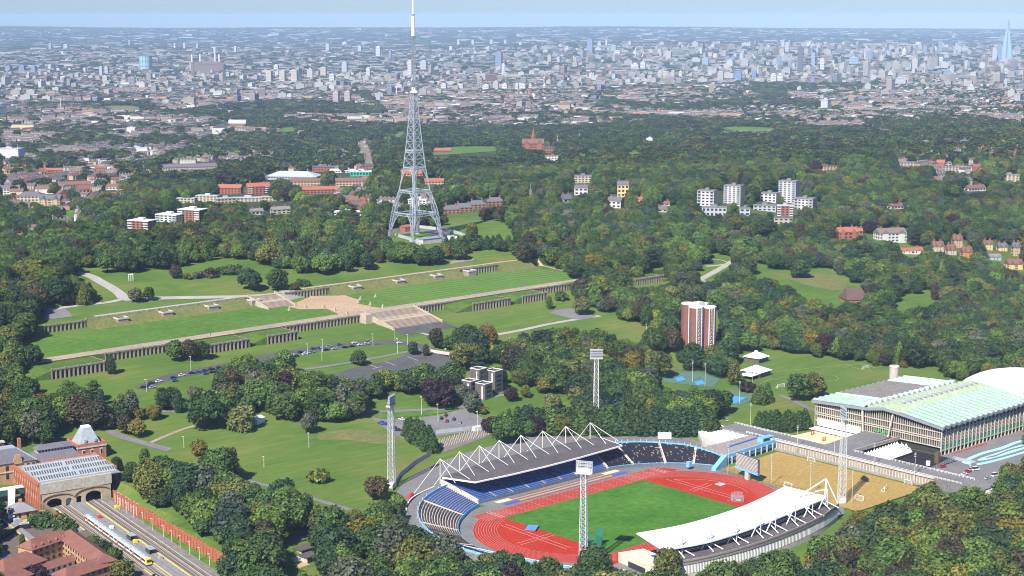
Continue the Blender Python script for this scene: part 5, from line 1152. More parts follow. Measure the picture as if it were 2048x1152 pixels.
b = MB(); b.box(-46, 72, 4, -22, 75, 21); o = rthing('rear_block', 'dark brick block with pale coping behind the station house', 'building'); b.build('walls', o, M('dark_brick', (.16, .10, .075), .9)); b = MB(); b.box(-46.4, 71.6, 21, -21.6, 75.4, 21.8); b.build('coping', o, conc_pale)
# covered footbridge, hut, yard left of the shed
fb = rthing('covered_footbridge', 'white roofed covered footbridge with dark green sides at the left edge', 'footbridge')
b = MB(); b.box(-75, 27, 6.8, -25.8, 31.5, 7.3); b.build('roof', fb, white); b = MB(); b.box(-75, 27.3, 3.6, -25.8, 31.2, 6.8); b.build('side', fb, M('dark_green_board', (.03, .12, .09), .7))
b = MB(); b.hexa([(-45.5, -9, 2.4), (-42.3, -9, 2.4), (-30.5, 27, 6.9), (-34.5, 27, 6.9)], [(-45.5, -9, 2.9), (-42.3, -9, 2.9), (-30.5, 27, 7.35), (-34.5, 27, 7.35)]); b.build('stair_roof', fb, white); b = MB(); b.hexa([(-45.2, -8.5, .2), (-42.6, -8.5, .2), (-30.8, 27, 3.6), (-34.2, 27, 3.6)], [(-45.2, -8.5, 2.4), (-42.6, -8.5, 2.4), (-30.8, 27, 6.8), (-34.2, 27, 6.8)]); b.build('stair', fb, steel_grey)
ht_ = rthing('platform_building', 'small yellow brick platform building with grey hipped roof and chimney', 'building'); b = MB(); b.box(-42, -7, 0, -31, 5, 4); b.build('walls', ht_, brick_y); b = MB(); b.hexa([(-43, -8, 4), (-30, -8, 4), (-30, 6, 4), (-43, 6, 4)], [(-38, -2, 7.4), (-35, -2, 7.4), (-35, 0, 7.4), (-38, 0, 7.4)]); b.build('roof', ht_, M('grey_slate', (.26, .25, .25), .7, var=.15, scale=.6)); b = MB(); b.box(-37.2, -1.8, 6.8, -35.8, -.2, 9.2); b.build('chimney', ht_, brick_y)
for x in (-39.5, -35.5): b = MB(); b.box(x, -7.12, 1.2, x + 1.1, -6.95, 3.0); b.build('window', ht_, glass_dark)
b = MB(); b.box(-31, -6.6, 0, -24, -5.8, 2.8); o = rthing('yard_wall', 'yellow brick wall joining the platform building to the shed', 'wall'); b.build('wall', o, brick_y)
b = MB(); b.box(-47.5, -60, .1, -43, 40, 1.0); 
o = b.build('left_platform', mat=plat); o.location = (RO[0], RO[1], 0); o.rotation_euler = (0, 0, RA); o['kind'] = 'structure'
rsheet('platform_edge_line', -47.4, -60, -46.6, 40, yellow, 1.04); rsheet('rough_yard', -42, -24, -24, -8, M('rubble', (.42, .34, .23), .95, var=.2, scale=.5), .2)
for k, (x, y, w, d, h, m_) in enumerate(((-44, -14, 3.5, 3, 2.4, steel_grey), (-41.5, -18, 2.5, 2.2, 1.4, MATS['yellow_line']), (-43, -22, 4, 2.5, 2.2, steel_grey), (-40, -21, 2, 2, 1.8, white))):
    b = MB(); b.box(x, y, .1, x + w, y + d, h); b.box(x + .3, y + .3, h, x + w - .3, y + d - .3, h + .35); o = b.build('equipment_cabinet', mat=m_); o.location = (RO[0], RO[1], 0); o.rotation_euler = (0, 0, RA); tag(o, ('grey cabinet nearest the white stair roof', 'yellow topped cabinet in the station yard', 'long grey cabinet at the yard fence', 'small white cabinet in the station yard')[k], 'cabinet')
# old brick wall along the line
bw = rthing('railway_wall', 'tall red brick retaining wall with arched panels beside the old platform', 'wall'); n = 40
for k in range(n):
    f0, f1 = k / n, (k + 1) / n; x0, x1 = 11.9 + 5.2 * f0, 11.9 + 5.2 * f1; y0, y1 = -4 - 140 * f0, -4 - 140 * f1; h = 6.4 + .25 * math.sin(k * 1.9)
    b = MB(); b.prism([(x0 + .35, y0), (x1 + .35, y1), (x1 + 1.2, y1), (x0 + 1.2, y0)], -.3, h); b.build('panel', bw, brick_o if k > 8 else M('limewashed_brick', (.50, .33, .27), .9, var=.25, scale=.5)); b = MB(); b.prism([(x0 - .1, y0), (x0 - .1, y0 - .9), (x0 + .5, y0 - .9), (x0 + .5, y0)], -.3, h + .5); b.build('pier', bw, brick_o)
    b = MB(); b.prism([(x0 + .05, y0), (x1 + .05, y1), (x1 + .36, y1), (x0 + .36, y0)], h - 1.1, h + .15); b.build('arch_head', bw, brick_o)
b = MB(); b.box(-25.4, -28, -.2, -24.2, 3, 5.2); o = rthing('ivy_wall', 'old brown brick wall with buttresses in front of the shed corner', 'wall'); b.build('wall', o, M('brown_brick', (.22, .14, .09), .95, var=.25, scale=.4))
for k in range(7): b = MB(); b.box(-26.1, -26 + k * 4.2, -.2, -25.4, -25 + k * 4.2, 4.6); b.build('buttress', o, MATS['brown_brick'])
# train
tn_ = rthing('train', 'pale roofed commuter train with orange doors and yellow front at the platform', 'train')
t_roof = M('train_roof', (.40, .48, .51), .5, var=.06); t_side = M('train_side', (.68, .70, .70), .4); t_or = M('train_orange', (.72, .20, .03), .5); t_blue = M('train_blue', (.03, .06, .26), .5); t_yel = M('train_yellow', (.80, .58, .02), .45)
for c in range(4):
    ya = -29 - c * 20.8; yb = ya - 20.2; b = MB(); x0, x1 = -12.4, -9.6
    b.prism([(x0, yb), (x1, yb), (x1, ya), (x0, ya)], 1.0, 3.2); car = b.build('carriage', tn_, t_side)
    b = MB(); b.hexa([(x0, yb, 3.2), (x1, yb, 3.2), (x1, ya, 3.2), (x0, ya, 3.2)], [(x0 + .7, yb, 3.95), (x1 - .7, yb, 3.95), (x1 - .7, ya, 3.95), (x0 + .7, ya, 3.95)]); b.build('roof', car, t_roof)
    b = MB(); b.box(x0 - .04, yb + .4, 2.0, x0 + .05, ya - .4, 3.0); b.box(x1 - .05, yb + .4, 2.0, x1 + .04, ya - .4, 3.0); b.build('window_band', car, glass_dark)
    for f in (.22, .72): b = MB(); y = ya + (yb - ya) * f; b.box(x0 - .09, y - .9, 1.0, x0 - .03, y + .9, 3.15); b.box(x1 + .03, y - .9, 1.0, x1 + .09, y + .9, 3.15); b.build('door', car, t_or)
    b = MB(); b.box(x0 + .2, yb + .5, .45, x1 - .2, ya - .5, 1.0); b.build('underframe', car, glass_dark)
    for q in range(4): b = MB(); y = ya - 3 - q * 4.6; b.box(-11.4, y - .7, 3.95, -10.6, y + .7, 4.2); b.build('roof_vent', car, steel_grey)
b = MB(); yf = -29 - 3 * 20.8 - 20.2; b.hexa([(-12.45, yf - 1.2, 1.0), (-9.55, yf - 1.2, 1.0), (-9.55, yf, 1.0), (-12.45, yf, 1.0)], [(-12.1, yf - .5, 3.7), (-9.9, yf - .5, 3.7), (-9.7, yf, 3.95), (-12.3, yf, 3.95)]); cabn = b.build('cab', tn_, t_yel); b = MB(); b.box(-11.9, yf - 1.15, 2.1, -10.1, yf - .55, 3.2); b.build('windscreen', cabn, glass_dark); b = MB(); b.box(-12.3, yf - 1.3, .4, -9.7, yf, 1.0); b.build('skirt', cabn, t_blue)
b = MB(); b.box(-12, -27.2, .3, -10, -26, 1.9); b.box(-11.6, -26, .3, -10.4, -24, 1.2); o = rthing('buffer_stop', 'red buffer stop at the rear end of the train', 'buffer stop'); b.build('beam', o, MATS['red_pad'])
# platform lamps, shelters
lp = None
for k, (x, y) in enumerate([(8.8, -22), (9.2, -31), (9.5, -40), (9.8, -52), (10.0, -64), (10.3, -78), (10.5, -88), (10.7, -98), (11.0, -109), (11.3, -120), (11.6, -131), (11.9, -142)]):
    X, Y = RL(x, y)
    if lp is None: lp = e = pole(6.2, 0, steel_white, .22); o = MB(); o.box(-.9, -.15, 6.0, .2, .15, 6.25); o.build('arm', e, steel_white)
    else: e = dup(lp, (X, Y, 1))
    e.location = (X, Y, 1.0); e['label'] = ('first', 'second', 'third', 'fourth', 'fifth', 'sixth', 'seventh', 'eighth', 'ninth', 'tenth', 'eleventh', 'twelfth')[k] + ' pale lamp post along the old platform, counted from the shed'; e['group'] = 'lamp posts on the old platform'
for k, (x, y) in enumerate(((-4, -72), (-4, -97))):
    e = rthing('shelter', ('flat roofed glass shelter nearer the shed on the island platform', 'flat roofed glass shelter beside the front of the train')[k], 'shelter'); b = MB(); b.box(x - 1.6, y - 3, 3.4, x + 1.6, y + 3, 3.6); b.build('roof', e, lead); b = MB(); b.box(x - 1.5, y + 2.7, 1.1, x + 1.5, y + 2.8, 3.4); b.box(x - 1.5, y - 2.8, 1.1, x - 1.4, y + 2.7, 3.4); b.build('screen', e, glass_dark)
for k, (x, y, m_, t) in enumerate(((-4.3, -78, t_yel, 'yellow box beside the first platform shelter'), (8.5, -18, t_yel, 'yellow box on the old platform near the arches'), (-5, -30, MATS['red_pad'], 'small red kiosk on the island platform'), (-6, -50, steel_white, 'white bench with blue panel on the island platform'), (-3.5, -108, steel_grey, 'grey ticket machine on the island platform'))):
    b = MB(); b.box(x - .9, y - 1.1, 1.1, x + .9, y + 1.1, 2.3); b.box(x - .7, y - .9, 2.3, x + .7, y + .9, 2.5); o = rthing('platform_box', t, 'box'); b.build('body', o, m_)
# red roofed flats
def block(parent, cx, cy, w, d, h, rh, ang, wall, roof, hip=0.0, over=.6, floors=3, win=True, z0=0.0):
    b = MB(); b.obox(cx, cy, z0 - .5, w, d, h + .5, ang); b.build('wall', parent, wall)
    b = MB(); b.gable(cx, cy, z0 + h, w, d, rh, ang, hip, over); rf_ = b.build('roof', parent, roof)
    if win:
        c, s = math.cos(ang), math.sin(ang); n = max(2, int(w / 3.2))
        for sd in (-1, 1):
            for f in range(floors):
                for k in range(n):
                    x = -w / 2 + w * (k + .5) / n; y = sd * (d / 2 + .04); b = MB(); b.obox(cx + c * x - s * y, cy + s * x + c * y, z0 + h * (f + .3) / floors, w / n * .42, .16, h / floors * .5, ang); b.build('window', parent, glass_dark)
    return rf_
fl = empty('courtyard_flats', 'orange brick flats with brown tiled hipped roofs round a courtyard', 'flats', (0, 0, 0))
block(fl, 338, 704, 25, 10, 8.2, 3.6, math.radians(14), brick_y, tile, 4); block(fl, 347.5, 682, 50, 10, 8.2, 3.6, math.radians(83), brick_y, tile, 4); block(fl, 334, 659.5, 26, 11, 6.8, 3.4, math.radians(10), brick_y, tile, 4, floors=2); block(fl, 316, 691, 24, 15, 5.4, 4.4, math.radians(15), brick_y, tile, 6, floors=2); block(fl, 306, 677, 18, 12, 5, 3.6, math.radians(15), brick_y, tile, 4, floors=2)
block(fl, 331, 684, 26, 5.5, 3.0, 2.2, math.radians(12), white, tile, 1, floors=1)
for k in range(5): s_, t_2 = 329 + k * 4.2, 698.6 + k * 1.05; b = MB(); b.gable(s_, t_2, 8.1, 3.4, 2.6, 2.0, math.radians(104)); b.build('dormer', fl, tile)
sheet('paved_yard', gpoly([(0, 1095), (47, 1063), (73, 1075), (36, 1105), (0, 1120)]), plat, .15, 10); mesh_fence('yard_fence', 'black boarded fence between station yard and paved yard', [UN(0, 1083), UN(38, 1060), UN(62, 1057)], 2.6, M('black_board', (.02, .02, .022), .8), 3, flat(0), sheet_=M('black_board', (.02, .02, .022), .8))
sheet('courtyard_lawn', [(338, 672), (343, 672), (343, 664), (336, 664)], lawn_mat, .2, 20, zf=flat(0))
# huts with decks between the trees
for k, (x, y) in enumerate(((591, 1080), (607, 1095), (618, 1108))):
    s, t = UN(x, y, 3.4); e = empty('flat_roofed_hut', ('rear', 'middle', 'front')[k] + ' of three stepped huts with black flat roofs among the trees', 'hut', (s, t, .3 - .2 * k), .1); b = MB(); b.box(-3.6, -2.6, -.3, 3.6, 2.6, 3); b.build('walls', e, conc_pale); b = MB(); b.box(-4.3, -3.3, 3, 4.3, 3.3, 3.4); b.build('roof', e, roof_felt); b = MB(); b.box(-3, -2.75, .4, 3, -2.6, 2.6); b.build('glass_front', e, glass_dark)
    b = MB(); b.box(-9.5, -5, -.2, -3.7, 1.5, .5); b.build('deck', e, M('timber_deck', (.45, .33, .20), .85, var=.2, scale=1.0, stretch=(.2, 3, 1)))
s, t = UN(592, 1118, 1.5); b = MB(); b.box(-2.2, -1.4, 0, 2.2, 1.4, 2); b.gable(0, 0, 2.0, 4.8, 3.2, .7); o = b.build('garden_shed', mat=steel_grey); o.location = (s, t, 0); tag(o, 'small grey shed in front of the black roofed huts', 'shed')
s, t, z = G(188, 838); b = MB(); b.obox(0, 0, 0, 9, 5, 3.4, .3); b.obox(0, 0, 3.4, 9.4, 5.4, .3, .3); o = b.build('white_hut', mat=white); o.location = (s, t, z); tag(o, 'white flat roofed hut among dark trees behind the station', 'hut')
s, t, z = G(514, 846); b = MB(); b.obox(0, 0, 0, 8, 6, 3.2, .4); b.gable(0, 0, 3.2, 8.6, 6.6, 1.2, .4); o = b.build('white_hut', mat=white); o.location = (s, t, z); tag(o, 'white park hut directly behind the weeping willow', 'hut')
# ---------------------------------------------------------------- residences, tower, pavilion, courts
BUILD_CLEAR = []
grey_brick = M('grey_brown_brick', (.10, .087, .082), .9, col2=(.135, .118, .11), scale=.4, scale2=1.6)
rs_l = ('rear tall', 'front low left', 'right tall', 'front low right')
for k, (x, y, w, h) in enumerate(((957, 783, 8.2, 16), (940, 788, 8.2, 9.5), (988, 782, 8.5, 14.5), (968, 795, 8.2, 10))):
    s, t, z = G(x, y); e = empty('residence_block', '%s block of the stepped grey brick residences with white topped walls' % rs_l[k], 'residence', (s, t, z), math.radians(10), 'stepped grey brick residences')
    b = MB(); b.box(-w / 2, -w / 2, -1, w / 2, w / 2, h - 1.4); b.build('walls', e, grey_brick); b = MB(); b.box(-w / 2 - .1, -w * .28, 0, -w / 2 + .3, -w * .16, h - 1.4); b.build('white_strip', e, white)
    for q in ((-w / 2, -w / 2, w / 2, -w / 2 + .5), (-w / 2, w / 2 - .5, w / 2, w / 2), (-w / 2, -w / 2 + .5, -w / 2 + .5, w / 2 - .5), (w / 2 - .5, -w / 2 + .5, w / 2, w / 2 - .5)): b = MB(); b.box(q[0], q[1], h - 1.4, q[2], q[3], h); b.build('parapet', e, grey_brick); b = MB(); b.box(q[0] - .1, q[1] - .1, h, q[2] + .1, q[3] + .1, h + .35); b.build('coping', e, white)
    for f in range(int(h / 3)): b = MB(); b.box(-w * .3, -w / 2 - .06, 1 + f * 3, w * .3, -w / 2 + .02, 2.5 + f * 3); b.build('window', e, glass_dark)
# red brick tower
s, t, z = G(1396, 700); e = empty('tower_block', 'eleven storey dark red brick tower standing alone in the wood', 'tower block', (s, t, z)); H_ = 34.0; tb = M('dark_red_brick', (.20, .085, .066), .9, col2=(.25, .105, .08), scale=.25, scale2=1.5)
for k, (x, y, h) in enumerate(((-6.5, -3.5, 0), (3.5, -7, -.8), (6.5, 3.5, 0), (-3.5, 7, .8))):
    b = MB(); b.cyl(x, y, -3, H_ + h, 5.4, n=8); w = b.build('wing', e, tb); b = MB(); b.cyl(x, y, H_ + h, H_ + h + .9, 5.7, n=8); b.build('roof', w, white)
    for a in (-1.571, -2.356, -.785): b = MB(); b.obox(x + 5.32 * math.cos(a), y + 5.32 * math.sin(a), -3, .5, .7, H_ + h + 3, a); b.build('quoin', w, white)
    for f in range(11):
        for a in (-1.963, -1.178): b = MB(); b.obox(x + 5.05 * math.cos(a), y + 5.05 * math.sin(a), 1 + f * 3.0, .3, 1.3, 1.9, a); b.build('window', w, white); b = MB(); b.obox(x + 5.12 * math.cos(a), y + 5.12 * math.sin(a), 1.25 + f * 3.0, .3, .9, 1.3, a); b.build('pane', w, glass_dark)
b = MB(); b.box(-3, -3, -3, 3, 3, H_ + 3); b.build('core', e, conc_pale); BUILD_CLEAR.append((1368, 614, 1427, 690))
# pavilion with white pyramid roofs
for k, (x, y, w) in enumerate(((1512, 750, 17), (1512, 722, 15))):
    s, t, z = G(x, y); e = empty('pavilion', ('front', 'rear')[k] + ' dark brick pavilion with white pyramid roof beside the football field', 'pavilion', (s, t, z), .12); b = MB(); b.box(-w / 2 + 1, -w / 2 + 1, -1, w / 2 - 1, w / 2 - 1, 3.6); b.build('walls', e, grey_brick)
    b = MB(); q = [(-w / 2, -w / 2, 3.6), (w / 2, -w / 2, 3.6), (w / 2, w / 2, 3.6), (-w / 2, w / 2, 3.6)]; 
    for i in range(4): b.face(q[i], q[(i + 1) % 4], (0, 0, 7.6))
    b.face(*q[::-1]); b.build('roof', e, white_roof); b = MB(); b.box(-w / 2 - 9, -w / 2 + 1, 2.6, -w / 2 + 1, w / 2 - 6, 3.0) if k == 0 else b.box(-1, -1, 7.2, 1, 1, 7.9); b.build('porch_roof' if k == 0 else 'roof_cap', e, white)
    if k == 0: b = MB(); b.box(-w / 2 + .9, -5, .3, -w / 2 + 1.02, 4, 2.5); b.build('glass_front', e, glass_dark)
    BUILD_CLEAR.append((1478, 702, 1541, 750))
# football field lines and goals, courts
wl_ = M('field_line', (.42, .50, .36), .9)
def gline(p, w=.22): ribbon('field_line', gpoly(p), w, wl_, .22, smooth=0)
gline([(1540, 745), (1722, 727)]); gline([(1722, 727), (1752, 737)], .3); gline([(1690, 729), (1722, 739), (1745, 742)]); gline([(1520, 768), (1545, 757), (1580, 765)]); gline([(1640, 750), (1668, 751), (1677, 757), (1672, 762), (1640, 763)])
for (x, y, rz, t) in ((1562, 775, .1, 'white football goal nearest the pavilion'), (1732, 738, .1, 'white football goal at the far end of the field')):
    s, t_, z = G(x, y); goal(0, 0, 0, 7.4, 2.5, 1.8, t).location = (s, t_, z)
sheet('tennis_court', gpoly([(1318, 742), (1400, 745), (1440, 758), (1425, 775), (1330, 765)]), M('court_green', (.09, .17, .13), .9), .2, 6); sheet('tennis_court', gpoly([(1440, 786), (1466, 780), (1512, 795), (1480, 812), (1452, 806)]), MATS['court_green'], .2, 6)
cb_ = M('court_blue', (.07, .30, .62), .85); sheet('blue_court', gpoly([(1464, 792), (1493, 796), (1470, 808), (1462, 806)]), cb_, .3, 6); sheet('blue_court', gpoly([(1350, 757), (1364, 753), (1372, 760), (1356, 764)]), cb_, .3, 6); sheet('blue_court', gpoly([(1388, 764), (1404, 761), (1410, 768), (1394, 771)]), cb_, .3, 6)
mesh_fence('court_fence', 'dark wire fence round the green tennis courts', gpoly([(1318, 742), (1400, 745), (1440, 758)]), 3, MATS['fence_green'], 4)
for k, (x, y, h) in enumerate(((1385, 764, 15), (1410, 772, 16), (1479, 807, 15), (1504, 782, 14), (1596, 800, 10), (1501, 850, 14), (1020, 700, 9), (966, 720, 9))):
    s, t_, z = G(x, y); e = dup(pp, (s, t_, z)); e.scale = (1, 1, h / 17.5); e['label'] = ('left lamp post beside the tennis courts', 'tall lamp post in front of the red brick tower', 'lamp post standing in front of the blue court', 'lamp post beside the small purple tree', 'lamp post in front of the large trees behind the hall', 'lamp post left of the clipped conifer block', 'white lamp post behind the grey residences', 'lamp post at the walled car park')[k]; e['group'] = 'lamp posts in the lower park'
def lamp(x, y, h, t, g='slender lamp posts in the park'):
    s, t_, z = G(x, y); e = dup(lp, (s, t_, z)); e.scale = (1.2, 1.2, h / 6.2); e['label'] = t; e['group'] = g; return e
for x, y, h, t in ((618, 895, 9, 'white post on the large lawn below the grey tree'), (528, 935, 6.5, 'lamp post with side arm on the large lawn'), (368, 896, 7, 'lamp post on the lawn right of the station road'), (645, 704, 9, 'lamp post at the parked cars, left of the van'), (615, 710, 8, 'lamp post at the left end of the parked cars'), (746, 692, 9, 'lamp post right of the parked van'), (795, 707, 11, 'white lamp post at the bend of the drive'),
    (790, 683, 9, 'tall lamp post below the wide steps'), (815, 690, 8, 'lamp post between steps and round dark tree'), (644, 722, 10, 'lamp post in the middle of the parked cars lawn'), (382, 742, 10, 'lamp post beside the left row of parked cars'), (293, 783, 8, 'lamp post at the low end of the drive'), (843, 830, 12, 'lamp post on the verge of the stadium car park'), (876, 845, 12, 'lamp post standing among the parked cars'), (955, 870, 15, 'tall white post at the stadium plaza wall'), (208, 842, 12, 'tall white post behind the station tower'), (1293, 672, 9, 'lamp post at the end of the park path')): lamp(x, y, h, t)
# cars
tyre = M('tyre', (.02, .02, .02), .8)
def make_car(name, L, W, hb, ht):
    e = empty(name, 'x', 'car'); b = MB(); l, w = L / 2, W / 2
    b.hexa([(-l, -w, .3), (l, -w, .3), (l, w, .3), (-l, w, .3)], [(-l + .12, -w + .05, hb), (l - .2, -w + .05, hb - .08), (l - .2, w - .05, hb - .08), (-l + .12, w - .05, hb)]); bo = b.build('body', e, M('car_paint', (1, 1, 1), .3, var=0, spec=.5, objcol=True))
    b = MB(); r0, r1 = (-l + .35, l * .42) if ht < 1.7 else (-l + .15, l * .62); b.hexa([(r0, -w + .08, hb), (r1, -w + .08, hb), (r1, w - .08, hb), (r0, w - .08, hb)], [(r0 + .45, -w + .25, ht), (r1 - .8, -w + .25, ht), (r1 - .8, w - .25, ht), (r0 + .45, w - .25, ht)]); b.build('windows', e, glass_dark)
    b = MB(); b.box(r0 + .45, -w + .24, ht, r1 - .8, w - .24, ht + .06); b.build('roof', e, MATS['car_paint'])
    wm = MB(); wm.bar((0, -.1, 0), (0, .1, 0), .64, n=8); wme = wm.mesh('wheel'); wme.materials.append(tyre)
    for sx in (-l * .62, l * .62):
        for sy in (-w + .05, w - .05): o = bpy.data.objects.new('wheel', wme); COL.objects.link(o); o.parent = e; o.location = (sx, sy, .32)
    return e
CAR = make_car('parked_car', 4.3, 1.75, .92, 1.48); VAN = make_car('parked_van', 5.2, 1.95, 1.1, 2.2); first = {id(CAR): True, id(VAN): True}
PC = {'white': (.72, .72, .72), 'silver': (.42, .44, .46), 'blue': (.03, .08, .32), 'light blue': (.25, .36, .50), 'black': (.015, .015, .02), 'red': (.45, .015, .015), 'maroon': (.10, .02, .025), 'dark blue': (.02, .03, .09), 'grey': (.13, .14, .15)}
def car(x, y, c, ang, label, proto=None, zf=None, grp='cars parked in the park'):
    proto = proto or CAR; s, t, z = (*UN(x, y, 0), 0.0) if zf == 0 else G(x, y)
    e = proto if first.pop(id(proto), None) else dup(proto, (s, t, z)); e.location = (s, t, z + .2); e.rotation_euler = (0, 0, ang); e['label'] = label; e['group'] = grp
    for ch in e.children:
        if ch.name.split('.')[0] in ('body', 'roof'): ch.color = (*PC[c], 1)
ROWA = [(584, 711, 'white'), (592, 714, 'black'), (601, 706, 'dark blue'), (612, 708, 'silver'), (610, 709.5, 'white'), (624, 706, 'light blue'), (627, 699, 'maroon'), (639, 698, 'blue'), (653, 701, 'black'), (658, 694, 'light blue'), (669, 699, 'silver'), (679, 691, 'blue'), (690, 696, 'black'), (704, 694, 'black'), (720, 691, 'white'), (734, 689.5, 'light blue'), (709, 687, 'white')]
ds = math.atan2(*(lambda a, b: (b[1] - a[1], b[0] - a[0]))(G(600, 703), G(700, 690)))
for k, (x, y, c) in enumerate(ROWA): car(x, y, c, ds + (.1 if k % 3 else 0), '%s car in the row parked below the wide steps, %s from the left' % (c, ('first', 'second', 'third', 'fourth', 'fifth', 'sixth', 'seventh', 'eighth', 'ninth', 'tenth', 'eleventh', 'twelfth', 'thirteenth', 'fourteenth', 'fifteenth', 'sixteenth', 'last')[k]), grp='cars parked below the wide steps')
car(736, 686.5, 'silver', ds, 'silver van parked below the wide steps', VAN); car(799, 687, 'white', ds, 'white car alone on the bend of the drive')
for k, (x, y, c) in enumerate(((287, 776, 'black'), (297, 773, 'dark blue'), (303, 768, 'black'), (318, 764, 'white'), (305, 776, 'silver'), (347, 757, 'dark blue'), (364, 752, 'white'), (350, 763, 'blue'), (384, 748, 'black'), (397, 746, 'blue'), (410, 743, 'dark blue'), (423, 740, 'black'), (412, 749, 'blue'), (425, 746, 'black'), (436, 744, 'black'), (438, 737, 'dark blue'))): car(x, y, c, ds, '%s car on the lower drive behind the trees, %s from the left' % (c, ('first', 'second', 'third', 'fourth', 'fifth', 'sixth', 'seventh', 'eighth', 'ninth', 'tenth', 'eleventh', 'twelfth', 'thirteenth', 'fourteenth', 'fifteenth', 'sixteenth')[k]), grp='cars on the lower drive')
for x, y, c, a, t in ((762, 847, 'blue', 2.3, 'bright blue car at the left edge of the stadium car park'), (769, 850, 'blue', 2.3, 'second blue car at the left edge of the stadium car park'), (803, 840, 'white', 2.2, 'white car beside the conifer clump'), (811, 841, 'silver', 2.2, 'silver car touching the conifer clump'), (795, 862, 'black', 2.3, 'black car at the low corner of the stadium car park'), (788, 858, 'dark blue', 2.3, 'dark blue car behind the left floodlight mast'), (892, 832, 'black', .7, 'black car at the back of the group of four'), (883, 838, 'black', .7, 'black car in the middle of the group of four'),
    (894, 844, 'red', .7, 'red car in the stadium car park'), (908, 840, 'dark blue', .7, 'dark blue car right of the red one'), (920, 847, 'light blue', .7, 'pale car behind the grey panel fence'), (832, 756, 'blue', .4, 'blue car alone in the empty dark car park'), (893, 699, 'white', .4, 'white car beside the pale car park wall'), (920, 706, 'dark blue', .4, 'dark car under the trees at the pale wall'), (990, 694, 'black', .4, 'black car under the golden trees'), (895, 691, 'maroon', .4, 'maroon car in the shade of the bronze tree'), (1448, 838, 'black', .9, 'black car beside the hedge end'), (1453, 842, 'silver', .9, 'silver car touching the black one at the hedge end'), (1424, 830, 'grey', .9, 'grey car behind the hedge end'), (1426, 850, 'white', .9, 'white car at the hedge corner')): car(x, y, c, a, t)
for x, y, c, a, t, p in ((1886, 935, 'red', -.2, 'red car at the grey panel fence', None), (1936, 945, 'red', -.2, 'red car between white cars by the model car track', None), (1929, 950, 'white', -.2, 'white car left of the red one in the yard', None), (1943, 941, 'silver', -.2, 'silver car behind the red one in the yard', None), (1951, 941, 'white', -.3, 'white van parked by the model car track', VAN), (1990, 953, 'white', -.1, 'white van standing alone at the yard edge', VAN), (1975, 958, 'silver', -.1, 'silver car in front of the lone white van', None), (1247, 1146, 'white', .3, 'white car on the grass in front of the white roofed stand', None)): car(x, y, c, a, t, p, 0)
b = MB(); s, t, z = G(822, 998); b.box(-1.6, -1.2, .5, 1.6, 1.2, 2.4); b.box(-.9, -1.0, 2.4, .9, .6, 3.4); b.box(-1.4, -1.3, 0, -.8, 1.3, .7); b.box(.8, -1.3, 0, 1.4, 1.3, .7); o = b.build('red_machine', mat=MATS['red_pad']); o.location = (s, t, z); tag(o, 'red machine parked beside the left end of the black roofed stand', 'machine')
# plaza fences, stone blocks, walls
mesh_fence('palisade_fence', 'grey palisade fence curving along the large lawn to the conifers', gpoly([(785, 982), (800, 955), (830, 930), (862, 912)]), 3, steel_grey, 3, sheet_=MATS['fence_panel_grey']); mesh_fence('panel_fence', 'grey panel fence in front of the stadium car park', gpoly([(872, 868), (925, 862), (985, 853)]), 2.6, steel_grey, 5, sheet_=MATS['fence_panel_grey'])
me_b = MB(); me_b.box(-.22, -.22, -.1, .22, .22, 1.25); bm_ = me_b.mesh('block'); bm_.materials.append(conc_pale); ga = empty('stone_blocks', 'rows of short pale posts on the slope behind the black roofed stand', 'blocks', (0, 0, 0))
for k in range(22):
    for q in range(5): s, t, z = G(880 + k * 4.9 - q * 1.5, 881 - k * 1.35 + q * 4.2 + (k % 2)); o = bpy.data.objects.new('block', bm_); COL.objects.link(o); o.parent = ga; o.location = (s, t, z)
sheet('gravel_slope', gpoly([(876, 884), (985, 852), (990, 864), (968, 876), (890, 905)]), M('brown_gravel', (.19, .16, .13), .95, var=.2, scale=.5), .16, 5)
ww = gpoly([(862, 703), (900, 715), (928, 728)]); e = empty('car_park_wall', 'long pale wall between the two car parks below the orange tree', 'wall', (0, 0, 0))
for (a, c), (d, f) in zip(ww[:-1], ww[1:]): z = float(Z(a, c)); b = MB(); L = math.dist((a, c), (d, f)); b.obox((a + d) / 2, (c + f) / 2, z - .5, L, 1.4, 2.0, math.atan2(f - c, d - a)); b.build('wall', e, conc_pale)
s, t, z = G(958, 852); b = MB(); b.obox(0, 0, 0, 6, 2.4, 3, 0); o = b.build('white_cabin', mat=white); o.location = UN(954, 862, 1) + (1.0,) ; tag(o, 'small white cabin on the plaza behind the stand', 'cabin')
# brown hipped roof in the wood
s, t, z = G(1706, 604); e = empty('brown_roofed_house', 'building under a large plain brown roof at the foot of the oval lawn', 'house', (s, t, z), math.radians(-30)); b = MB(); b.box(-9, -9, -1, 9, 9, 3.4); b.build('walls', e, brick); b = MB(); b.gable(0, 0, 3.4, 18, 18, 9, 0, 2.5, .8); b.build('roof', e, M('brown_roof', (.125, .075, .07), .85, var=.12, scale=.5)); BUILD_CLEAR.append((1684, 572, 1727, 600))
sheet('oval_lawn_dry', smooth_poly(gpoly([(1540, 545), (1600, 552), (1640, 545), (1690, 560), (1685, 580), (1630, 575)]), 3), lawn_dry, .2, 8)
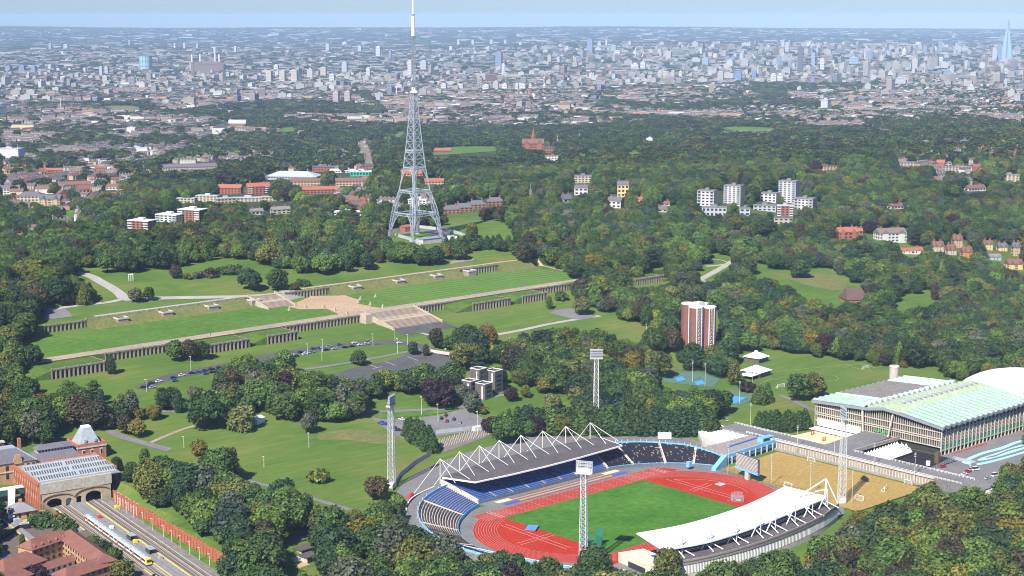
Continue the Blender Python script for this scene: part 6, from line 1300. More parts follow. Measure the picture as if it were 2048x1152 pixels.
# people
skin = M('skin', (.45, .28, .2), .7)
def person(x, y, shirt, trousers, label, rz=0):
    s, t, z = G(x, y); e = empty('person', label, 'person', (s, t, z), rz); b = MB(); v = [(-.12, 0, 0), (.14, .12, 0), (-.1, 0, .45), (.1, .04, .45), (-.08, 0, .9), (.08, 0, .9), (0, 0, 1.0), (0, 0, 1.42), (-.24, 0, 1.38), (.24, 0, 1.38), (-.3, .05, .95), (.3, -.05, .95), (0, 0, 1.55), (0, 0, 1.76)]
    ed = [(0, 2), (2, 4), (4, 6), (1, 3), (3, 5), (5, 6), (6, 7), (7, 8), (8, 10), (7, 9), (9, 11), (7, 12), (12, 13)]
    me = bpy.data.meshes.new('body'); me.from_pydata(v, ed, []); o = bpy.data.objects.new('body', me); COL.objects.link(o); o.parent = e
    sk = o.modifiers.new('skin', 'SKIN'); rr = [.07, .07, .08, .08, .1, .1, .15, .17, .07, .07, .05, .05, .06, .11]
    for i, r in enumerate(rr): me.skin_vertices[0].data[i].radius = (r, r)
    me.skin_vertices[0].data[6].use_root = True; o.modifiers.new('sub', 'SUBSURF').levels = 1; me.materials.append(M('cloth_' + trousers, {'dark': (.03, .03, .04), 'blue': (.06, .09, .2)}[trousers], .9)); o.modifiers['sub'].render_levels = 1
    b = MB(); b.hexa([(-.2, -.14, .95), (.2, -.14, .95), (.2, .14, .95), (-.2, .14, .95)], [(-.27, -.15, 1.45), (.27, -.15, 1.45), (.27, .15, 1.45), (-.27, .15, 1.45)]); b.build('top', e, M('top_' + shirt, {'dark': (.04, .04, .05), 'white': (.7, .7, .7), 'red': (.4, .04, .03), 'blue': (.05, .12, .35)}[shirt], .9)); b = MB(); b.cyl(0, 0, 1.55, 1.80, .1, .08, 8); b.build('head', e, skin)
for x, y, a, c, t in ((500, 600, 'dark', 'blue', 'person in dark top walking on the upper drive'), (748, 632, 'dark', 'dark', 'person in dark clothes standing at the head of the wide steps'), (760, 628, 'white', 'blue', 'person in white top on the sandy forecourt'), (421, 671, 'dark', 'dark', 'lone person walking on the lower promenade'), (205, 606, 'dark', 'blue', 'person on the narrow path left of the drive bend'), (1108, 646, 'red', 'dark', 'person in red on the lawn path'), (990, 672, 'dark', 'dark', 'person at the start of the lawn path'), (488, 674, 'blue', 'dark', 'person in blue on the middle lawn edge')): person(x, y, a, c, t)
# ---------------------------------------------------------------- buildings beyond the park, each where it stands
TW = {'white': (.60, .58, .55), 'cream': (.50, .44, .31), 'brick': (.30, .13, .085), 'red': (.34, .12, .08), 'tan': (.48, .36, .24), 'grey': (.36, .36, .37), 'yellow': (.66, .52, .24), 'dark': (.10, .11, .14), 'orange': (.60, .24, .10), 'blue': (.16, .24, .42), 'pale': (.42, .45, .47), 'pink': (.46, .38, .33), 'teal': (.30, .48, .48), 'glass': (.30, .40, .50), 'brown': (.20, .15, .13), 'slate': (.14, .135, .15), 'tile': (.20, .105, .08), 'redtile': (.36, .125, .075), 'felt': (.22, .21, .21), 'whiteroof': (.74, .74, .73), 'green': (.04, .42, .28), 'bluegrey': (.20, .25, .34)}
tmat = M('town_render', (1, 1, 1), .85, var=.08, scale=.08, objcol=True)
def oc(o, c): o.color = (*TW[c], 1); return o
def town(x, yb, wp, hp, wall, roof, label, cat='building', a=0.0, dp=.6, fl=3, rt='flat', rp=0.0, nm=None, clear=True, win=True, side=None, grp=None):
    """x, base y, width and height as measured on the photo give the place and the size in metres; a: turn from facing the camera"""
    s, t, z = G(x, yb); v = SY * s + CY * t; m = v / FPX * 1.01; w, h = wp * m, hp * m; d = w * dp; an = -YAW + math.radians(a)
    cs, sn = abs(math.cos(math.radians(a))), abs(math.sin(math.radians(a))); k = 1 / (cs + dp * sn); w *= k; d *= k
    e = empty(nm or cat.replace(' ', '_'), label, cat, (s + SY * d * .4, t + CY * d * .4, z), an, grp)
    b = MB(); b.box(-w / 2, -d / 2, -4, w / 2, d / 2, h); oc(b.build('wall', e, tmat), wall)
    if rt == 'flat': b = MB(); b.box(-w / 2 - .4, -d / 2 - .4, h, w / 2 + .4, d / 2 + .4, h + .7); oc(b.build('roof', e, tmat), roof); b = MB(); b.box(-w * .12, -d * .15, h + .7, w * .12, d * .2, h + 3.0); oc(b.build('plant_room', e, tmat), roof)
    else:
        b = MB(); rh = rp * m if rp else d * .45; b.gable(0, 0, h, w, d, rh, 0, (d * .45 if rt == 'hip' else 0), .5); oc(b.build('roof', e, tmat), roof)
        if rt == 'cross':
            for q in (-w * .3, w * .3): b = MB(); b.gable(q, -d * .2, h - .3, d * .75, w * .26, rh * .85, math.pi / 2, 0, .3); oc(b.build('gable_roof', e, tmat), roof); b = MB(); b.prism([(q - w * .11, -d * .58), (q + w * .11, -d * .58), (q + w * .11, -d * .4), (q - w * .11, -d * .4)], -2, h); oc(b.build('bay', e, tmat), wall)
        for q in (-w * .33, w * .28): b = MB(); b.box(q - .7, -.6, h + rh * .3, q + .7, .6, h + rh + 2.0); oc(b.build('chimney', e, tmat), 'brick')
    if win and m < .95:
        n = max(2, int(w / 4.2)); fh = h / fl; me_c = {}
        wm = MB(); wm.box(-w / n * .28, -.14, 0, w / n * .28, .1, fh * .48); wme = wm.mesh('window'); wme.materials.append(glass_dark)
        for f in range(fl):
            for i in range(n): o = bpy.data.objects.new('window', wme); COL.objects.link(o); o.parent = e; o.location = (-w / 2 + w * (i + .5) / n, -d / 2, f * fh + fh * .3)
        n2 = max(1, int(d / 5)); wm = MB(); wm.box(-.1, -d / n2 * .26, 0, .14, d / n2 * .26, fh * .48); wme = wm.mesh('window'); wme.materials.append(glass_dark)
        sx = 1 if a <= 0 else -1
        for f in range(fl):
            for i in range(n2): o = bpy.data.objects.new('window', wme); COL.objects.link(o); o.parent = e; o.location = (sx * w / 2, -d / 2 + d * (i + .5) / n2, f * fh + fh * .3)
    if fl > 3 and cat == 'flats':
        for f in range(1, fl + 1):
            for q in (-1, 1): b = MB(); b.box(q * w * .5, -d / 2 - 1.1, f * h / fl - .3, q * w * .27, -d / 2 + .05, f * h / fl); b.box(q * w * .5, -d / 2 - 1.15, f * h / fl - .3, q * w * .27, -d / 2 - 1.0, f * h / fl + .9) if f < fl else None; oc(b.build('balcony', e, tmat), 'pale' if wall == 'white' else 'white')
    if side: b = MB(); b.box(w / 2, -d / 2 - .1, 0, w / 2 + .4, d / 2, h); oc(b.build('side_wall', e, tmat), side)
    if clear: BUILD_CLEAR.append((x - wp * .5, yb - hp - rp, x + wp * .5, yb - hp * .34))
    return e
F = 'flats'
for q in ((1416, 412, 42, 30, 'white', 'felt', 'lowest white block of flats, leftmost on the right hand hill', F, -28, .7, 5), (1469, 410, 42, 38, 'white', 'felt', 'taller left white tower block on the right hand hill', F, -28, .7, 9), (1579, 405, 42, 42, 'white', 'felt', 'tallest white tower block on the right hand hill', F, -28, .7, 10), (1541, 404, 40, 17, 'white', 'felt', 'low white block touching the tallest white tower', F, -28, .7, 3), (1612, 420, 46, 22, 'white', 'felt', 'white block half hidden right of the tallest tower', F, -28, .7, 4)): town(*q, side='pink')
for q in ((1429, 433, 50, 18, 'pale', 'felt', 'long low flats with pale panels and a raised roof end', F, -8, .3, 2), (1530, 422, 46, 11, 'pale', 'felt', 'low pale terrace between the white towers and brick flats', F, -8, .3, 2), (1571, 436, 34, 24, 'brick', 'pale', 'red brick flats with white balconies', F, -8, .6, 5), (1568, 449, 40, 13, 'pink', 'slate', 'low terrace of brick flats below the red brick block', F, -10, .4, 2), (1490, 432, 22, 15, 'pale', 'felt', 'small pale block left of the low pale terrace', F, -8, .5, 2)): town(*q)
town(1694, 478, 42, 14, 'red', 'redtile', 'red brick house with paired front gables left of the white mansion', 'house', 10, .6, 2, 'cross', 9); town(1718, 468, 14, 6, 'red', 'redtile', 'small red roofed house behind the blue green tree', 'house', 0, .7, 1, 'gable', 6); town(1782, 484, 64, 18, 'white', 'brown', 'large white mansion with brown roofs', 'mansion', 14, .5, 3, 'cross', 9); town(1824, 508, 46, 7, 'white', 'redtile', 'low white house with red chimneys and red roof', 'house', 8, .5, 1, 'cross', 5)
for x, y, w, h, c, r_, rp, t in ((1876, 507, 24, 14, 'cream', 'tile', 10, 'cream villa with tall front gable, leftmost of the gabled row'), (1903, 513, 20, 13, 'cream', 'tile', 11, 'cream gabled villa, second in the row'), (1915, 495, 20, 15, 'tan', 'tile', 9, 'tan gabled villa standing behind the row'), (1934, 515, 22, 11, 'orange', 'tile', 10, 'orange gabled villa, third in the row'), (1976, 500, 20, 11, 'yellow', 'tile', 8, 'yellow gabled house right of the dark tree'), (2005, 502, 20, 8, 'yellow', 'slate', 8, 'yellow house with broad gable'), (2032, 512, 16, 18, 'tan', 'slate', 9, 'tall narrow tan house at the right edge'), (2030, 538, 34, 10, 'yellow', 'tile', 9, 'yellow gabled house at the right edge below the others'), (1990, 520, 26, 6, 'pale', 'felt', 6, 'pale hipped house below the yellow houses')): town(x, y, w, h, c, r_, t, 'villa', 10, .8, 3, 'cross', rp)
for q in ((1246, 394, 22, 24, 'yellow', 'slate', 'tall bright yellow house above the wood', 'house', 0, .8, 3, 'gable', 8), (1232, 416, 34, 14, 'white', 'slate', 'white house with slate roof below the yellow house', 'house', -25, .7, 2, 'gable', 8), (1278, 408, 14, 9, 'orange', 'redtile', 'small orange house right of the yellow house', 'house', 0, .8, 1, 'gable', 5), (1166, 366, 34, 14, 'cream', 'felt', 'cream block of flats among the trees above the white villa', F, 0, .5, 3), (1162, 390, 26, 14, 'white', 'slate', 'white villa below the cream flats', 'villa', 0, .6, 2, 'gable', 6), (1325, 424, 20, 6, 'cream', 'slate', 'small slate roofed lodge among the trees', 'house', 0, .6, 1, 'hip', 6), (1330, 412, 18, 5, 'white', 'tile', 'little white house right of the slate roofed lodge', 'house', 0, .6, 1, 'gable', 5),
    (1132, 405, 24, 7, 'grey', 'slate', 'grey roofed house left of the white villa', 'house', 35, .6, 1, 'gable', 10), (1650, 342, 56, 9, 'tan', 'tile', 'long tan flats with bays beside the orange tree', F, 0, .25, 3), (1852, 332, 100, 7, 'pink', 'felt', 'long low flats with flat roof in the right hand wood', F, -4, .12, 2), (1920, 342, 70, 8, 'pink', 'felt', 'second long low flats below the first', F, -4, .14, 2), (2020, 362, 40, 12, 'cream', 'felt', 'cream block at the right edge of the wood', F, -10, .5, 3), (1951, 382, 46, 6, 'white', 'tile', 'white fronted terrace climbing the hill at right', 'terrace', 28, .3, 1, 'gable', 6), (1792, 418, 34, 6, 'white', 'tile', 'white gabled cottages on the wooded slope', 'terrace', 26, .4, 1, 'gable', 6), (1880, 360, 8, 18, 'brick', 'slate', 'small brick church tower in the right hand wood', 'tower', 0, 1, 2, 'gable', 6), (1900, 392, 40, 5, 'brick', 'felt', 'low red brick sheds left of the white fronted terrace', 'building', 10, .4, 1)): town(*q)
# mid distance
town(1066, 302, 44, 15, 'red', 'tile', 'ornate red brick college with central spire', 'college', 5, .4, 3, 'cross', 9); s, t, z = G(1068, 300)
e = empty('college_spire', 'slender spire rising from the red brick college', 'spire', (s + 6, t + 8, z)); b = MB(); b.box(-3, -3, 0, 3, 3, 26); oc(b.build('shaft', e, tmat), 'red'); b = MB(); b.cyl(0, 0, 26, 42, 3.2, .2, 8); oc(b.build('spire', e, tmat), 'brick')
for q in ((1105, 322, 30, 10, 'white', 'brick', 'white and brick flat roofed school block below the college', 'building', 0, .6, 3), (1098, 305, 22, 10, 'brick', 'slate', 'brick block right of the red college', 'building', 0, .6, 2), (1268, 290, 38, 4, 'white', 'whiteroof', 'long low white roofed shed by the playing field', 'shed', 0, .4, 1), (1300, 282, 20, 5, 'white', 'whiteroof', 'small white pavilion behind the long white shed', 'pavilion', 0, .5, 1), (1159, 280, 7, 10, 'white', 'pale', 'small white tower among the dark trees', 'tower', 0, 1, 1), (885, 306, 32, 5, 'red', 'redtile', 'low red roofed pavilion on the green playing field', 'pavilion', 0, .4, 1, 'gable', 4),
    (18, 318, 52, 20, 'white', 'pale', 'white office block with rows of windows at the left edge', 'office', -10, .6, 4), (46, 262, 44, 12, 'yellow', 'felt', 'building with pale yellow horizontal bands at left', 'building', 0, .4, 3), (474, 255, 34, 8, 'brick', 'pale', 'brick hall with pale ridged roof in the trees', 'hall', 0, .5, 1, 'gable', 7), (262, 268, 16, 12, 'white', 'white', 'round white tower among the terraces', 'tower', 0, 1, 2), (585, 358, 110, 5, 'pale', 'pale', 'large building under a wide pale blue curved roof', 'building', -8, .5, 1, 'hip', 9), (648, 343, 46, 9, 'red', 'slate', 'red brick block behind the pale blue roof', 'building', 0, .5, 3), (722, 352, 42, 9, 'green', 'whiteroof', 'building with bright green front and white roof', 'building', 0, .5, 1), (690, 345, 60, 4, 'white', 'whiteroof', 'long white roof left of the bright green front', 'building', 0, .5, 1), (735, 338, 30, 7, 'brick', 'slate', 'dark brick block behind the green front', 'building', 0, .5, 2),
    (282, 462, 56, 20, 'brick', 'whiteroof', 'leftmost of three brick and white flats above the front wood', F, -22, .6, 4), (338, 448, 56, 18, 'white', 'whiteroof', 'middle of three brick and white flats above the front wood', F, -22, .6, 4), (384, 446, 58, 26, 'brick', 'whiteroof', 'tallest of three brick and white flats above the front wood', F, -22, .6, 6), (460, 388, 50, 12, 'red', 'redtile', 'long red roofed flats with chimneys, left wing', F, -10, .35, 3, 'gable', 7), (515, 390, 48, 17, 'red', 'redtile', 'tall red roofed flats, right wing', F, 20, .4, 4, 'gable', 7), (640, 390, 72, 11, 'brick', 'redtile', 'red tiled flats in a long row below the pale blue roof', F, 10, .25, 3, 'gable', 6), (700, 375, 60, 13, 'tan', 'tile', 'flats with yellow stair towers', F, 8, .3, 3, 'gable', 6), (610, 372, 60, 9, 'tan', 'tile', 'brown roofed flats with yellow chimneys', F, 6, .3, 2, 'gable', 6),
    (372, 406, 38, 9, 'cream', 'pale', 'cream flats with pale roof, leftmost of the cream group', F, -6, .4, 2), (415, 404, 48, 12, 'cream', 'pale', 'cream flats with pale roof left of the orange end wall', F, -12, .4, 3), (450, 407, 40, 10, 'tan', 'pale', 'flats with orange end wall', F, 24, .4, 2), (495, 404, 60, 8, 'cream', 'pale', 'long cream flats with white dome on the roof', F, 6, .3, 2), (552, 402, 60, 8, 'cream', 'pale', 'long cream flats below the tall red roofed wing', F, 6, .3, 2), (600, 400, 50, 6, 'pale', 'pale', 'pale roofed low flats right of the cream group', F, 6, .3, 1),
    (512, 430, 28, 8, 'cream', 'felt', 'grey roofed low building above the front wood', 'building', 30, .5, 1, 'gable', 5), (560, 428, 40, 9, 'cream', 'felt', 'long grey roofed building with white gable end', 'building', 28, .4, 2, 'gable', 6), (590, 440, 44, 4, 'white', 'whiteroof', 'low white roof on the edge of the front wood', 'building', 0, .5, 1), (696, 434, 60, 9, 'white', 'whiteroof', 'flat white modern building left of the mast', 'building', -8, .5, 2), (838, 412, 44, 12, 'white', 'whiteroof', 'white block with red end wall seen through the mast', F, -20, .6, 3), (800, 420, 44, 6, 'white', 'whiteroof', 'low white roof left behind the mast legs', 'building', 0, .5, 1), (820, 352, 50, 6, 'orange', 'redtile', 'orange roofed terrace seen through the mast', 'terrace', 0, .3, 1, 'gable', 6), (868, 372, 40, 9, 'tan', 'redtile', 'tan flats with orange roof right behind the mast', F, 10, .4, 2, 'gable', 6),
    (60, 408, 50, 16, 'cream', 'slate', 'big cream villa with blue sheeting on its roof', 'villa', 0, .6, 3, 'hip', 8), (100, 412, 40, 14, 'tan', 'slate', 'grey roofed villa beside the big cream villa', 'villa', 0, .6, 3, 'cross', 8), (8, 392, 24, 14, 'white', 'slate', 'white house at the left edge below the yellow gables', 'house', 0, .6, 3, 'gable', 7), (165, 386, 28, 7, 'orange', 'tile', 'house with orange gable wall among green trees', 'house', 30, .7, 1, 'gable', 9), (225, 380, 26, 6, 'white', 'tile', 'white house with brown roof left of the yellow bush', 'house', 0, .7, 1, 'gable', 6), (12, 348, 22, 9, 'yellow', 'tile', 'long house with yellow gable wall, left one', 'house', 40, 1.6, 1, 'gable', 6), (82, 352, 22, 8, 'yellow', 'tile', 'long house with yellow gable wall, right one', 'house', 40, 1.6, 1, 'gable', 6), (200, 342, 40, 6, 'white', 'whiteroof', 'white flat roofed shed among the terraces', 'shed', 0, .5, 1), (195, 330, 34, 8, 'white', 'pale', 'white block with stepped front among the terraces', 'building', 0, .5, 2), (165, 322, 26, 6, 'white', 'slate', 'white fronted building left of the stepped one', 'building', 0, .5, 2), (275, 304, 40, 8, 'white', 'pale', 'cluster of white houses at the middle left', 'terrace', 0, .4, 2), (305, 310, 36, 7, 'white', 'pale', 'white terrace right of the cluster', 'terrace', 0, .4, 2),
    (215, 340, 30, 5, 'pink', 'felt', 'low pinkish building in the left terraces', 'building', 0, .6, 1), (375, 340, 110, 6, 'pink', 'slate', 'long brick terrace running up the left hillside', 'terrace', 18, .12, 2, 'gable', 6), (150, 375, 60, 6, 'brown', 'tile', 'brown roofed terrace left of the orange gable', 'terrace', 14, .25, 1, 'gable', 6), (110, 345, 60, 5, 'red', 'redtile', 'terrace with red roof among the left streets', 'terrace', 6, .2, 1, 'gable', 4)): town(*q)
for k, (x, y, w) in enumerate(((902, 428, 36), (927, 424, 38), (954, 418, 36), (990, 412, 36))): town(x, y, w, 9, 'brick', 'slate', '%s brick house with grey hipped roof in the row behind the field' % ('first', 'second', 'third', 'fourth')[k], 'house', 12, .55, 2, 'hip', 8)
def pylon(x, y, hp, label, c='grey'):
    s, t, z = G(x, y); h = hp * (SY * s + CY * t) / FPX; e = empty('lattice_mast', label, 'mast', (s, t, z)); b = MB()
    for a, d in ((1, 1), (-1, 1), (-1, -1), (1, -1)): b.bar((a * 1.2, d * 1.2, 0), (a * .6, d * .6, h), .3)
    for q in range(10): z0, z1 = h * q / 10, h * (q + 1) / 10; b.bar((1.1, 1.1, z0), (-1.1, -1.1, z1), .16); b.bar((-1.1, 1.1, z0), (1.1, -1.1, z1), .16)
    oc(b.build('frame', e, tmat), c); b = MB(); b.bar((-2.4, 0, h * .86), (2.4, 0, h * .86), .25); b.bar((0, 0, h), (0, 0, h + 6), .3); oc(b.build('cross_arm', e, tmat), c)
pylon(1061, 412, 34, 'thin grey lattice mast standing in the wood right of the field'); pylon(1115, 300, 22, 'pale post mast beside the college', 'white')
for x, y, hp, t, c in ((122, 222, 28, 'pale church spire at the far left', 'tan'), (1209, 164, 14, 'slim dark red church spire before the city', 'brick')):
    s, t_, z = G(x, y); m = (SY * s + CY * t_) / FPX; e = empty('church', t, 'church', (s, t_, z), -YAW); b = MB(); b.box(-7 * m, -3 * m, -2, 7 * m, 3 * m, 6 * m); oc(b.build('nave', e, tmat), 'grey'); b = MB(); b.gable(0, 0, 6 * m, 14 * m, 6 * m, 3 * m); oc(b.build('roof', e, tmat), 'slate'); b = MB(); b.box(-1.4 * m, -1.4 * m, 0, 1.4 * m, 1.4 * m, hp * m * .5); oc(b.build('tower', e, tmat), c); b = MB(); b.cyl(0, 0, hp * m * .5, hp * m, 1.6 * m, .1, 8); oc(b.build('spire', e, tmat), c)
fields = ((1, [(860, 300), (925, 293), (1000, 293), (995, 303), (900, 310), (862, 312)]), (1, [(783, 275), (800, 265), (815, 262), (800, 275)]), (1, [(1152, 310), (1172, 302), (1178, 310), (1165, 314)]), (2, [(1178, 305), (1204, 303), (1200, 311), (1180, 311)]), (1, [(1250, 302), (1288, 300), (1285, 308), (1255, 310)]), (2, [(205, 214), (245, 210), (285, 218), (270, 222), (230, 218)]), (1, [(1438, 258), (1480, 252), (1550, 258), (1545, 264), (1470, 262)]), (1, [(120, 428), (155, 418), (158, 434), (130, 440)]), (1, [(552, 260), (590, 252), (596, 262), (570, 265)]))
for k, pl in fields: sheet('playing_field', gpoly(pl), lawn_mat if k == 1 else lawn_dry, 1.0, 40); BUILD_CLEAR.append((min(p[0] for p in pl) + 4, min(p[1] for p in pl) + 2, max(p[0] for p in pl) - 4, max(p[1] for p in pl) - 2))
ribbon('railway_line', gpoly([(745, 330), (738, 312), (725, 296), (716, 284), (722, 279)]), 22, M('ballast_pale', (.22, .18, .15), .95), 1.2, 15); BUILD_CLEAR += [(716, 284, 730, 300), (726, 298, 744, 316), (734, 312, 748, 330)]

# ---------------------------------------------------------------- the city: towers that can be told apart
def tower(x, y0, y1, wp, c, label, cat='tower block', dp=.9, top=None):
    s, t, z = G(x, y1); m = (SY * s + CY * t) / FPX; w, h = wp * m, (y1 - y0) * m
    e = empty(cat.replace(' ', '_'), label, cat, (s, t, z), -YAW - .25); b = MB(); k = .86; b.box(-w * k / 2, -w * k * dp / 2, -6, w * k / 2, w * k * dp / 2, h); oc(b.build('body', e, tmat), c)
    b = MB(); b.box(-w * .2, -w * .2, h, w * .2, w * .2, h + max(3, h * .05)); oc(b.build('roof_plant', e, tmat), top or c)
    n = max(3, int((y1 - y0) / 3)); 
    for q in range(n):
        b = MB(); z0 = h * (q + .35) / n; b.box(-w * k * .47, -w * k * dp / 2 - .8, z0, w * k * .47, -w * k * dp / 2 - .1, z0 + h / n * .42); oc(b.build('window_band', e, tmat), 'grey' if c in ('white', 'cream', 'pale', 'pink', 'tan') else ('bluegrey' if c != 'dark' else 'slate'))
    return e
CN = {'bluegrey': 'blue grey', 'glass': 'glassy'}
TL = [(203, 133, 154, 7, 'pale'), (214, 134, 152, 8, 'pale'), (212, 152, 171, 11, 'cream'), (101, 87, 101, 6, 'grey'), (133, 89, 100, 10, 'pale'), (259, 81, 93, 4, 'grey'), (350, 87, 99, 4, 'white'), (369, 86, 98, 4, 'white'), (395, 87, 99, 4, 'pale'), (430, 95, 110, 5, 'white'), (471, 93, 107, 5, 'white'), (18, 132, 146, 12, 'bluegrey'), (46, 131, 145, 12, 'bluegrey'), (68, 132, 145, 10, 'bluegrey'), (117, 137, 145, 7, 'white'), (140, 137, 145, 6, 'white'), (170, 136, 146, 6, 'white'), (128, 153, 166, 12, 'white'), (384, 125, 144, 8, 'white'), (456, 145, 157, 9, 'pale'),
    (539, 142, 167, 13, 'cream'), (566, 142, 167, 13, 'cream'), (590, 141, 168, 14, 'cream'), (648, 135, 156, 13, 'cream'), (665, 149, 168, 11, 'white'), (690, 125, 148, 12, 'pale'), (737, 136, 158, 9, 'white'), (673, 184, 211, 13, 'pink'), (696, 183, 210, 13, 'pink'), (757, 93, 114, 10, 'white'), (781, 101, 120, 6, 'bluegrey'), (902, 93, 103, 7, 'white'), (998, 105, 141, 14, 'bluegrey'), (1007, 128, 154, 7, 'white'), (820, 122, 157, 9, 'white'), (848, 122, 143, 14, 'pale'), (917, 80, 91, 6, 'pale'), (946, 80, 91, 6, 'pale'), (983, 80, 91, 6, 'pale'), (1011, 80, 90, 5, 'pale'), (888, 168, 182, 12, 'white'), (922, 169, 182, 11, 'white'), (973, 170, 184, 13, 'white'), (1010, 168, 182, 12, 'white'), (553, 130, 143, 10, 'white'), (690, 84, 92, 10, 'white'), (656, 88, 103, 8, 'pale'), (720, 92, 106, 8, 'pale'),
    (1034, 168, 183, 7, 'white'), (1046, 169, 184, 14, 'white'), (1061, 168, 181, 6, 'white'), (1089, 168, 180, 6, 'white'), (1099, 110, 128, 8, 'tan'), (1148, 112, 126, 4, 'tan'), (1180, 79, 105, 13, 'bluegrey'), (1213, 80, 92, 4, 'white'), (1227, 91, 105, 12, 'teal'), (1235, 102, 115, 12, 'white'), (1270, 128, 143, 17, 'white'), (1286, 124, 142, 11, 'white'), (1320, 142, 158, 9, 'cream'), (1332, 143, 158, 13, 'cream'), (1346, 141, 158, 7, 'cream'), (1361, 143, 158, 7, 'white'), (1441, 143, 165, 13, 'pink'), (1476, 143, 165, 15, 'blue'), (1508, 142, 163, 10, 'blue'), (1411, 116, 134, 14, 'glass'), (1455, 113, 132, 10, 'bluegrey'), (1466, 112, 130, 7, 'bluegrey'), (1483, 107, 125, 9, 'pale'), (1337, 103, 122, 12, 'pink'), (1135, 93, 104, 5, 'white'), (1041, 84, 92, 6, 'pale'),
    (1600, 95, 147, 12, 'dark'), (1557, 114, 143, 10, 'bluegrey'), (1547, 148, 168, 13, 'white'), (1560, 149, 168, 12, 'white'), (1580, 122, 143, 7, 'bluegrey'), (1988, 97, 126, 9, 'pale'), (1998, 91, 125, 10, 'bluegrey'), (2009, 118, 137, 12, 'pink'), (1880, 83, 105, 9, 'bluegrey'), (1918, 84, 104, 6, 'bluegrey'), (1849, 92, 108, 9, 'bluegrey'), (1881, 115, 132, 9, 'white'), (2034, 92, 108, 8, 'bluegrey'), (1836, 85, 93, 12, 'white'), (1764, 140, 154, 8, 'pink'), (1784, 140, 153, 7, 'pink'), (1888, 140, 153, 30, 'bluegrey'), (1930, 160, 177, 6, 'pale'), (2010, 160, 177, 7, 'pale'), (1708, 115, 131, 20, 'glass'), (1737, 102, 123, 12, 'bluegrey'), (1626, 107, 131, 8, 'glass'), (1574, 85, 106, 8, 'pale'), (1644, 118, 143, 10, 'white'), (1665, 128, 142, 14, 'cream'), (1690, 128, 140, 5, 'pink'), (1800, 150, 163, 12, 'bluegrey'), (1742, 128, 141, 14, 'cream'), (1625, 155, 168, 9, 'bluegrey')]
AT = ('west of the power station', 'beside the power station', 'left of the big mast', 'behind the big mast', 'around the dark riverside tower', 'near the great wheel', 'right of the great wheel', 'near the tall dark slab', 'around the domed cathedral', 'near the glass spire')
cnt = {}
def at(x): return AT[0] if x < 300 else AT[1] if x < 480 else AT[2] if x < 745 else AT[3] if x < 900 else AT[4] if x < 1120 else AT[5] if x < 1300 else AT[6] if x < 1530 else AT[7] if x < 1680 else AT[8] if x < 1860 else AT[9]
for x, y0, y1, w, c in TL: cnt.setdefault((at(x), c), []).append(x)
OR = ('leftmost', 'second', 'third', 'fourth', 'fifth', 'sixth', 'seventh', 'eighth', 'ninth')
for x, y0, y1, w, c in TL:
    L = sorted(cnt[(at(x), c)]); k = L.index(x); hw_ = 'tall slim' if (y1 - y0) > 2.2 * w else ('broad' if w > (y1 - y0) else 'plain')
    tower(x, y0, y1, w, c, ('%s %s %s tower %s in the city' % (OR[k], hw_, CN.get(c, c), at(x))) if len(L) > 1 else '%s %s tower %s in the city' % (hw_, CN.get(c, c), at(x)))
# landmarks
def at_px(x, y): s, t, z = G(x, y); return s, t, z, (SY * s + CY * t) / FPX
s, t, z, m = at_px(292, 143); e = empty('gasholder', 'large pale blue gasholder drum with a grid of ribs', 'gasholder', (s, t, z)); b = MB(); b.cyl(0, 0, -3, 31 * m, 12 * m, n=24); oc(b.build('drum', e, tmat), 'teal')
for k in range(12): a = k * math.pi / 6; b = MB(); b.bar((12.1 * m * math.cos(a), 12.1 * m * math.sin(a), 0), (12.1 * m * math.cos(a), 12.1 * m * math.sin(a), 31 * m), 1.6); oc(b.build('rib', e, tmat), 'bluegrey')
for q in (.0, .33, .66, 1): b = MB(); b.cyl(0, 0, 30.2 * m * q, 30.2 * m * q + 2, 12.3 * m, n=24); oc(b.build('band', e, tmat), 'bluegrey')
s, t, z, m = at_px(416, 146); e = empty('power_station', 'brown brick power station with four white chimneys', 'power station', (s, t, z), -YAW); b = MB(); b.box(-31 * m, 0, -4, 31 * m, 26 * m, 17 * m); oc(b.build('hall', e, tmat), 'brown'); b = MB(); b.box(-22 * m, -1, 17 * m, 22 * m, 24 * m, 20 * m); oc(b.build('upper_hall', e, tmat), 'brown')
for x, y in ((-31, 0), (-19, 22), (11, 22), (23, 0)): b = MB(); b.box((x - 3) * m, (y - 1) * m, 0, (x + 3) * m, (y + 3) * m, 22 * m); oc(b.build('corner_tower', e, tmat), 'brown'); b = MB(); b.cyl(x * m, (y + 1) * m, 21 * m, 37 * m, 1.9 * m, 1.6 * m, 12); oc(b.build('chimney', e, tmat), 'white')
s, t, z, m = at_px(1278, 118); e = empty('observation_wheel', 'great white observation wheel on the river', 'wheel', (s, t, z), -YAW + .75); R_w = 12.2 * m; b = MB()
for k in range(48): a0, a1 = k * math.pi / 24, (k + 1) * math.pi / 24; b.bar((R_w * math.cos(a0), 0, R_w + 3 + R_w * math.sin(a0)), (R_w * math.cos(a1), 0, R_w + 3 + R_w * math.sin(a1)), 4.2)
oc(b.build('rim', e, tmat), 'whiteroof'); b = MB()
for k in range(16): a0 = k * math.pi / 8; b.bar((0, 0, R_w + 3), (R_w * math.cos(a0), 0, R_w + 3 + R_w * math.sin(a0)), .6)
oc(b.build('spokes', e, tmat), 'pale'); b = MB(); b.bar((0, 0, R_w + 3), (-14, 30, 0), 3); b.bar((0, 0, R_w + 3), (14, 30, 0), 3); oc(b.build('leg', e, tmat), 'whiteroof')
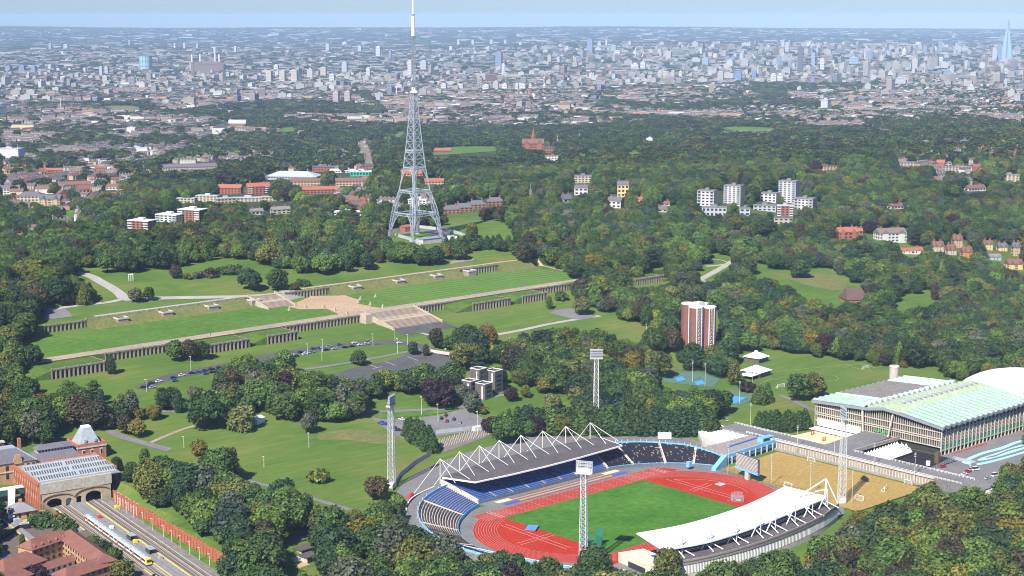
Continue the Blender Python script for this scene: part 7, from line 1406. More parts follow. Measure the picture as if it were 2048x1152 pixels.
s, t, z, m = at_px(1812, 118); e = empty('cathedral', 'pale domed cathedral in the city', 'cathedral', (s, t, z), -YAW); b = MB(); b.box(-18 * m, -3 * m, -3, 18 * m, 5 * m, 8 * m); oc(b.build('nave', e, tmat), 'cream'); b = MB(); b.cyl(-4 * m, 0, 8 * m, 15 * m, 5.2 * m, n=16); oc(b.build('drum', e, tmat), 'cream'); b = MB(); b.cyl(-4 * m, 0, 15 * m, 20 * m, 5 * m, 2.6 * m, 16); b.cyl(-4 * m, 0, 20 * m, 21.5 * m, 2.6 * m, 1.1 * m, 16); oc(b.build('dome', e, tmat), 'pale'); b = MB(); b.cyl(-4 * m, 0, 21.5 * m, 25 * m, .8 * m, .2 * m, 8); oc(b.build('lantern', e, tmat), 'cream')
s, t, z, m = at_px(2013, 122); e = empty('glass_spire', 'very tall tapering glass skyscraper at the right edge', 'skyscraper', (s, t, z), -YAW + .3); b = MB(); H_ = 84 * m; b.hexa([(-10.5 * m, -8 * m, -5), (10.5 * m, -8 * m, -5), (10.5 * m, 8 * m, -5), (-10.5 * m, 8 * m, -5)], [(-1.1 * m, -m, H_ * .95), (1.1 * m, -m, H_ * .95), (1.1 * m, m, H_ * .95), (-1.1 * m, m, H_ * .95)]); o = b.build('body', e, M('sky_glass', (.34, .47, .56), .25, var=.05, spec=.6))
for q, f in ((-.35, 0), (.4, 0)): b = MB(); b.bar((q * 20 * m, -8.2 * m, 0), (q * 2 * m, -1.1 * m, H_ * .95), 9, 2); oc(b.build('edge_fin', e, tmat), 'bluegrey')
for q in (-.8, .8): b = MB(); b.bar((q * m, 0, H_ * .93), (q * .4 * m, 0, H_), 9, 3); oc(b.build('shard_tip', e, tmat), 'pale')
b = MB(); b.bar((0, 0, H_ * .6), (0, -4 * m, H_ * .6), 4) 
s, t, z, m = at_px(1145, 106)
for k, (x, y, hp, c) in enumerate(((793, 195, 32, 'white'), (605, 156, 30, 'red'), (628, 150, 24, 'red'))):
    s, t, z, m = at_px(x, y); e = empty('tower_crane', ('white tower crane leaning beside the big mast', 'red tower crane over the building sites, left one', 'red tower crane over the building sites, right one')[k], 'crane', (s, t, z), -YAW); b = MB(); b.bar((0, 0, 0), (0, 0, hp * m * .7), 2.6); oc(b.build('mast', e, tmat), c); b = MB(); b.bar((-3 * m, 0, hp * m * .6), (8 * m, 0, hp * m), 2.2); oc(b.build('jib', e, tmat), c)
# ---------------------------------------------------------------- where the woods leave the ground open (read off the photo, used as a plan)
OPEN = np.zeros((RH, RW), np.uint8)
for poly in (
    [(138, 541), (200, 536), (255, 547), (335, 538), (385, 530), (441, 516), (500, 521), (540, 535), (612, 551), (700, 546), (760, 529), (810, 525), (832, 536), (925, 518), (950, 508), (1020, 501), (1022, 520), (1085, 530), (1140, 545),
     (1140, 575), (1130, 590), (1020, 610), (1020, 640), (840, 655), (600, 692), (340, 722), (230, 748), (100, 765), (40, 750), (58, 725), (48, 690), (95, 655), (92, 617), (200, 607), (246, 598), (215, 572)],
    [(100, 762), (230, 745), (340, 722), (600, 688), (740, 655), (850, 655), (1020, 640), (1130, 600), (1180, 620), (1292, 655), (1292, 675), (1210, 662), (1160, 652), (1080, 658), (1000, 670), (985, 690), (960, 655), (925, 650), (880, 668), (850, 690), (900, 700), (905, 712),
     (850, 730), (800, 725), (705, 760), (690, 740), (600, 742), (590, 705), (560, 690), (450, 712), (440, 745), (350, 768), (300, 780), (200, 772), (190, 755)],
    [(1060, 590), (1140, 588), (1150, 600), (1195, 620), (1240, 640), (1292, 655), (1285, 668), (1130, 645), (1060, 640)],
    [(1125, 628), (1330, 690), (1350, 715), (1310, 700), (1290, 680), (1210, 664)],
    [(1270, 556), (1335, 550), (1340, 566), (1275, 575)],
    [(225, 855), (300, 826), (370, 828), (400, 822), (420, 850), (540, 828), (640, 850), (740, 838), (790, 880), (850, 895), (880, 900), (850, 925), (795, 965), (780, 990), (735, 955), (690, 985), (640, 992), (575, 945), (530, 930), (480, 958), (470, 905), (430, 895), (400, 920), (345, 905), (225, 880)],
    [(470, 950), (530, 930), (600, 960), (690, 985), (780, 990), (690, 1015), (640, 1000), (560, 955), (500, 965)],
    [(735, 800), (780, 793), (850, 785), (870, 800), (930, 815), (960, 800), (1010, 785), (1060, 775), (1100, 790), (1130, 795), (1140, 815), (1100, 820), (1010, 838), (985, 850), (985, 880), (1000, 905), (880, 905), (800, 880), (740, 850)],
    [(780, 990), (800, 960), (880, 905), (1000, 880), (1180, 866), (1420, 868), (1510, 862), (1640, 862), (1636, 795), (1720, 757), (1815, 750), (1900, 765), (1990, 752), (2048, 765), (2048, 905), (2020, 925), (1960, 940), (1990, 985), (1880, 955), (1790, 988), (1740, 1010), (1700, 1020), (1680, 1030), (1675, 1060),
     (1560, 1096), (1480, 1110), (1380, 1138), (1300, 1135), (1200, 1130), (1130, 1128), (1000, 1100), (925, 1080), (880, 1075), (830, 1050), (815, 1010)],
    [(1470, 765), (1500, 735), (1480, 705), (1540, 705), (1600, 712), (1700, 722), (1760, 735), (1880, 740), (1890, 762), (1830, 752), (1720, 757), (1690, 790), (1640, 800), (1620, 862), (1500, 852), (1415, 850), (1430, 825), (1480, 815), (1500, 800), (1440, 780), (1330, 765), (1310, 742), (1400, 742)],
    [(1488, 533), (1530, 530), (1560, 545), (1610, 535), (1650, 538), (1703, 560), (1690, 580), (1700, 600), (1650, 600), (1620, 590), (1600, 572), (1540, 552)],
    [(1684, 570), (1726, 570), (1728, 602), (1695, 600)],
    [(1410, 515), (1440, 510), (1468, 520), (1440, 552), (1400, 568), (1398, 550), (1415, 535)],
    [(870, 455), (950, 440), (1018, 448), (1018, 470), (985, 478), (930, 478), (880, 474)], [(778, 455), (895, 455), (895, 482), (850, 492), (785, 475)],
    [(0, 900), (60, 888), (130, 895), (140, 855), (170, 850), (205, 870), (212, 930), (235, 975), (300, 1010), (445, 1105), (450, 1160), (0, 1160)],
    [(572, 1072), (612, 1075), (635, 1100), (625, 1135), (580, 1130), (570, 1152), (560, 1152)],
    [(1365, 612), (1428, 612), (1428, 698), (1410, 700), (1400, 680), (1370, 675)],
    [(922, 735), (1015, 735), (1015, 790), (985, 795), (930, 782)],
    [(1790, 600), (1850, 582), (1890, 590), (1850, 612), (1800, 618)],
    [(175, 820), (200, 825), (200, 838), (178, 838)], [(505, 825), (525, 828), (520, 850), (505, 848)],
    ): fill(OPEN, poly)
for x0, y0, x1, y1 in BUILD_CLEAR: fill(OPEN, [(x0, y0), (x1, y0), (x1, y1), (x0, y1)])
TOWN = np.zeros((RH, RW), np.uint8)      # 1 houses among trees, 2 close-built streets, 3 city
for val, poly in (
    (3, [(0, 40), (2048, 40), (2048, 160), (1800, 172), (1500, 168), (1150, 178), (900, 168), (700, 190), (450, 175), (0, 190)]),
    (2, [(0, 190), (450, 175), (700, 190), (740, 210), (560, 205), (330, 225), (300, 205), (0, 215)]),
    (2, [(0, 215), (200, 215), (330, 232), (480, 250), (420, 290), (330, 320), (200, 370), (90, 390), (0, 400)]),
    (1, [(330, 330), (480, 260), (640, 270), (740, 290), (760, 340), (620, 350), (420, 380), (200, 430), (110, 480), (0, 500), (0, 400), (90, 390), (200, 370)]),
    (2, [(740, 185), (900, 165), (1150, 178), (1210, 215), (1180, 225), (1000, 235), (880, 250), (780, 235)]),
    (2, [(560, 236), (700, 232), (880, 238), (1180, 238), (1300, 250), (1100, 262), (880, 258), (620, 252)]),
    (1, [(1150, 178), (1500, 168), (1530, 200), (1350, 215), (1200, 200)]),
    (2, [(1560, 190), (1800, 172), (2048, 160), (2048, 258), (1940, 262), (1800, 256), (1700, 248), (1560, 248), (1420, 240), (1380, 228), (1560, 215), (1700, 225)]),
    (2, [(1100, 212), (1400, 228), (1560, 235), (1900, 262), (1700, 262), (1400, 244), (1200, 232)]), (1, [(1380, 262), (1700, 268), (2048, 272), (2048, 300), (1600, 292), (1380, 280)]), (1, [(740, 340), (780, 380), (900, 400), (900, 430), (700, 440), (640, 380)]), (1, [(1750, 310), (2048, 300), (2048, 360), (1850, 380), (1780, 350)])): fill(TOWN, poly, val)

# ---------------------------------------------------------------- houses of the streets behind the park and the far streets
PLAN_KEEP = []
RH_ = np.random.RandomState(9)
inst_wall = bpy.data.materials.new('far_buildings'); inst_wall.use_nodes = True
_n = inst_wall.node_tree.nodes; _a = _n.new('ShaderNodeAttribute'); _a.attribute_type = 'INSTANCER'; _a.attribute_name = 'tc'; inst_wall.node_tree.links.new(_a.outputs['Color'], _n['Principled BSDF'].inputs['Base Color']); _n['Principled BSDF'].inputs['Roughness'].default_value = .8
far_roof = M('far_roof', (.13, .10, .09), .85, var=.25, scale=.02); far_white = M('far_white_trim', (.40, .39, .37), .8)
fcol = bpy.data.collections.new('far_building_shapes')
def fproto(nm, b): me = b.mesh(nm); o = bpy.data.objects.new(nm, me); fcol.objects.link(o)
b = MB(); b.use(inst_wall); b.box(-.5, -.5, -.3, .5, .5, 1); fproto('0_block', b)
b = MB(); b.use(inst_wall); b.box(-.5, -.5, -.3, .5, .5, .62); b.use(far_roof); b.gable(0, 0, .62, 1, 1, .42, over=.02); fproto('1_row', b)
b = MB(); b.use(inst_wall); b.box(-.5, -.5, -.3, .5, .5, 1); b.box(-.15, -.15, 1, .2, .2, 1.12); b.use(far_white); b.box(-.52, -.52, .93, .52, .52, .97); fproto('2_flats', b)
b = MB(); b.use(inst_wall); b.box(-.5, -.5, -.3, .5, .5, .6)
for q in range(5): x = -.4 + q * .2; b.box(x - .03, -.56, -.2, x + .05, -.5, .55)
b.use(far_roof); b.gable(0, 0, .6, 1, 1.04, .4); b.use(far_white)
for q in range(5): x = -.4 + q * .2; b.box(x - .05, -.58, .3, x + .06, -.55, .75); b.box(x - .1, -.06, .9, x - .07, .06, 1.12)
fproto('3_terrace', b)
def streets(v0, v1, sp, codes, dens, fnc):
    uu = np.arange(-.345 * v1, .345 * v1, sp); vv = np.arange(v0, v1, sp); U, V = np.meshgrid(uu, vv); U = U + RH_.uniform(-.4, .4, U.shape) * sp; V = V + RH_.uniform(-.4, .4, V.shape) * sp
    ok = np.abs(U) < .33 * V; U, V = U[ok], V[ok]; S = CY * U + SY * V; T = -SY * U + CY * V; z = Z(S, T); px, py = PR(S, T, z); tw = look(TOWN, px, py)
    ok = np.isin(tw, codes) & (RH_.uniform(0, 1, S.shape) < np.array(dens)[tw])
    for fr in (0, 1.0):
        qx, qy = PR(S, T, z + 9 * fr); ok &= look(OPEN, qx, qy) == 0
    return S[ok], T[ok], z[ok], V[ok], tw[ok], px[ok], py[ok]
WALLS = .85 * np.array([(.40, .24, .16), (.34, .17, .11), (.46, .33, .22), (.62, .58, .50), (.30, .22, .19), (.70, .68, .64), (.38, .28, .24)]); CITYC = .54 * np.array([(.66, .64, .60), (.52, .48, .42), (.42, .40, .39), (.36, .25, .19), (.56, .50, .38), (.30, .32, .36), (.74, .73, .71), (.34, .20, .15)])
FP = []
def add(S, T, z, w, d, h, ang, pi, col): FP.append((S, T, z, w, d, h, ang, pi, col))
# near streets: the rows that show largest stand as houses of their own
S, T, z, V, tw, px, py = streets(1500, 4200, 23, [1, 2], [0, .42, .70, 0], None)
dirn = np.where(((S // 420).astype(int) + (T // 380).astype(int)) % 2 == 0, .35, -.75) + RH_.normal(0, .05, len(S)); dirn = np.where(tw == 1, RH_.uniform(-1.5, 1.5, len(S)), dirn)
ordr = np.argsort(V); hm = {}
ROOFS = ('tile', 'slate', 'brown', 'redtile'); WL = ('brick', 'tan', 'white', 'cream', 'pink'); rw_n = {'tile': 'brown tiled', 'slate': 'slate', 'brown': 'dark brown', 'redtile': 'red tiled'}; wl_n = {'brick': 'brick', 'tan': 'tan', 'white': 'white', 'cream': 'cream', 'pink': 'pinkish'}
def house_mesh(w, d, h):
    b = MB(); b.box(-w / 2, -d / 2, -3, w / 2, d / 2, h); b.box(-w * .28, -d / 2 - 1.1, -3, -w * .05, -d / 2, h * .9); m1 = b.mesh('wall'); m1.materials.append(tmat)
    b = MB(); b.gable(0, 0, h, w, d, d * .42, 0, 0, .4); m2 = b.mesh('roof'); m2.materials.append(tmat); b = MB(); b.box(w * .34, -.5, h + d * .2, w * .42, .5, h + d * .42 + 1.6); m3 = b.mesh('chimney'); m3.materials.append(tmat); return m1, m2, m3
HM = {k: house_mesh(*q) for k, q in {'house': (11, 9, 6.2), 'terrace': (19, 8.5, 6.8)}.items()}
nh = 0; ind = np.zeros(len(S), bool)
for q in ordr:
    if nh >= 250: break
    if not (-5 < px[q] < 2053): continue
    if RH_.uniform() > .55: continue
    kd = 'terrace' if tw[q] == 2 else 'house'; r_, w_ = ROOFS[RH_.choice(4, p=(.45, .3, .2, .05))], WL[RH_.choice(5, p=(.36, .2, .2, .14, .1))]
    zone = 'in the streets at the left edge' if px[q] < 240 else 'in the left hand streets' if px[q] < 480 else 'among trees left of the mast' if px[q] < 820 else 'in the middle distance behind the mast' if px[q] < 1300 else 'on the far right slopes'
    near = 'nearer' if py[q] > 360 else ('middle' if py[q] > 300 else 'farther')
    e = empty('house' if kd == 'house' else 'terraced_houses', '%s %s with %s roof, %s ones %s' % (wl_n[w_], 'house' if kd == 'house' else 'terrace row', rw_n[r_], near, zone), 'house' if kd == 'house' else 'terrace', (S[q], T[q], z[q]), dirn[q], 'houses ' + zone)
    for nm, me, c in zip(('wall', 'roof', 'chimney'), HM[kd], (w_, r_, 'brick')): o = bpy.data.objects.new(nm, me); COL.objects.link(o); o.parent = e; oc(o, c)
    ind[q] = True; nh += 1
rs = ~ind; n = int(rs.sum()); add(S[rs], T[rs], z[rs], RH_.uniform(12, 30, n), np.full(n, 9.), RH_.uniform(8.5, 10.5, n), dirn[rs], np.full(n, 3), WALLS[RH_.choice(len(WALLS), n)])
for q in np.nonzero(ind)[0]: PLAN_KEEP.append((S[q] - 9, T[q] - 9, S[q] + 9, T[q] + 9))
S, T, z, V, tw, px, py = streets(4000, 9000, 36, [0, 1, 2, 3], [.04, .46, .72, .50], None); n = len(S); big = RH_.uniform(0, 1, n) < np.where(tw == 3, .20, .05) * sstep(4600, 6200, V)
dirn = np.where(((S // 600).astype(int) + (T // 500).astype(int)) % 2 == 0, .3, -.8) + RH_.normal(0, .06, n)
add(S, T, z, np.where(big, RH_.uniform(14, 38, n), RH_.uniform(14, 46, n)), np.where(big, RH_.uniform(14, 24, n), 11.), np.where(big, RH_.gamma(3., 4., n) + 8, RH_.uniform(10, 15, n)), dirn, np.where(big, 2, np.where(RH_.uniform(0, 1, n) < .7, 3, 0)), np.where(big[:, None], CITYC[RH_.choice(len(CITYC), n, p=(.22, .14, .1, .1, .12, .08, .2, .04))], WALLS[RH_.choice(len(WALLS), n)]))
S, T, z, V, tw, px, py = streets(7000, 14500, 84, [2, 3], [0, .1, .3, .6], None); n = len(S); big = RH_.uniform(0, 1, n) < .36; cen = np.clip((px - 500) / 900., .25, 1.0)
add(S, T, z, np.where(big, RH_.uniform(20, 55, n), RH_.uniform(40, 120, n)), RH_.uniform(16, 36, n), np.where(big, RH_.gamma(3., 7. * cen, n) + 8, RH_.uniform(9, 16, n)), RH_.uniform(-.9, .5, n), np.where(big, 2, RH_.choice([0, 3], n)), CITYC[RH_.choice(len(CITYC), n, p=(.24, .12, .1, .08, .12, .07, .24, .03))])
S, T, z, V, tw, px, py = streets(14000, 26000, 260, [0, 3], [.45, .5, .5, .55], None); n = len(S); add(S, T, z, RH_.uniform(60, 200, n), RH_.uniform(20, 60, n), RH_.uniform(10, 22, n), RH_.uniform(-.9, .5, n), np.zeros(n, int), CITYC[RH_.choice(len(CITYC), n)])
S, T, z, w, d, h, ang, pi, col = [np.concatenate([p[k] for p in FP]) for k in range(9)]
me = bpy.data.meshes.new('far_streets'); me.from_pydata(np.c_[S, T, z].tolist(), [], []); n = len(S)
a = me.attributes.new('sc', 'FLOAT_VECTOR', 'POINT'); a.data.foreach_set('vector', np.c_[w, d, h].astype(np.float32).ravel()); a = me.attributes.new('rz', 'FLOAT_VECTOR', 'POINT'); a.data.foreach_set('vector', np.c_[0 * w, 0 * w, ang].astype(np.float32).ravel())
a = me.attributes.new('pi', 'INT', 'POINT'); a.data.foreach_set('value', pi.astype(np.int32)); a = me.attributes.new('tc', 'FLOAT_COLOR', 'POINT'); a.data.foreach_set('color', np.c_[col * RH_.uniform(.8, 1.15, (n, 1)), np.ones(n)].astype(np.float32).ravel())
me.materials.append(inst_wall); o = bpy.data.objects.new('far_streets', me); COL.objects.link(o); o['kind'] = 'stuff'; instancer(o, fcol)
# ---------------------------------------------------------------- trees that can be told apart
R_ = random.Random(5)
U_ = 'first second third fourth fifth sixth seventh eighth ninth tenth eleventh twelfth thirteenth fourteenth fifteenth sixteenth seventeenth eighteenth nineteenth twentieth'.split()
def nth(i): return U_[i] if i < 20 else ('thirtieth' if i == 29 else 'twenty ' + U_[i - 20])
def T_(kind, px, py, h, tn, label, cat=None, wide=1.0, group=None):
    s, t, z = G(px, py); return tree(kind, (s, t, z), h, tn, label, cat, group, R_, wide)
T_('round1', 352, 556, 11, 'bronze', 'small dark tree standing alone on the upper lawn above the bushes')
T_('round3', 272, 604, 11, 'grey', 'grey green tree beside the bend of the pale drive, left of its twin'); T_('round2', 298, 601, 11, 'dark', 'dark tree beside the bend of the pale drive, right of its grey twin')
T_('round0', 502, 580, 19, 'deep', 'big round dark tree above the upper steps, left one of two'); T_('round4', 555, 580, 18, 'dark', 'big round dark tree above the upper steps, right one of two')
T_('bush0', 588, 580, 6, 'russet', 'reddish shrub beside the big dark trees above the upper steps'); T_('bush1', 604, 571, 6, 'dark', 'small dark shrub at the right edge of the upper bushes')
for i, (x, y, h) in enumerate(((395, 556, 6), (420, 552, 7), (445, 548, 7), (466, 547, 8), (375, 558, 5))):
    T_('bush%d' % (i % 2), x, y, h, ('grey', 'russet', 'mid', 'dark', 'olive')[i], '%s shrub in the thicket on the upper lawn' % WORD[('grey', 'russet', 'mid', 'dark', 'olive')[i]])
T_('round2', 350, 722, 15, 'mid', 'green tree growing against the lower arcaded wall, left of the darker one'); T_('round5', 378, 722, 15, 'bronze', 'bronze green tree growing against the lower arcaded wall')
T_('round1', 402, 718, 13, 'dark', 'dark tree growing against the lower arcaded wall, right of the bronze one')
T_('oval1', 222, 748, 13, 'deep', 'dark narrow tree covering the corner of the lower left arcade'); T_('round3', 66, 728, 13, 'deep', 'dark round tree at the left end of the long lower lawn'); T_('bush0', 42, 738, 7, 'dark', 'small dark bush at the far left end of the promenade')
T_('round0', 716, 730, 11, 'dark', 'small round tree on the strip beside the empty car park'); T_('round2', 826, 710, 10, 'deep', 'round dark tree at the corner where the drive meets the car park'); T_('oval1', 852, 712, 9, 'bronze', 'small tree beside the walled car park entrance')
T_('round5', 872, 696, 15, 'bronze', 'bronze green tree at the top corner of the walled car park'); T_('round1', 900, 700, 11, 'mid', 'mid green tree by the parked cars under the long grass bank')
T_('round4', 935, 688, 15, 'gold', 'golden tree at the edge of the long lawn, left of the orange one'); T_('round2', 952, 690, 12, 'fresh', 'fresh green tree between the golden and the orange tree'); T_('round0', 972, 690, 16, 'amber', 'bright orange autumn tree beside the start of the lawn path')
T_('oval0', 957, 695, 9, 'gold', 'small golden tree in front of the orange autumn tree'); T_('bush0', 976, 698, 7, 'lime', 'little yellow tree below the orange autumn tree')
T_('layer0', 960, 750, 17, 'deep', 'broad dark cedar with flat branches behind the grey residences'); T_('oval0', 985, 722, 12, 'yellow', 'bright yellow slender tree behind the cedar', wide=.6); T_('oval0', 1006, 738, 14, 'yellow', 'bright yellow slender tree above the grey residences, the taller one', wide=.6)
T_('round3', 1030, 745, 19, 'bronze', 'large bronze tree behind the grey residences'); T_('oval0', 908, 775, 19, 'deep', 'tall dark tree at the left side of the grey residences', wide=.9)
T_('round1', 998, 768, 12, 'copper', 'purple tree growing between the grey residence blocks'); T_('round2', 1032, 768, 10, 'lime', 'small lime tree right of the grey residences'); T_('round5', 1050, 795, 9, 'lime', 'lime tree beside the purple tree, next to the residence path')
T_('round0', 1092, 786, 13, 'gold', 'broad golden green tree on the lawn right of the residences'); T_('round4', 1022, 802, 10, 'copper', 'deep purple tree at the corner of the residence lawn')
T_('willow0', 1104, 817, 11, 'willow', 'pale willow in front of the tall hedge, left one of two'); T_('willow0', 1158, 812, 14, 'willow', 'pale willow in front of the tall hedge, right one of two')
T_('round2', 945, 826, 15, 'grey', 'grey green tree beside the residence drive, right of its neighbour'); T_('round1', 922, 806, 13, 'grey', 'grey green tree beside the residence drive, left of its neighbour'); T_('bush0', 958, 826, 7, 'olive', 'olive shrub at the junction of the residence drive')
T_('round3', 874, 814, 20, 'copper', 'large copper beech beside the park road behind the stadium'); T_('oval1', 848, 782, 20, 'lime', 'tall lime green tree behind the copper beech'); T_('round5', 712, 836, 13, 'grey', 'grey tree at the edge of the sloping lawn by the car park')
T_('round0', 410, 856, 24, 'dark', 'big round dark tree on the lawn left of the willow'); T_('willow0', 485, 858, 16, 'willow', 'pale weeping willow beside a white hut'); T_('round4', 572, 840, 18, 'mid', 'large round green tree on the lawn right of the willow')
T_('round2', 618, 866, 13, 'grey', 'grey leaved tree standing on the open lawn'); T_('round1', 660, 838, 13, 'dark', 'dark tree at the back edge of the open lawn'); T_('round5', 688, 842, 12, 'grey', 'greyish tree at the back edge of the open lawn')
T_('round0', 272, 872, 11, 'gold', 'golden tree nearest the station road, left of the lawn path'); T_('round3', 308, 838, 9, 'gold', 'golden tree at the rear of three beside the park road'); T_('round4', 275, 840, 8, 'gold', 'small golden tree between dark trees by the park road')
T_('round1', 398, 912, 10, 'gold', 'golden bushy tree standing alone on the large lawn'); T_('bush0', 636, 964, 8.5, 'lime', 'small pale yellow tree on the large lawn, shadow on its right', 'tree')
T_('oval1', 462, 965, 20, 'bronze', 'tall bronze tree on the left edge of the large lawn'); T_('round2', 250, 868, 12, 'bronze', 'bronze tree behind the golden tree by the station road')
T_('round4', 590, 820, 12, 'amber', 'orange topped tree behind the large round green tree')
T_('round3', 754, 998, 13, 'russet', 'reddish brown tree at the foot of the leftmost floodlight mast'); T_('round5', 795, 1035, 13, 'fresh', 'fresh green tree beside the left bend of the stadium'); 
for i, (x, y, h) in enumerate(((822, 880, 15), (834, 886, 16.5), (846, 893, 16.5), (858, 901, 16), (866, 906, 13), (815, 872, 12))):
    T_('cone%d' % (i % 2), x, y, h, 'dark', nth(i) + ' dark conifer of the clump between car park and white masted stand', 'conifer', wide=1.15, group='conifers of the clump by the stadium car park')
T_('round0', 1010, 886, 19, 'mid', 'big round green tree at the left end of the tall hedge'); T_('bush0', 985, 862, 10, 'copper', 'dark purple bush left of the tall hedge'); T_('cone0', 1018, 866, 16, 'dark', 'pointed conifer above the round tree at the hedge end', 'conifer')
for i in range(30):                      # the tall hedge of conifers behind the stadium
    x = 1036 + i * 13.0 + R_.uniform(-3, 3); y = 866 + (i / 29.) * 2 + R_.uniform(-2, 2)
    T_('cone%d' % (i % 2), x, y, R_.uniform(16, 18.8), R_.choice(('dark', 'dark', 'deep', 'mid')), nth(i) + ' dark conifer from the left in the tall hedge behind the stadium', 'conifer', wide=1.5, group='conifers of the tall hedge behind the stadium')
for i in range(9):
    x = 1518 + i * 11.5; y = 862 - abs(i - 4) * 1.2; T_('cone%d' % (i % 2), x, y, R_.uniform(11, 14), 'dark', nth(i) + ' conifer from the left in the clipped block beside the sports hall', 'conifer', wide=1.5, group='conifers of the block beside the sports hall')
for i, (x, y, h) in enumerate(((1510, 806, 10), (1522, 808, 13), (1535, 804, 14))):
    T_('cone%d' % (i % 2), x, y, h, 'mid', ('small', 'middle', 'tallest')[i] + ' conifer in the trio beside the blue court', 'conifer', wide=1.3)
T_('round1', 1598, 800, 19, 'mid', 'large green tree behind the sports hall corner, left half of a pair'); T_('round4', 1626, 796, 18, 'olive', 'large olive tree behind the sports hall corner, right half of a pair')
T_('bush0', 1494, 783, 8, 'copper', 'small purple tree beside the tennis court fence', 'tree'); T_('oval1', 1468, 770, 19, 'olive', 'tall olive yellow tree left of the white roofed pavilion'); T_('round3', 1440, 826, 16, 'dark', 'dark tree between the hedge and the blue court')
T_('round2', 1386, 740, 21, 'deep', 'large dark tree in front of the red brick tower'); T_('round5', 1425, 742, 19, 'olive', 'olive tree at the foot of the red brick tower'); T_('round0', 1338, 690, 16, 'mid', 'broad green tree left of the red brick tower')
T_('round4', 1626, 678, 20, 'lime', 'bright lime tree standing out of the dark wood'); T_('bush0', 1620, 698, 8, 'copper', 'small purple tree at the edge of the football field', 'tree')
T_('round5', 944, 476, 15, 'olive', 'round bronze green tree alone on the field right of the mast'); T_('round0', 1162, 628, 15, 'willow', 'pale tree beside the turning circle at the end of the lawn'); T_('oval1', 1098, 618, 11, 'mid', 'small green tree in front of the right hand arcade'); T_('bush0', 1122, 600, 8, 'mid', 'round bush at the end of the right hand arcade')
T_('round2', 1048, 528, 20, 'bronze', 'large bronze tree at the right end of the upper terrace'); T_('round1', 1168, 600, 20, 'bronze', 'large dark bronze tree at the right end of the middle lawn'); T_('round3', 1240, 592, 21, 'dark', 'large dark green tree between the two right hand arcades')
T_('pine0', 1518, 488, 24, 'deep', 'tall pine with bare pale trunk below the flats, left one', 'pine'); T_('pine0', 1530, 490, 26, 'deep', 'tall pine with bare pale trunk below the flats, right one', 'pine')
T_('layer0', 1905, 590, 22, 'blue', 'wide bluish cedar with flat branches below the gabled villas'); T_('layer0', 1790, 588, 18, 'blue', 'smaller bluish cedar at the edge of the oval lawn'); T_('oval1', 1870, 600, 17, 'russet', 'russet tree beside the bluish cedar'); T_('round4', 1895, 606, 16, 'willow', 'pale yellow tree in front of the bluish cedar')
T_('round3', 1600, 555, 17, 'dark', 'dark round tree spreading over the top of the oval lawn'); T_('round1', 1498, 548, 17, 'mid', 'green tree at the left tip of the oval lawn')
T_('bush0', 2022, 958, 9, 'mid', 'small round tree on the grass right of the parked vans', 'tree')
for i in range(10):                      # hedge by the mast
    T_('cone%d' % (i % 2), 893 + i * 11.6, 502 - i * .55, R_.uniform(13, 14.5), 'deep', nth(i) + ' clipped conifer from the left in the long hedge below the mast', 'conifer', wide=1.3, group='conifers of the hedge below the mast')
T_('round0', 868, 528, 17, 'deep', 'large dark tree hanging over the upper terrace path, right one'); T_('round5', 845, 532, 16, 'dark', 'large dark tree hanging over the upper terrace path, left one'); T_('round2', 735, 540, 15, 'deep', 'dark tree at the edge of the upper lawn left of the mast')
for i, (x, y, h, tn) in enumerate(((215, 545, 17, 'mid'), (245, 543, 20, 'mid'), (285, 536, 21, 'mid'), (330, 530, 20, 'dark'), (375, 522, 20, 'mid'), (425, 512, 20, 'dark'), (470, 512, 17, 'olive'), (170, 532, 16, 'dark'))):
    T_('round%d' % (i % 6), x, y, h, tn, '%s %s tree on the front edge of the wood above the upper lawn' % (nth(i), WORD[tn]), group='front row of the wood above the upper lawn')
# foreground trees at the bottom of the picture
T_('oval1', 782, 1150, 25, 'grey', 'silvery poplar in front of the left stadium bend', wide=1.25); T_('oval1', 895, 1165, 24, 'grey', 'silvery poplar at the bottom edge below the pale blue wall', wide=1.1); T_('round3', 730, 1108, 18, 'gold', 'yellowish tree beside the silvery poplar'); T_('round1', 670, 1140, 22, 'deep', 'broad bluish green tree right of the small huts')
T_('round4', 830, 1165, 22, 'olive', 'olive tree between the two silvery poplars'); T_('round0', 1185, 1160, 17, 'dark', 'dark tree in front of the nearest floodlight mast'); T_('round2', 1335, 1165, 17, 'olive', 'olive tree at the near end of the white roofed stand'); T_('round5', 1030, 1170, 15, 'dark', 'dark bush at the bottom edge under the pale blue wall'); T_('round2', 975, 1168, 15, 'olive', 'olive tree at the bottom edge under the stadium wall')
T_('round1', 1096, 1172, 14, 'mid', 'green tree at the bottom edge beside the nearest floodlight mast')
# trees round the station
for i, (x, y, h, tn) in enumerate(((185, 1105, 9, 'mid'), (205, 1118, 10, 'dark'), (228, 1138, 11, 'mid'), (245, 1160, 10, 'olive'), (100, 1040, 6, 'mid'), (85, 1052, 7, 'dark'), (120, 1052, 7, 'olive'), (130, 1062, 6, 'dark'), (70, 1045, 5, 'mid'))):
    T_('round%d' % (i % 6) if i < 4 else 'bush%d' % (i % 2), x, y, h, tn, '%s %s %s' % (WORD[tn], 'tree' if i < 4 else 'shrub', 'between the red roofed flats and the train' if i < 4 else 'on the rough ground beside the station'), 'tree' if i < 4 else 'bush', group='trees beside the railway' if i < 4 else 'shrubs beside the station')
T_('oval0', 45, 1098, 8, 'olive', 'small thin tree on the paved yard of the red roofed flats'); T_('bush0', 68, 1162, 8, 'copper', 'purple tree in the courtyard of the red roofed flats', 'tree')

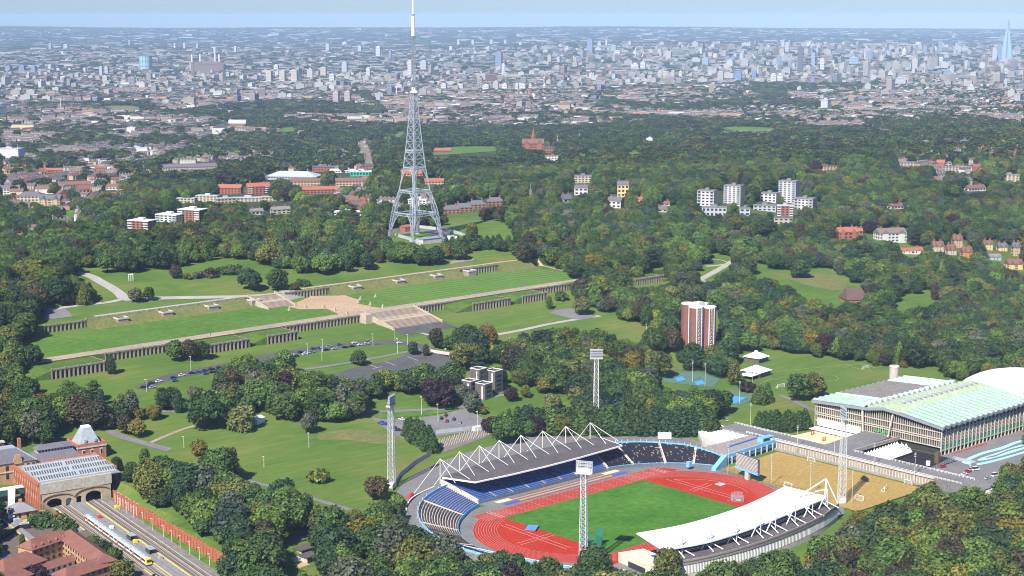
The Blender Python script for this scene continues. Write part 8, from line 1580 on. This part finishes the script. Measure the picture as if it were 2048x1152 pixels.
# ---------------------------------------------------------------- the woods and town trees
RS = np.random.RandomState(3)
def scatter(v0, v1, sp, hmin, hmax, wide=1.0):
    uu = np.arange(-.41 * v1, .41 * v1, sp); vv = np.arange(v0, v1, sp); U, V = np.meshgrid(uu, vv)
    U = U + RS.uniform(-.48, .48, U.shape) * sp; V = V + RS.uniform(-.48, .48, V.shape) * sp
    ok = np.abs(U) < .375 * V + 90; U, V = U[ok], V[ok]
    S = CY * U + SY * V; T = -SY * U + CY * V; z = Z(S, T)
    h = RS.uniform(hmin, hmax, S.shape)
    return S, T, z, h
pts = []
for (v0, v1, sp, h0, h1, wd) in ((575, 1250, 8.8, 8, 21, 1.), (1250, 2300, 10.2, 9, 19, 1.), (2300, 4600, 14.5, 11, 18, 1.15), (4600, 9000, 27, 12, 17, 1.7), (9000, 17000, 66, 13, 17, 3.6), (17000, 31000, 170, 14, 20, 8.)):
    S, T, z, h = scatter(v0, v1, sp, h0, h1)
    px, py = PR(S, T, z); tw = look(TOWN, px, py)
    nse = np.sin(S / 97. + 1.1 * np.sin(T / 131.)) + np.sin(T / 83. + 1.7 * np.sin(S / 151.)) + .8 * np.sin((S - T) / 47.)
    pr = np.where(tw == 0, np.where(SY * S + CY * T > 2500, .80 + .25 * nse, 1.0), np.where(tw == 1, .46 + .22 * nse, np.where(tw == 2, .24 + .2 * nse, .34 + .2 * nse)))
    if v0 >= 9000: pr = .38 + .22 * nse + .25 * sstep(14000, 20000, SY * S + CY * T)
    ok = RS.uniform(0, 1, S.shape) < pr
    rad = .42 * h * wd
    for fr, dx in ((0, 0), (.35, -.8), (.35, .8), (.6, -.8), (.6, .8), (.95, 0), (.6, 0), (.8, .5), (.8, -.5)):
        qx, qy = PR(S + CY * dx * rad, T - SY * dx * rad, z + h * fr); ok &= look(OPEN, qx, qy) == 0
    keepout = np.zeros(S.shape, bool)
    for (a, b, c, d) in PLAN_KEEP: keepout |= (S > a) & (S < c) & (T > b) & (T < d)
    ok &= ~keepout
    S, T, z, h = S[ok], T[ok], z[ok], h[ok]
    pts.append((S, T, z, h, np.full(S.shape, wd), np.full(S.shape, v0)))
S, T, z, h, wd, band = [np.concatenate([p[k] for p in pts]) for k in range(6)]
V = SY * S + CY * T
tn_names = ['dark', 'mid', 'deep', 'fresh', 'olive', 'gold', 'amber', 'copper', 'russet', 'grey', 'lime', 'bronze', 'blue']
nearp = np.array([.24, .27, .14, .09, .10, .012, .0, .006, .016, .045, .03, .03, .015]); nearp /= nearp.sum()
tni = RS.choice(len(tn_names), len(S), p=nearp)
gold = (S > 620) & (T < 480); g2 = gold & (RS.uniform(0, 1, S.shape) < .38); tni[g2] = RS.choice([4, 5, 4, 3, 11], g2.sum())
base = np.array([TONES[t] for t in tn_names])[tni]
V = SY * S + CY * T; k = 1 + RS.normal(0, .13, len(S)); hu = RS.normal(0, .05, len(S))
k = k * np.where(V > 2300, .66, 1.0) * (1 + .16 * np.sin(S / 61. + 2 * np.sin(T / 77.)))  # distant crowns coloured darker, standing in for cloud shadow
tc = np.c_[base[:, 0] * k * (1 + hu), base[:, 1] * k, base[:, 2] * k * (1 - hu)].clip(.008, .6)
near_keys = ['round0', 'round1', 'round2', 'round3', 'round4', 'round5', 'oval1', 'oval0', 'cone1', 'layer0']; kp = np.array([.15, .15, .15, .14, .14, .14, .07, .02, .02, .02]); kp /= kp.sum()
ki = RS.choice(len(near_keys), len(S), p=kp); kfar = RS.choice(len(FARK), len(S))
key = np.where(V < 2300, np.array(near_keys)[ki], np.array(FARK)[kfar])
ph = np.array([PH[q] for q in key]); sc = h / ph
px, py = PR(S, T, z + h * .55)
# the trees that show largest become things of their own
size = h * 3263 / np.maximum(V, 1)
inv = (px > -10) & (px < 2058) & (py > 0) & (py < 1165) & (V < 2300)
cov = np.zeros((RH, RW), np.uint8); order = np.argsort(V); vis = np.zeros(len(S), bool)
budget = max(0, 298 - N_TREES[0])
for q in order:
    if not inv[q]: continue
    x0, x1 = int((px[q] - size[q] * .28) / 2), int((px[q] + size[q] * .28) / 2) + 1; y0, y1 = int((py[q] - size[q] * .38) / 2), int((py[q] + size[q] * .30) / 2) + 1
    x0, x1, y0, y1 = max(0, x0), min(RW, x1), max(0, y0), min(RH, y1)
    if x1 <= x0 or y1 <= y0: continue
    w = cov[y0:y1, x0:x1]
    if (w == 0).mean() > .45: vis[q] = True
    w[:] = 1
    if V[q] > 1150: break
cand = np.nonzero(vis)[0]; cand = cand[np.argsort(-size[cand])][:budget]
ZONES = (('in the wood below the white roofed stand', lambda x, y: x > 1200 and y > 985), ('at the bottom edge below the stadium', lambda x, y: x > 850 and y > 1080), ('behind the red brick railway wall', lambda x, y: 200 < x < 480 and y > 880),
         ('in the wood between large lawn and stadium', lambda x, y: 200 < x <= 850 and y > 920), ('on the wooded slope behind the station', lambda x, y: x <= 260 and y > 730), ('in the belt of trees below the parked cars', lambda x, y: x < 870 and y > 680),
         ('around the grey residences', lambda x, y: x < 1080 and y > 680), ('in the wood behind the tall hedge', lambda x, y: x < 1480 and y > 640), ('in the wood around the football field', lambda x, y: x >= 1480 and y > 620), ('in the upper wood', lambda x, y: True))
SHAPE = {'round': 'rounded', 'oval': 'tall', 'cone': 'pointed', 'layer': 'spreading'}
lab = {}
for q in cand:
    zn = next(n for n, f in ZONES if f(px[q], py[q])); fam = key[q].rstrip('0123456789')
    sz = 'big' if h[q] > 16 else ('small' if h[q] < 12.5 else 'medium')
    lab.setdefault('%s %s %s tree %s' % (sz, WORD[tn_names[tni[q]]], SHAPE[fam], zn), []).append(q)
ORD = ['leftmost', 'second', 'third', 'fourth', 'fifth']
for L, qs in lab.items():
    qs = sorted(qs, key=lambda q: px[q]); zn = next(n for n, f in ZONES if f(px[qs[0]], py[qs[0]]))
    for n_, q in enumerate(qs):
        t = L
        if 1 < len(qs) <= 5: t = (ORD[n_] if n_ < len(qs) - 1 or len(qs) > 5 else 'rightmost') + ' ' + L
        e = tree(key[q], (S[q], T[q], z[q]), h[q], tn_names[tni[q]], t, group='trees ' + zn)
        e.children[1].color = (*tc[q], 1) if e.children[1].name.startswith('crown') else e.children[1].color
rest = np.ones(len(S), bool); rest[cand] = False
def woodland(name, sel):
    me = bpy.data.meshes.new(name); n = int(sel.sum())
    me.from_pydata(np.c_[S[sel], T[sel], z[sel] - .3].tolist(), [], [])
    a = me.attributes.new('sc', 'FLOAT_VECTOR', 'POINT'); a.data.foreach_set('vector', np.c_[sc[sel] * wd[sel], sc[sel] * wd[sel], sc[sel]].astype(np.float32).ravel())
    a = me.attributes.new('rz', 'FLOAT_VECTOR', 'POINT'); a.data.foreach_set('vector', np.c_[np.zeros(n), np.zeros(n), RS.uniform(0, 6.28, n)].astype(np.float32).ravel())
    a = me.attributes.new('pi', 'INT', 'POINT'); a.data.foreach_set('value', np.array([ALLK.index(q) for q in key[sel]], dtype=np.int32))
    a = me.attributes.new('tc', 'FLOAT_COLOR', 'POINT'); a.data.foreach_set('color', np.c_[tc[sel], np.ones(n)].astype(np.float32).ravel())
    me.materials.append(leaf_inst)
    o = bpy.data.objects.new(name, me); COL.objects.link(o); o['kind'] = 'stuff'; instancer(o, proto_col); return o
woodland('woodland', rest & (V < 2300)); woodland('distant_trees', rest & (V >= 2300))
print('trees', N_TREES[0], 'woodland', int(rest.sum()))
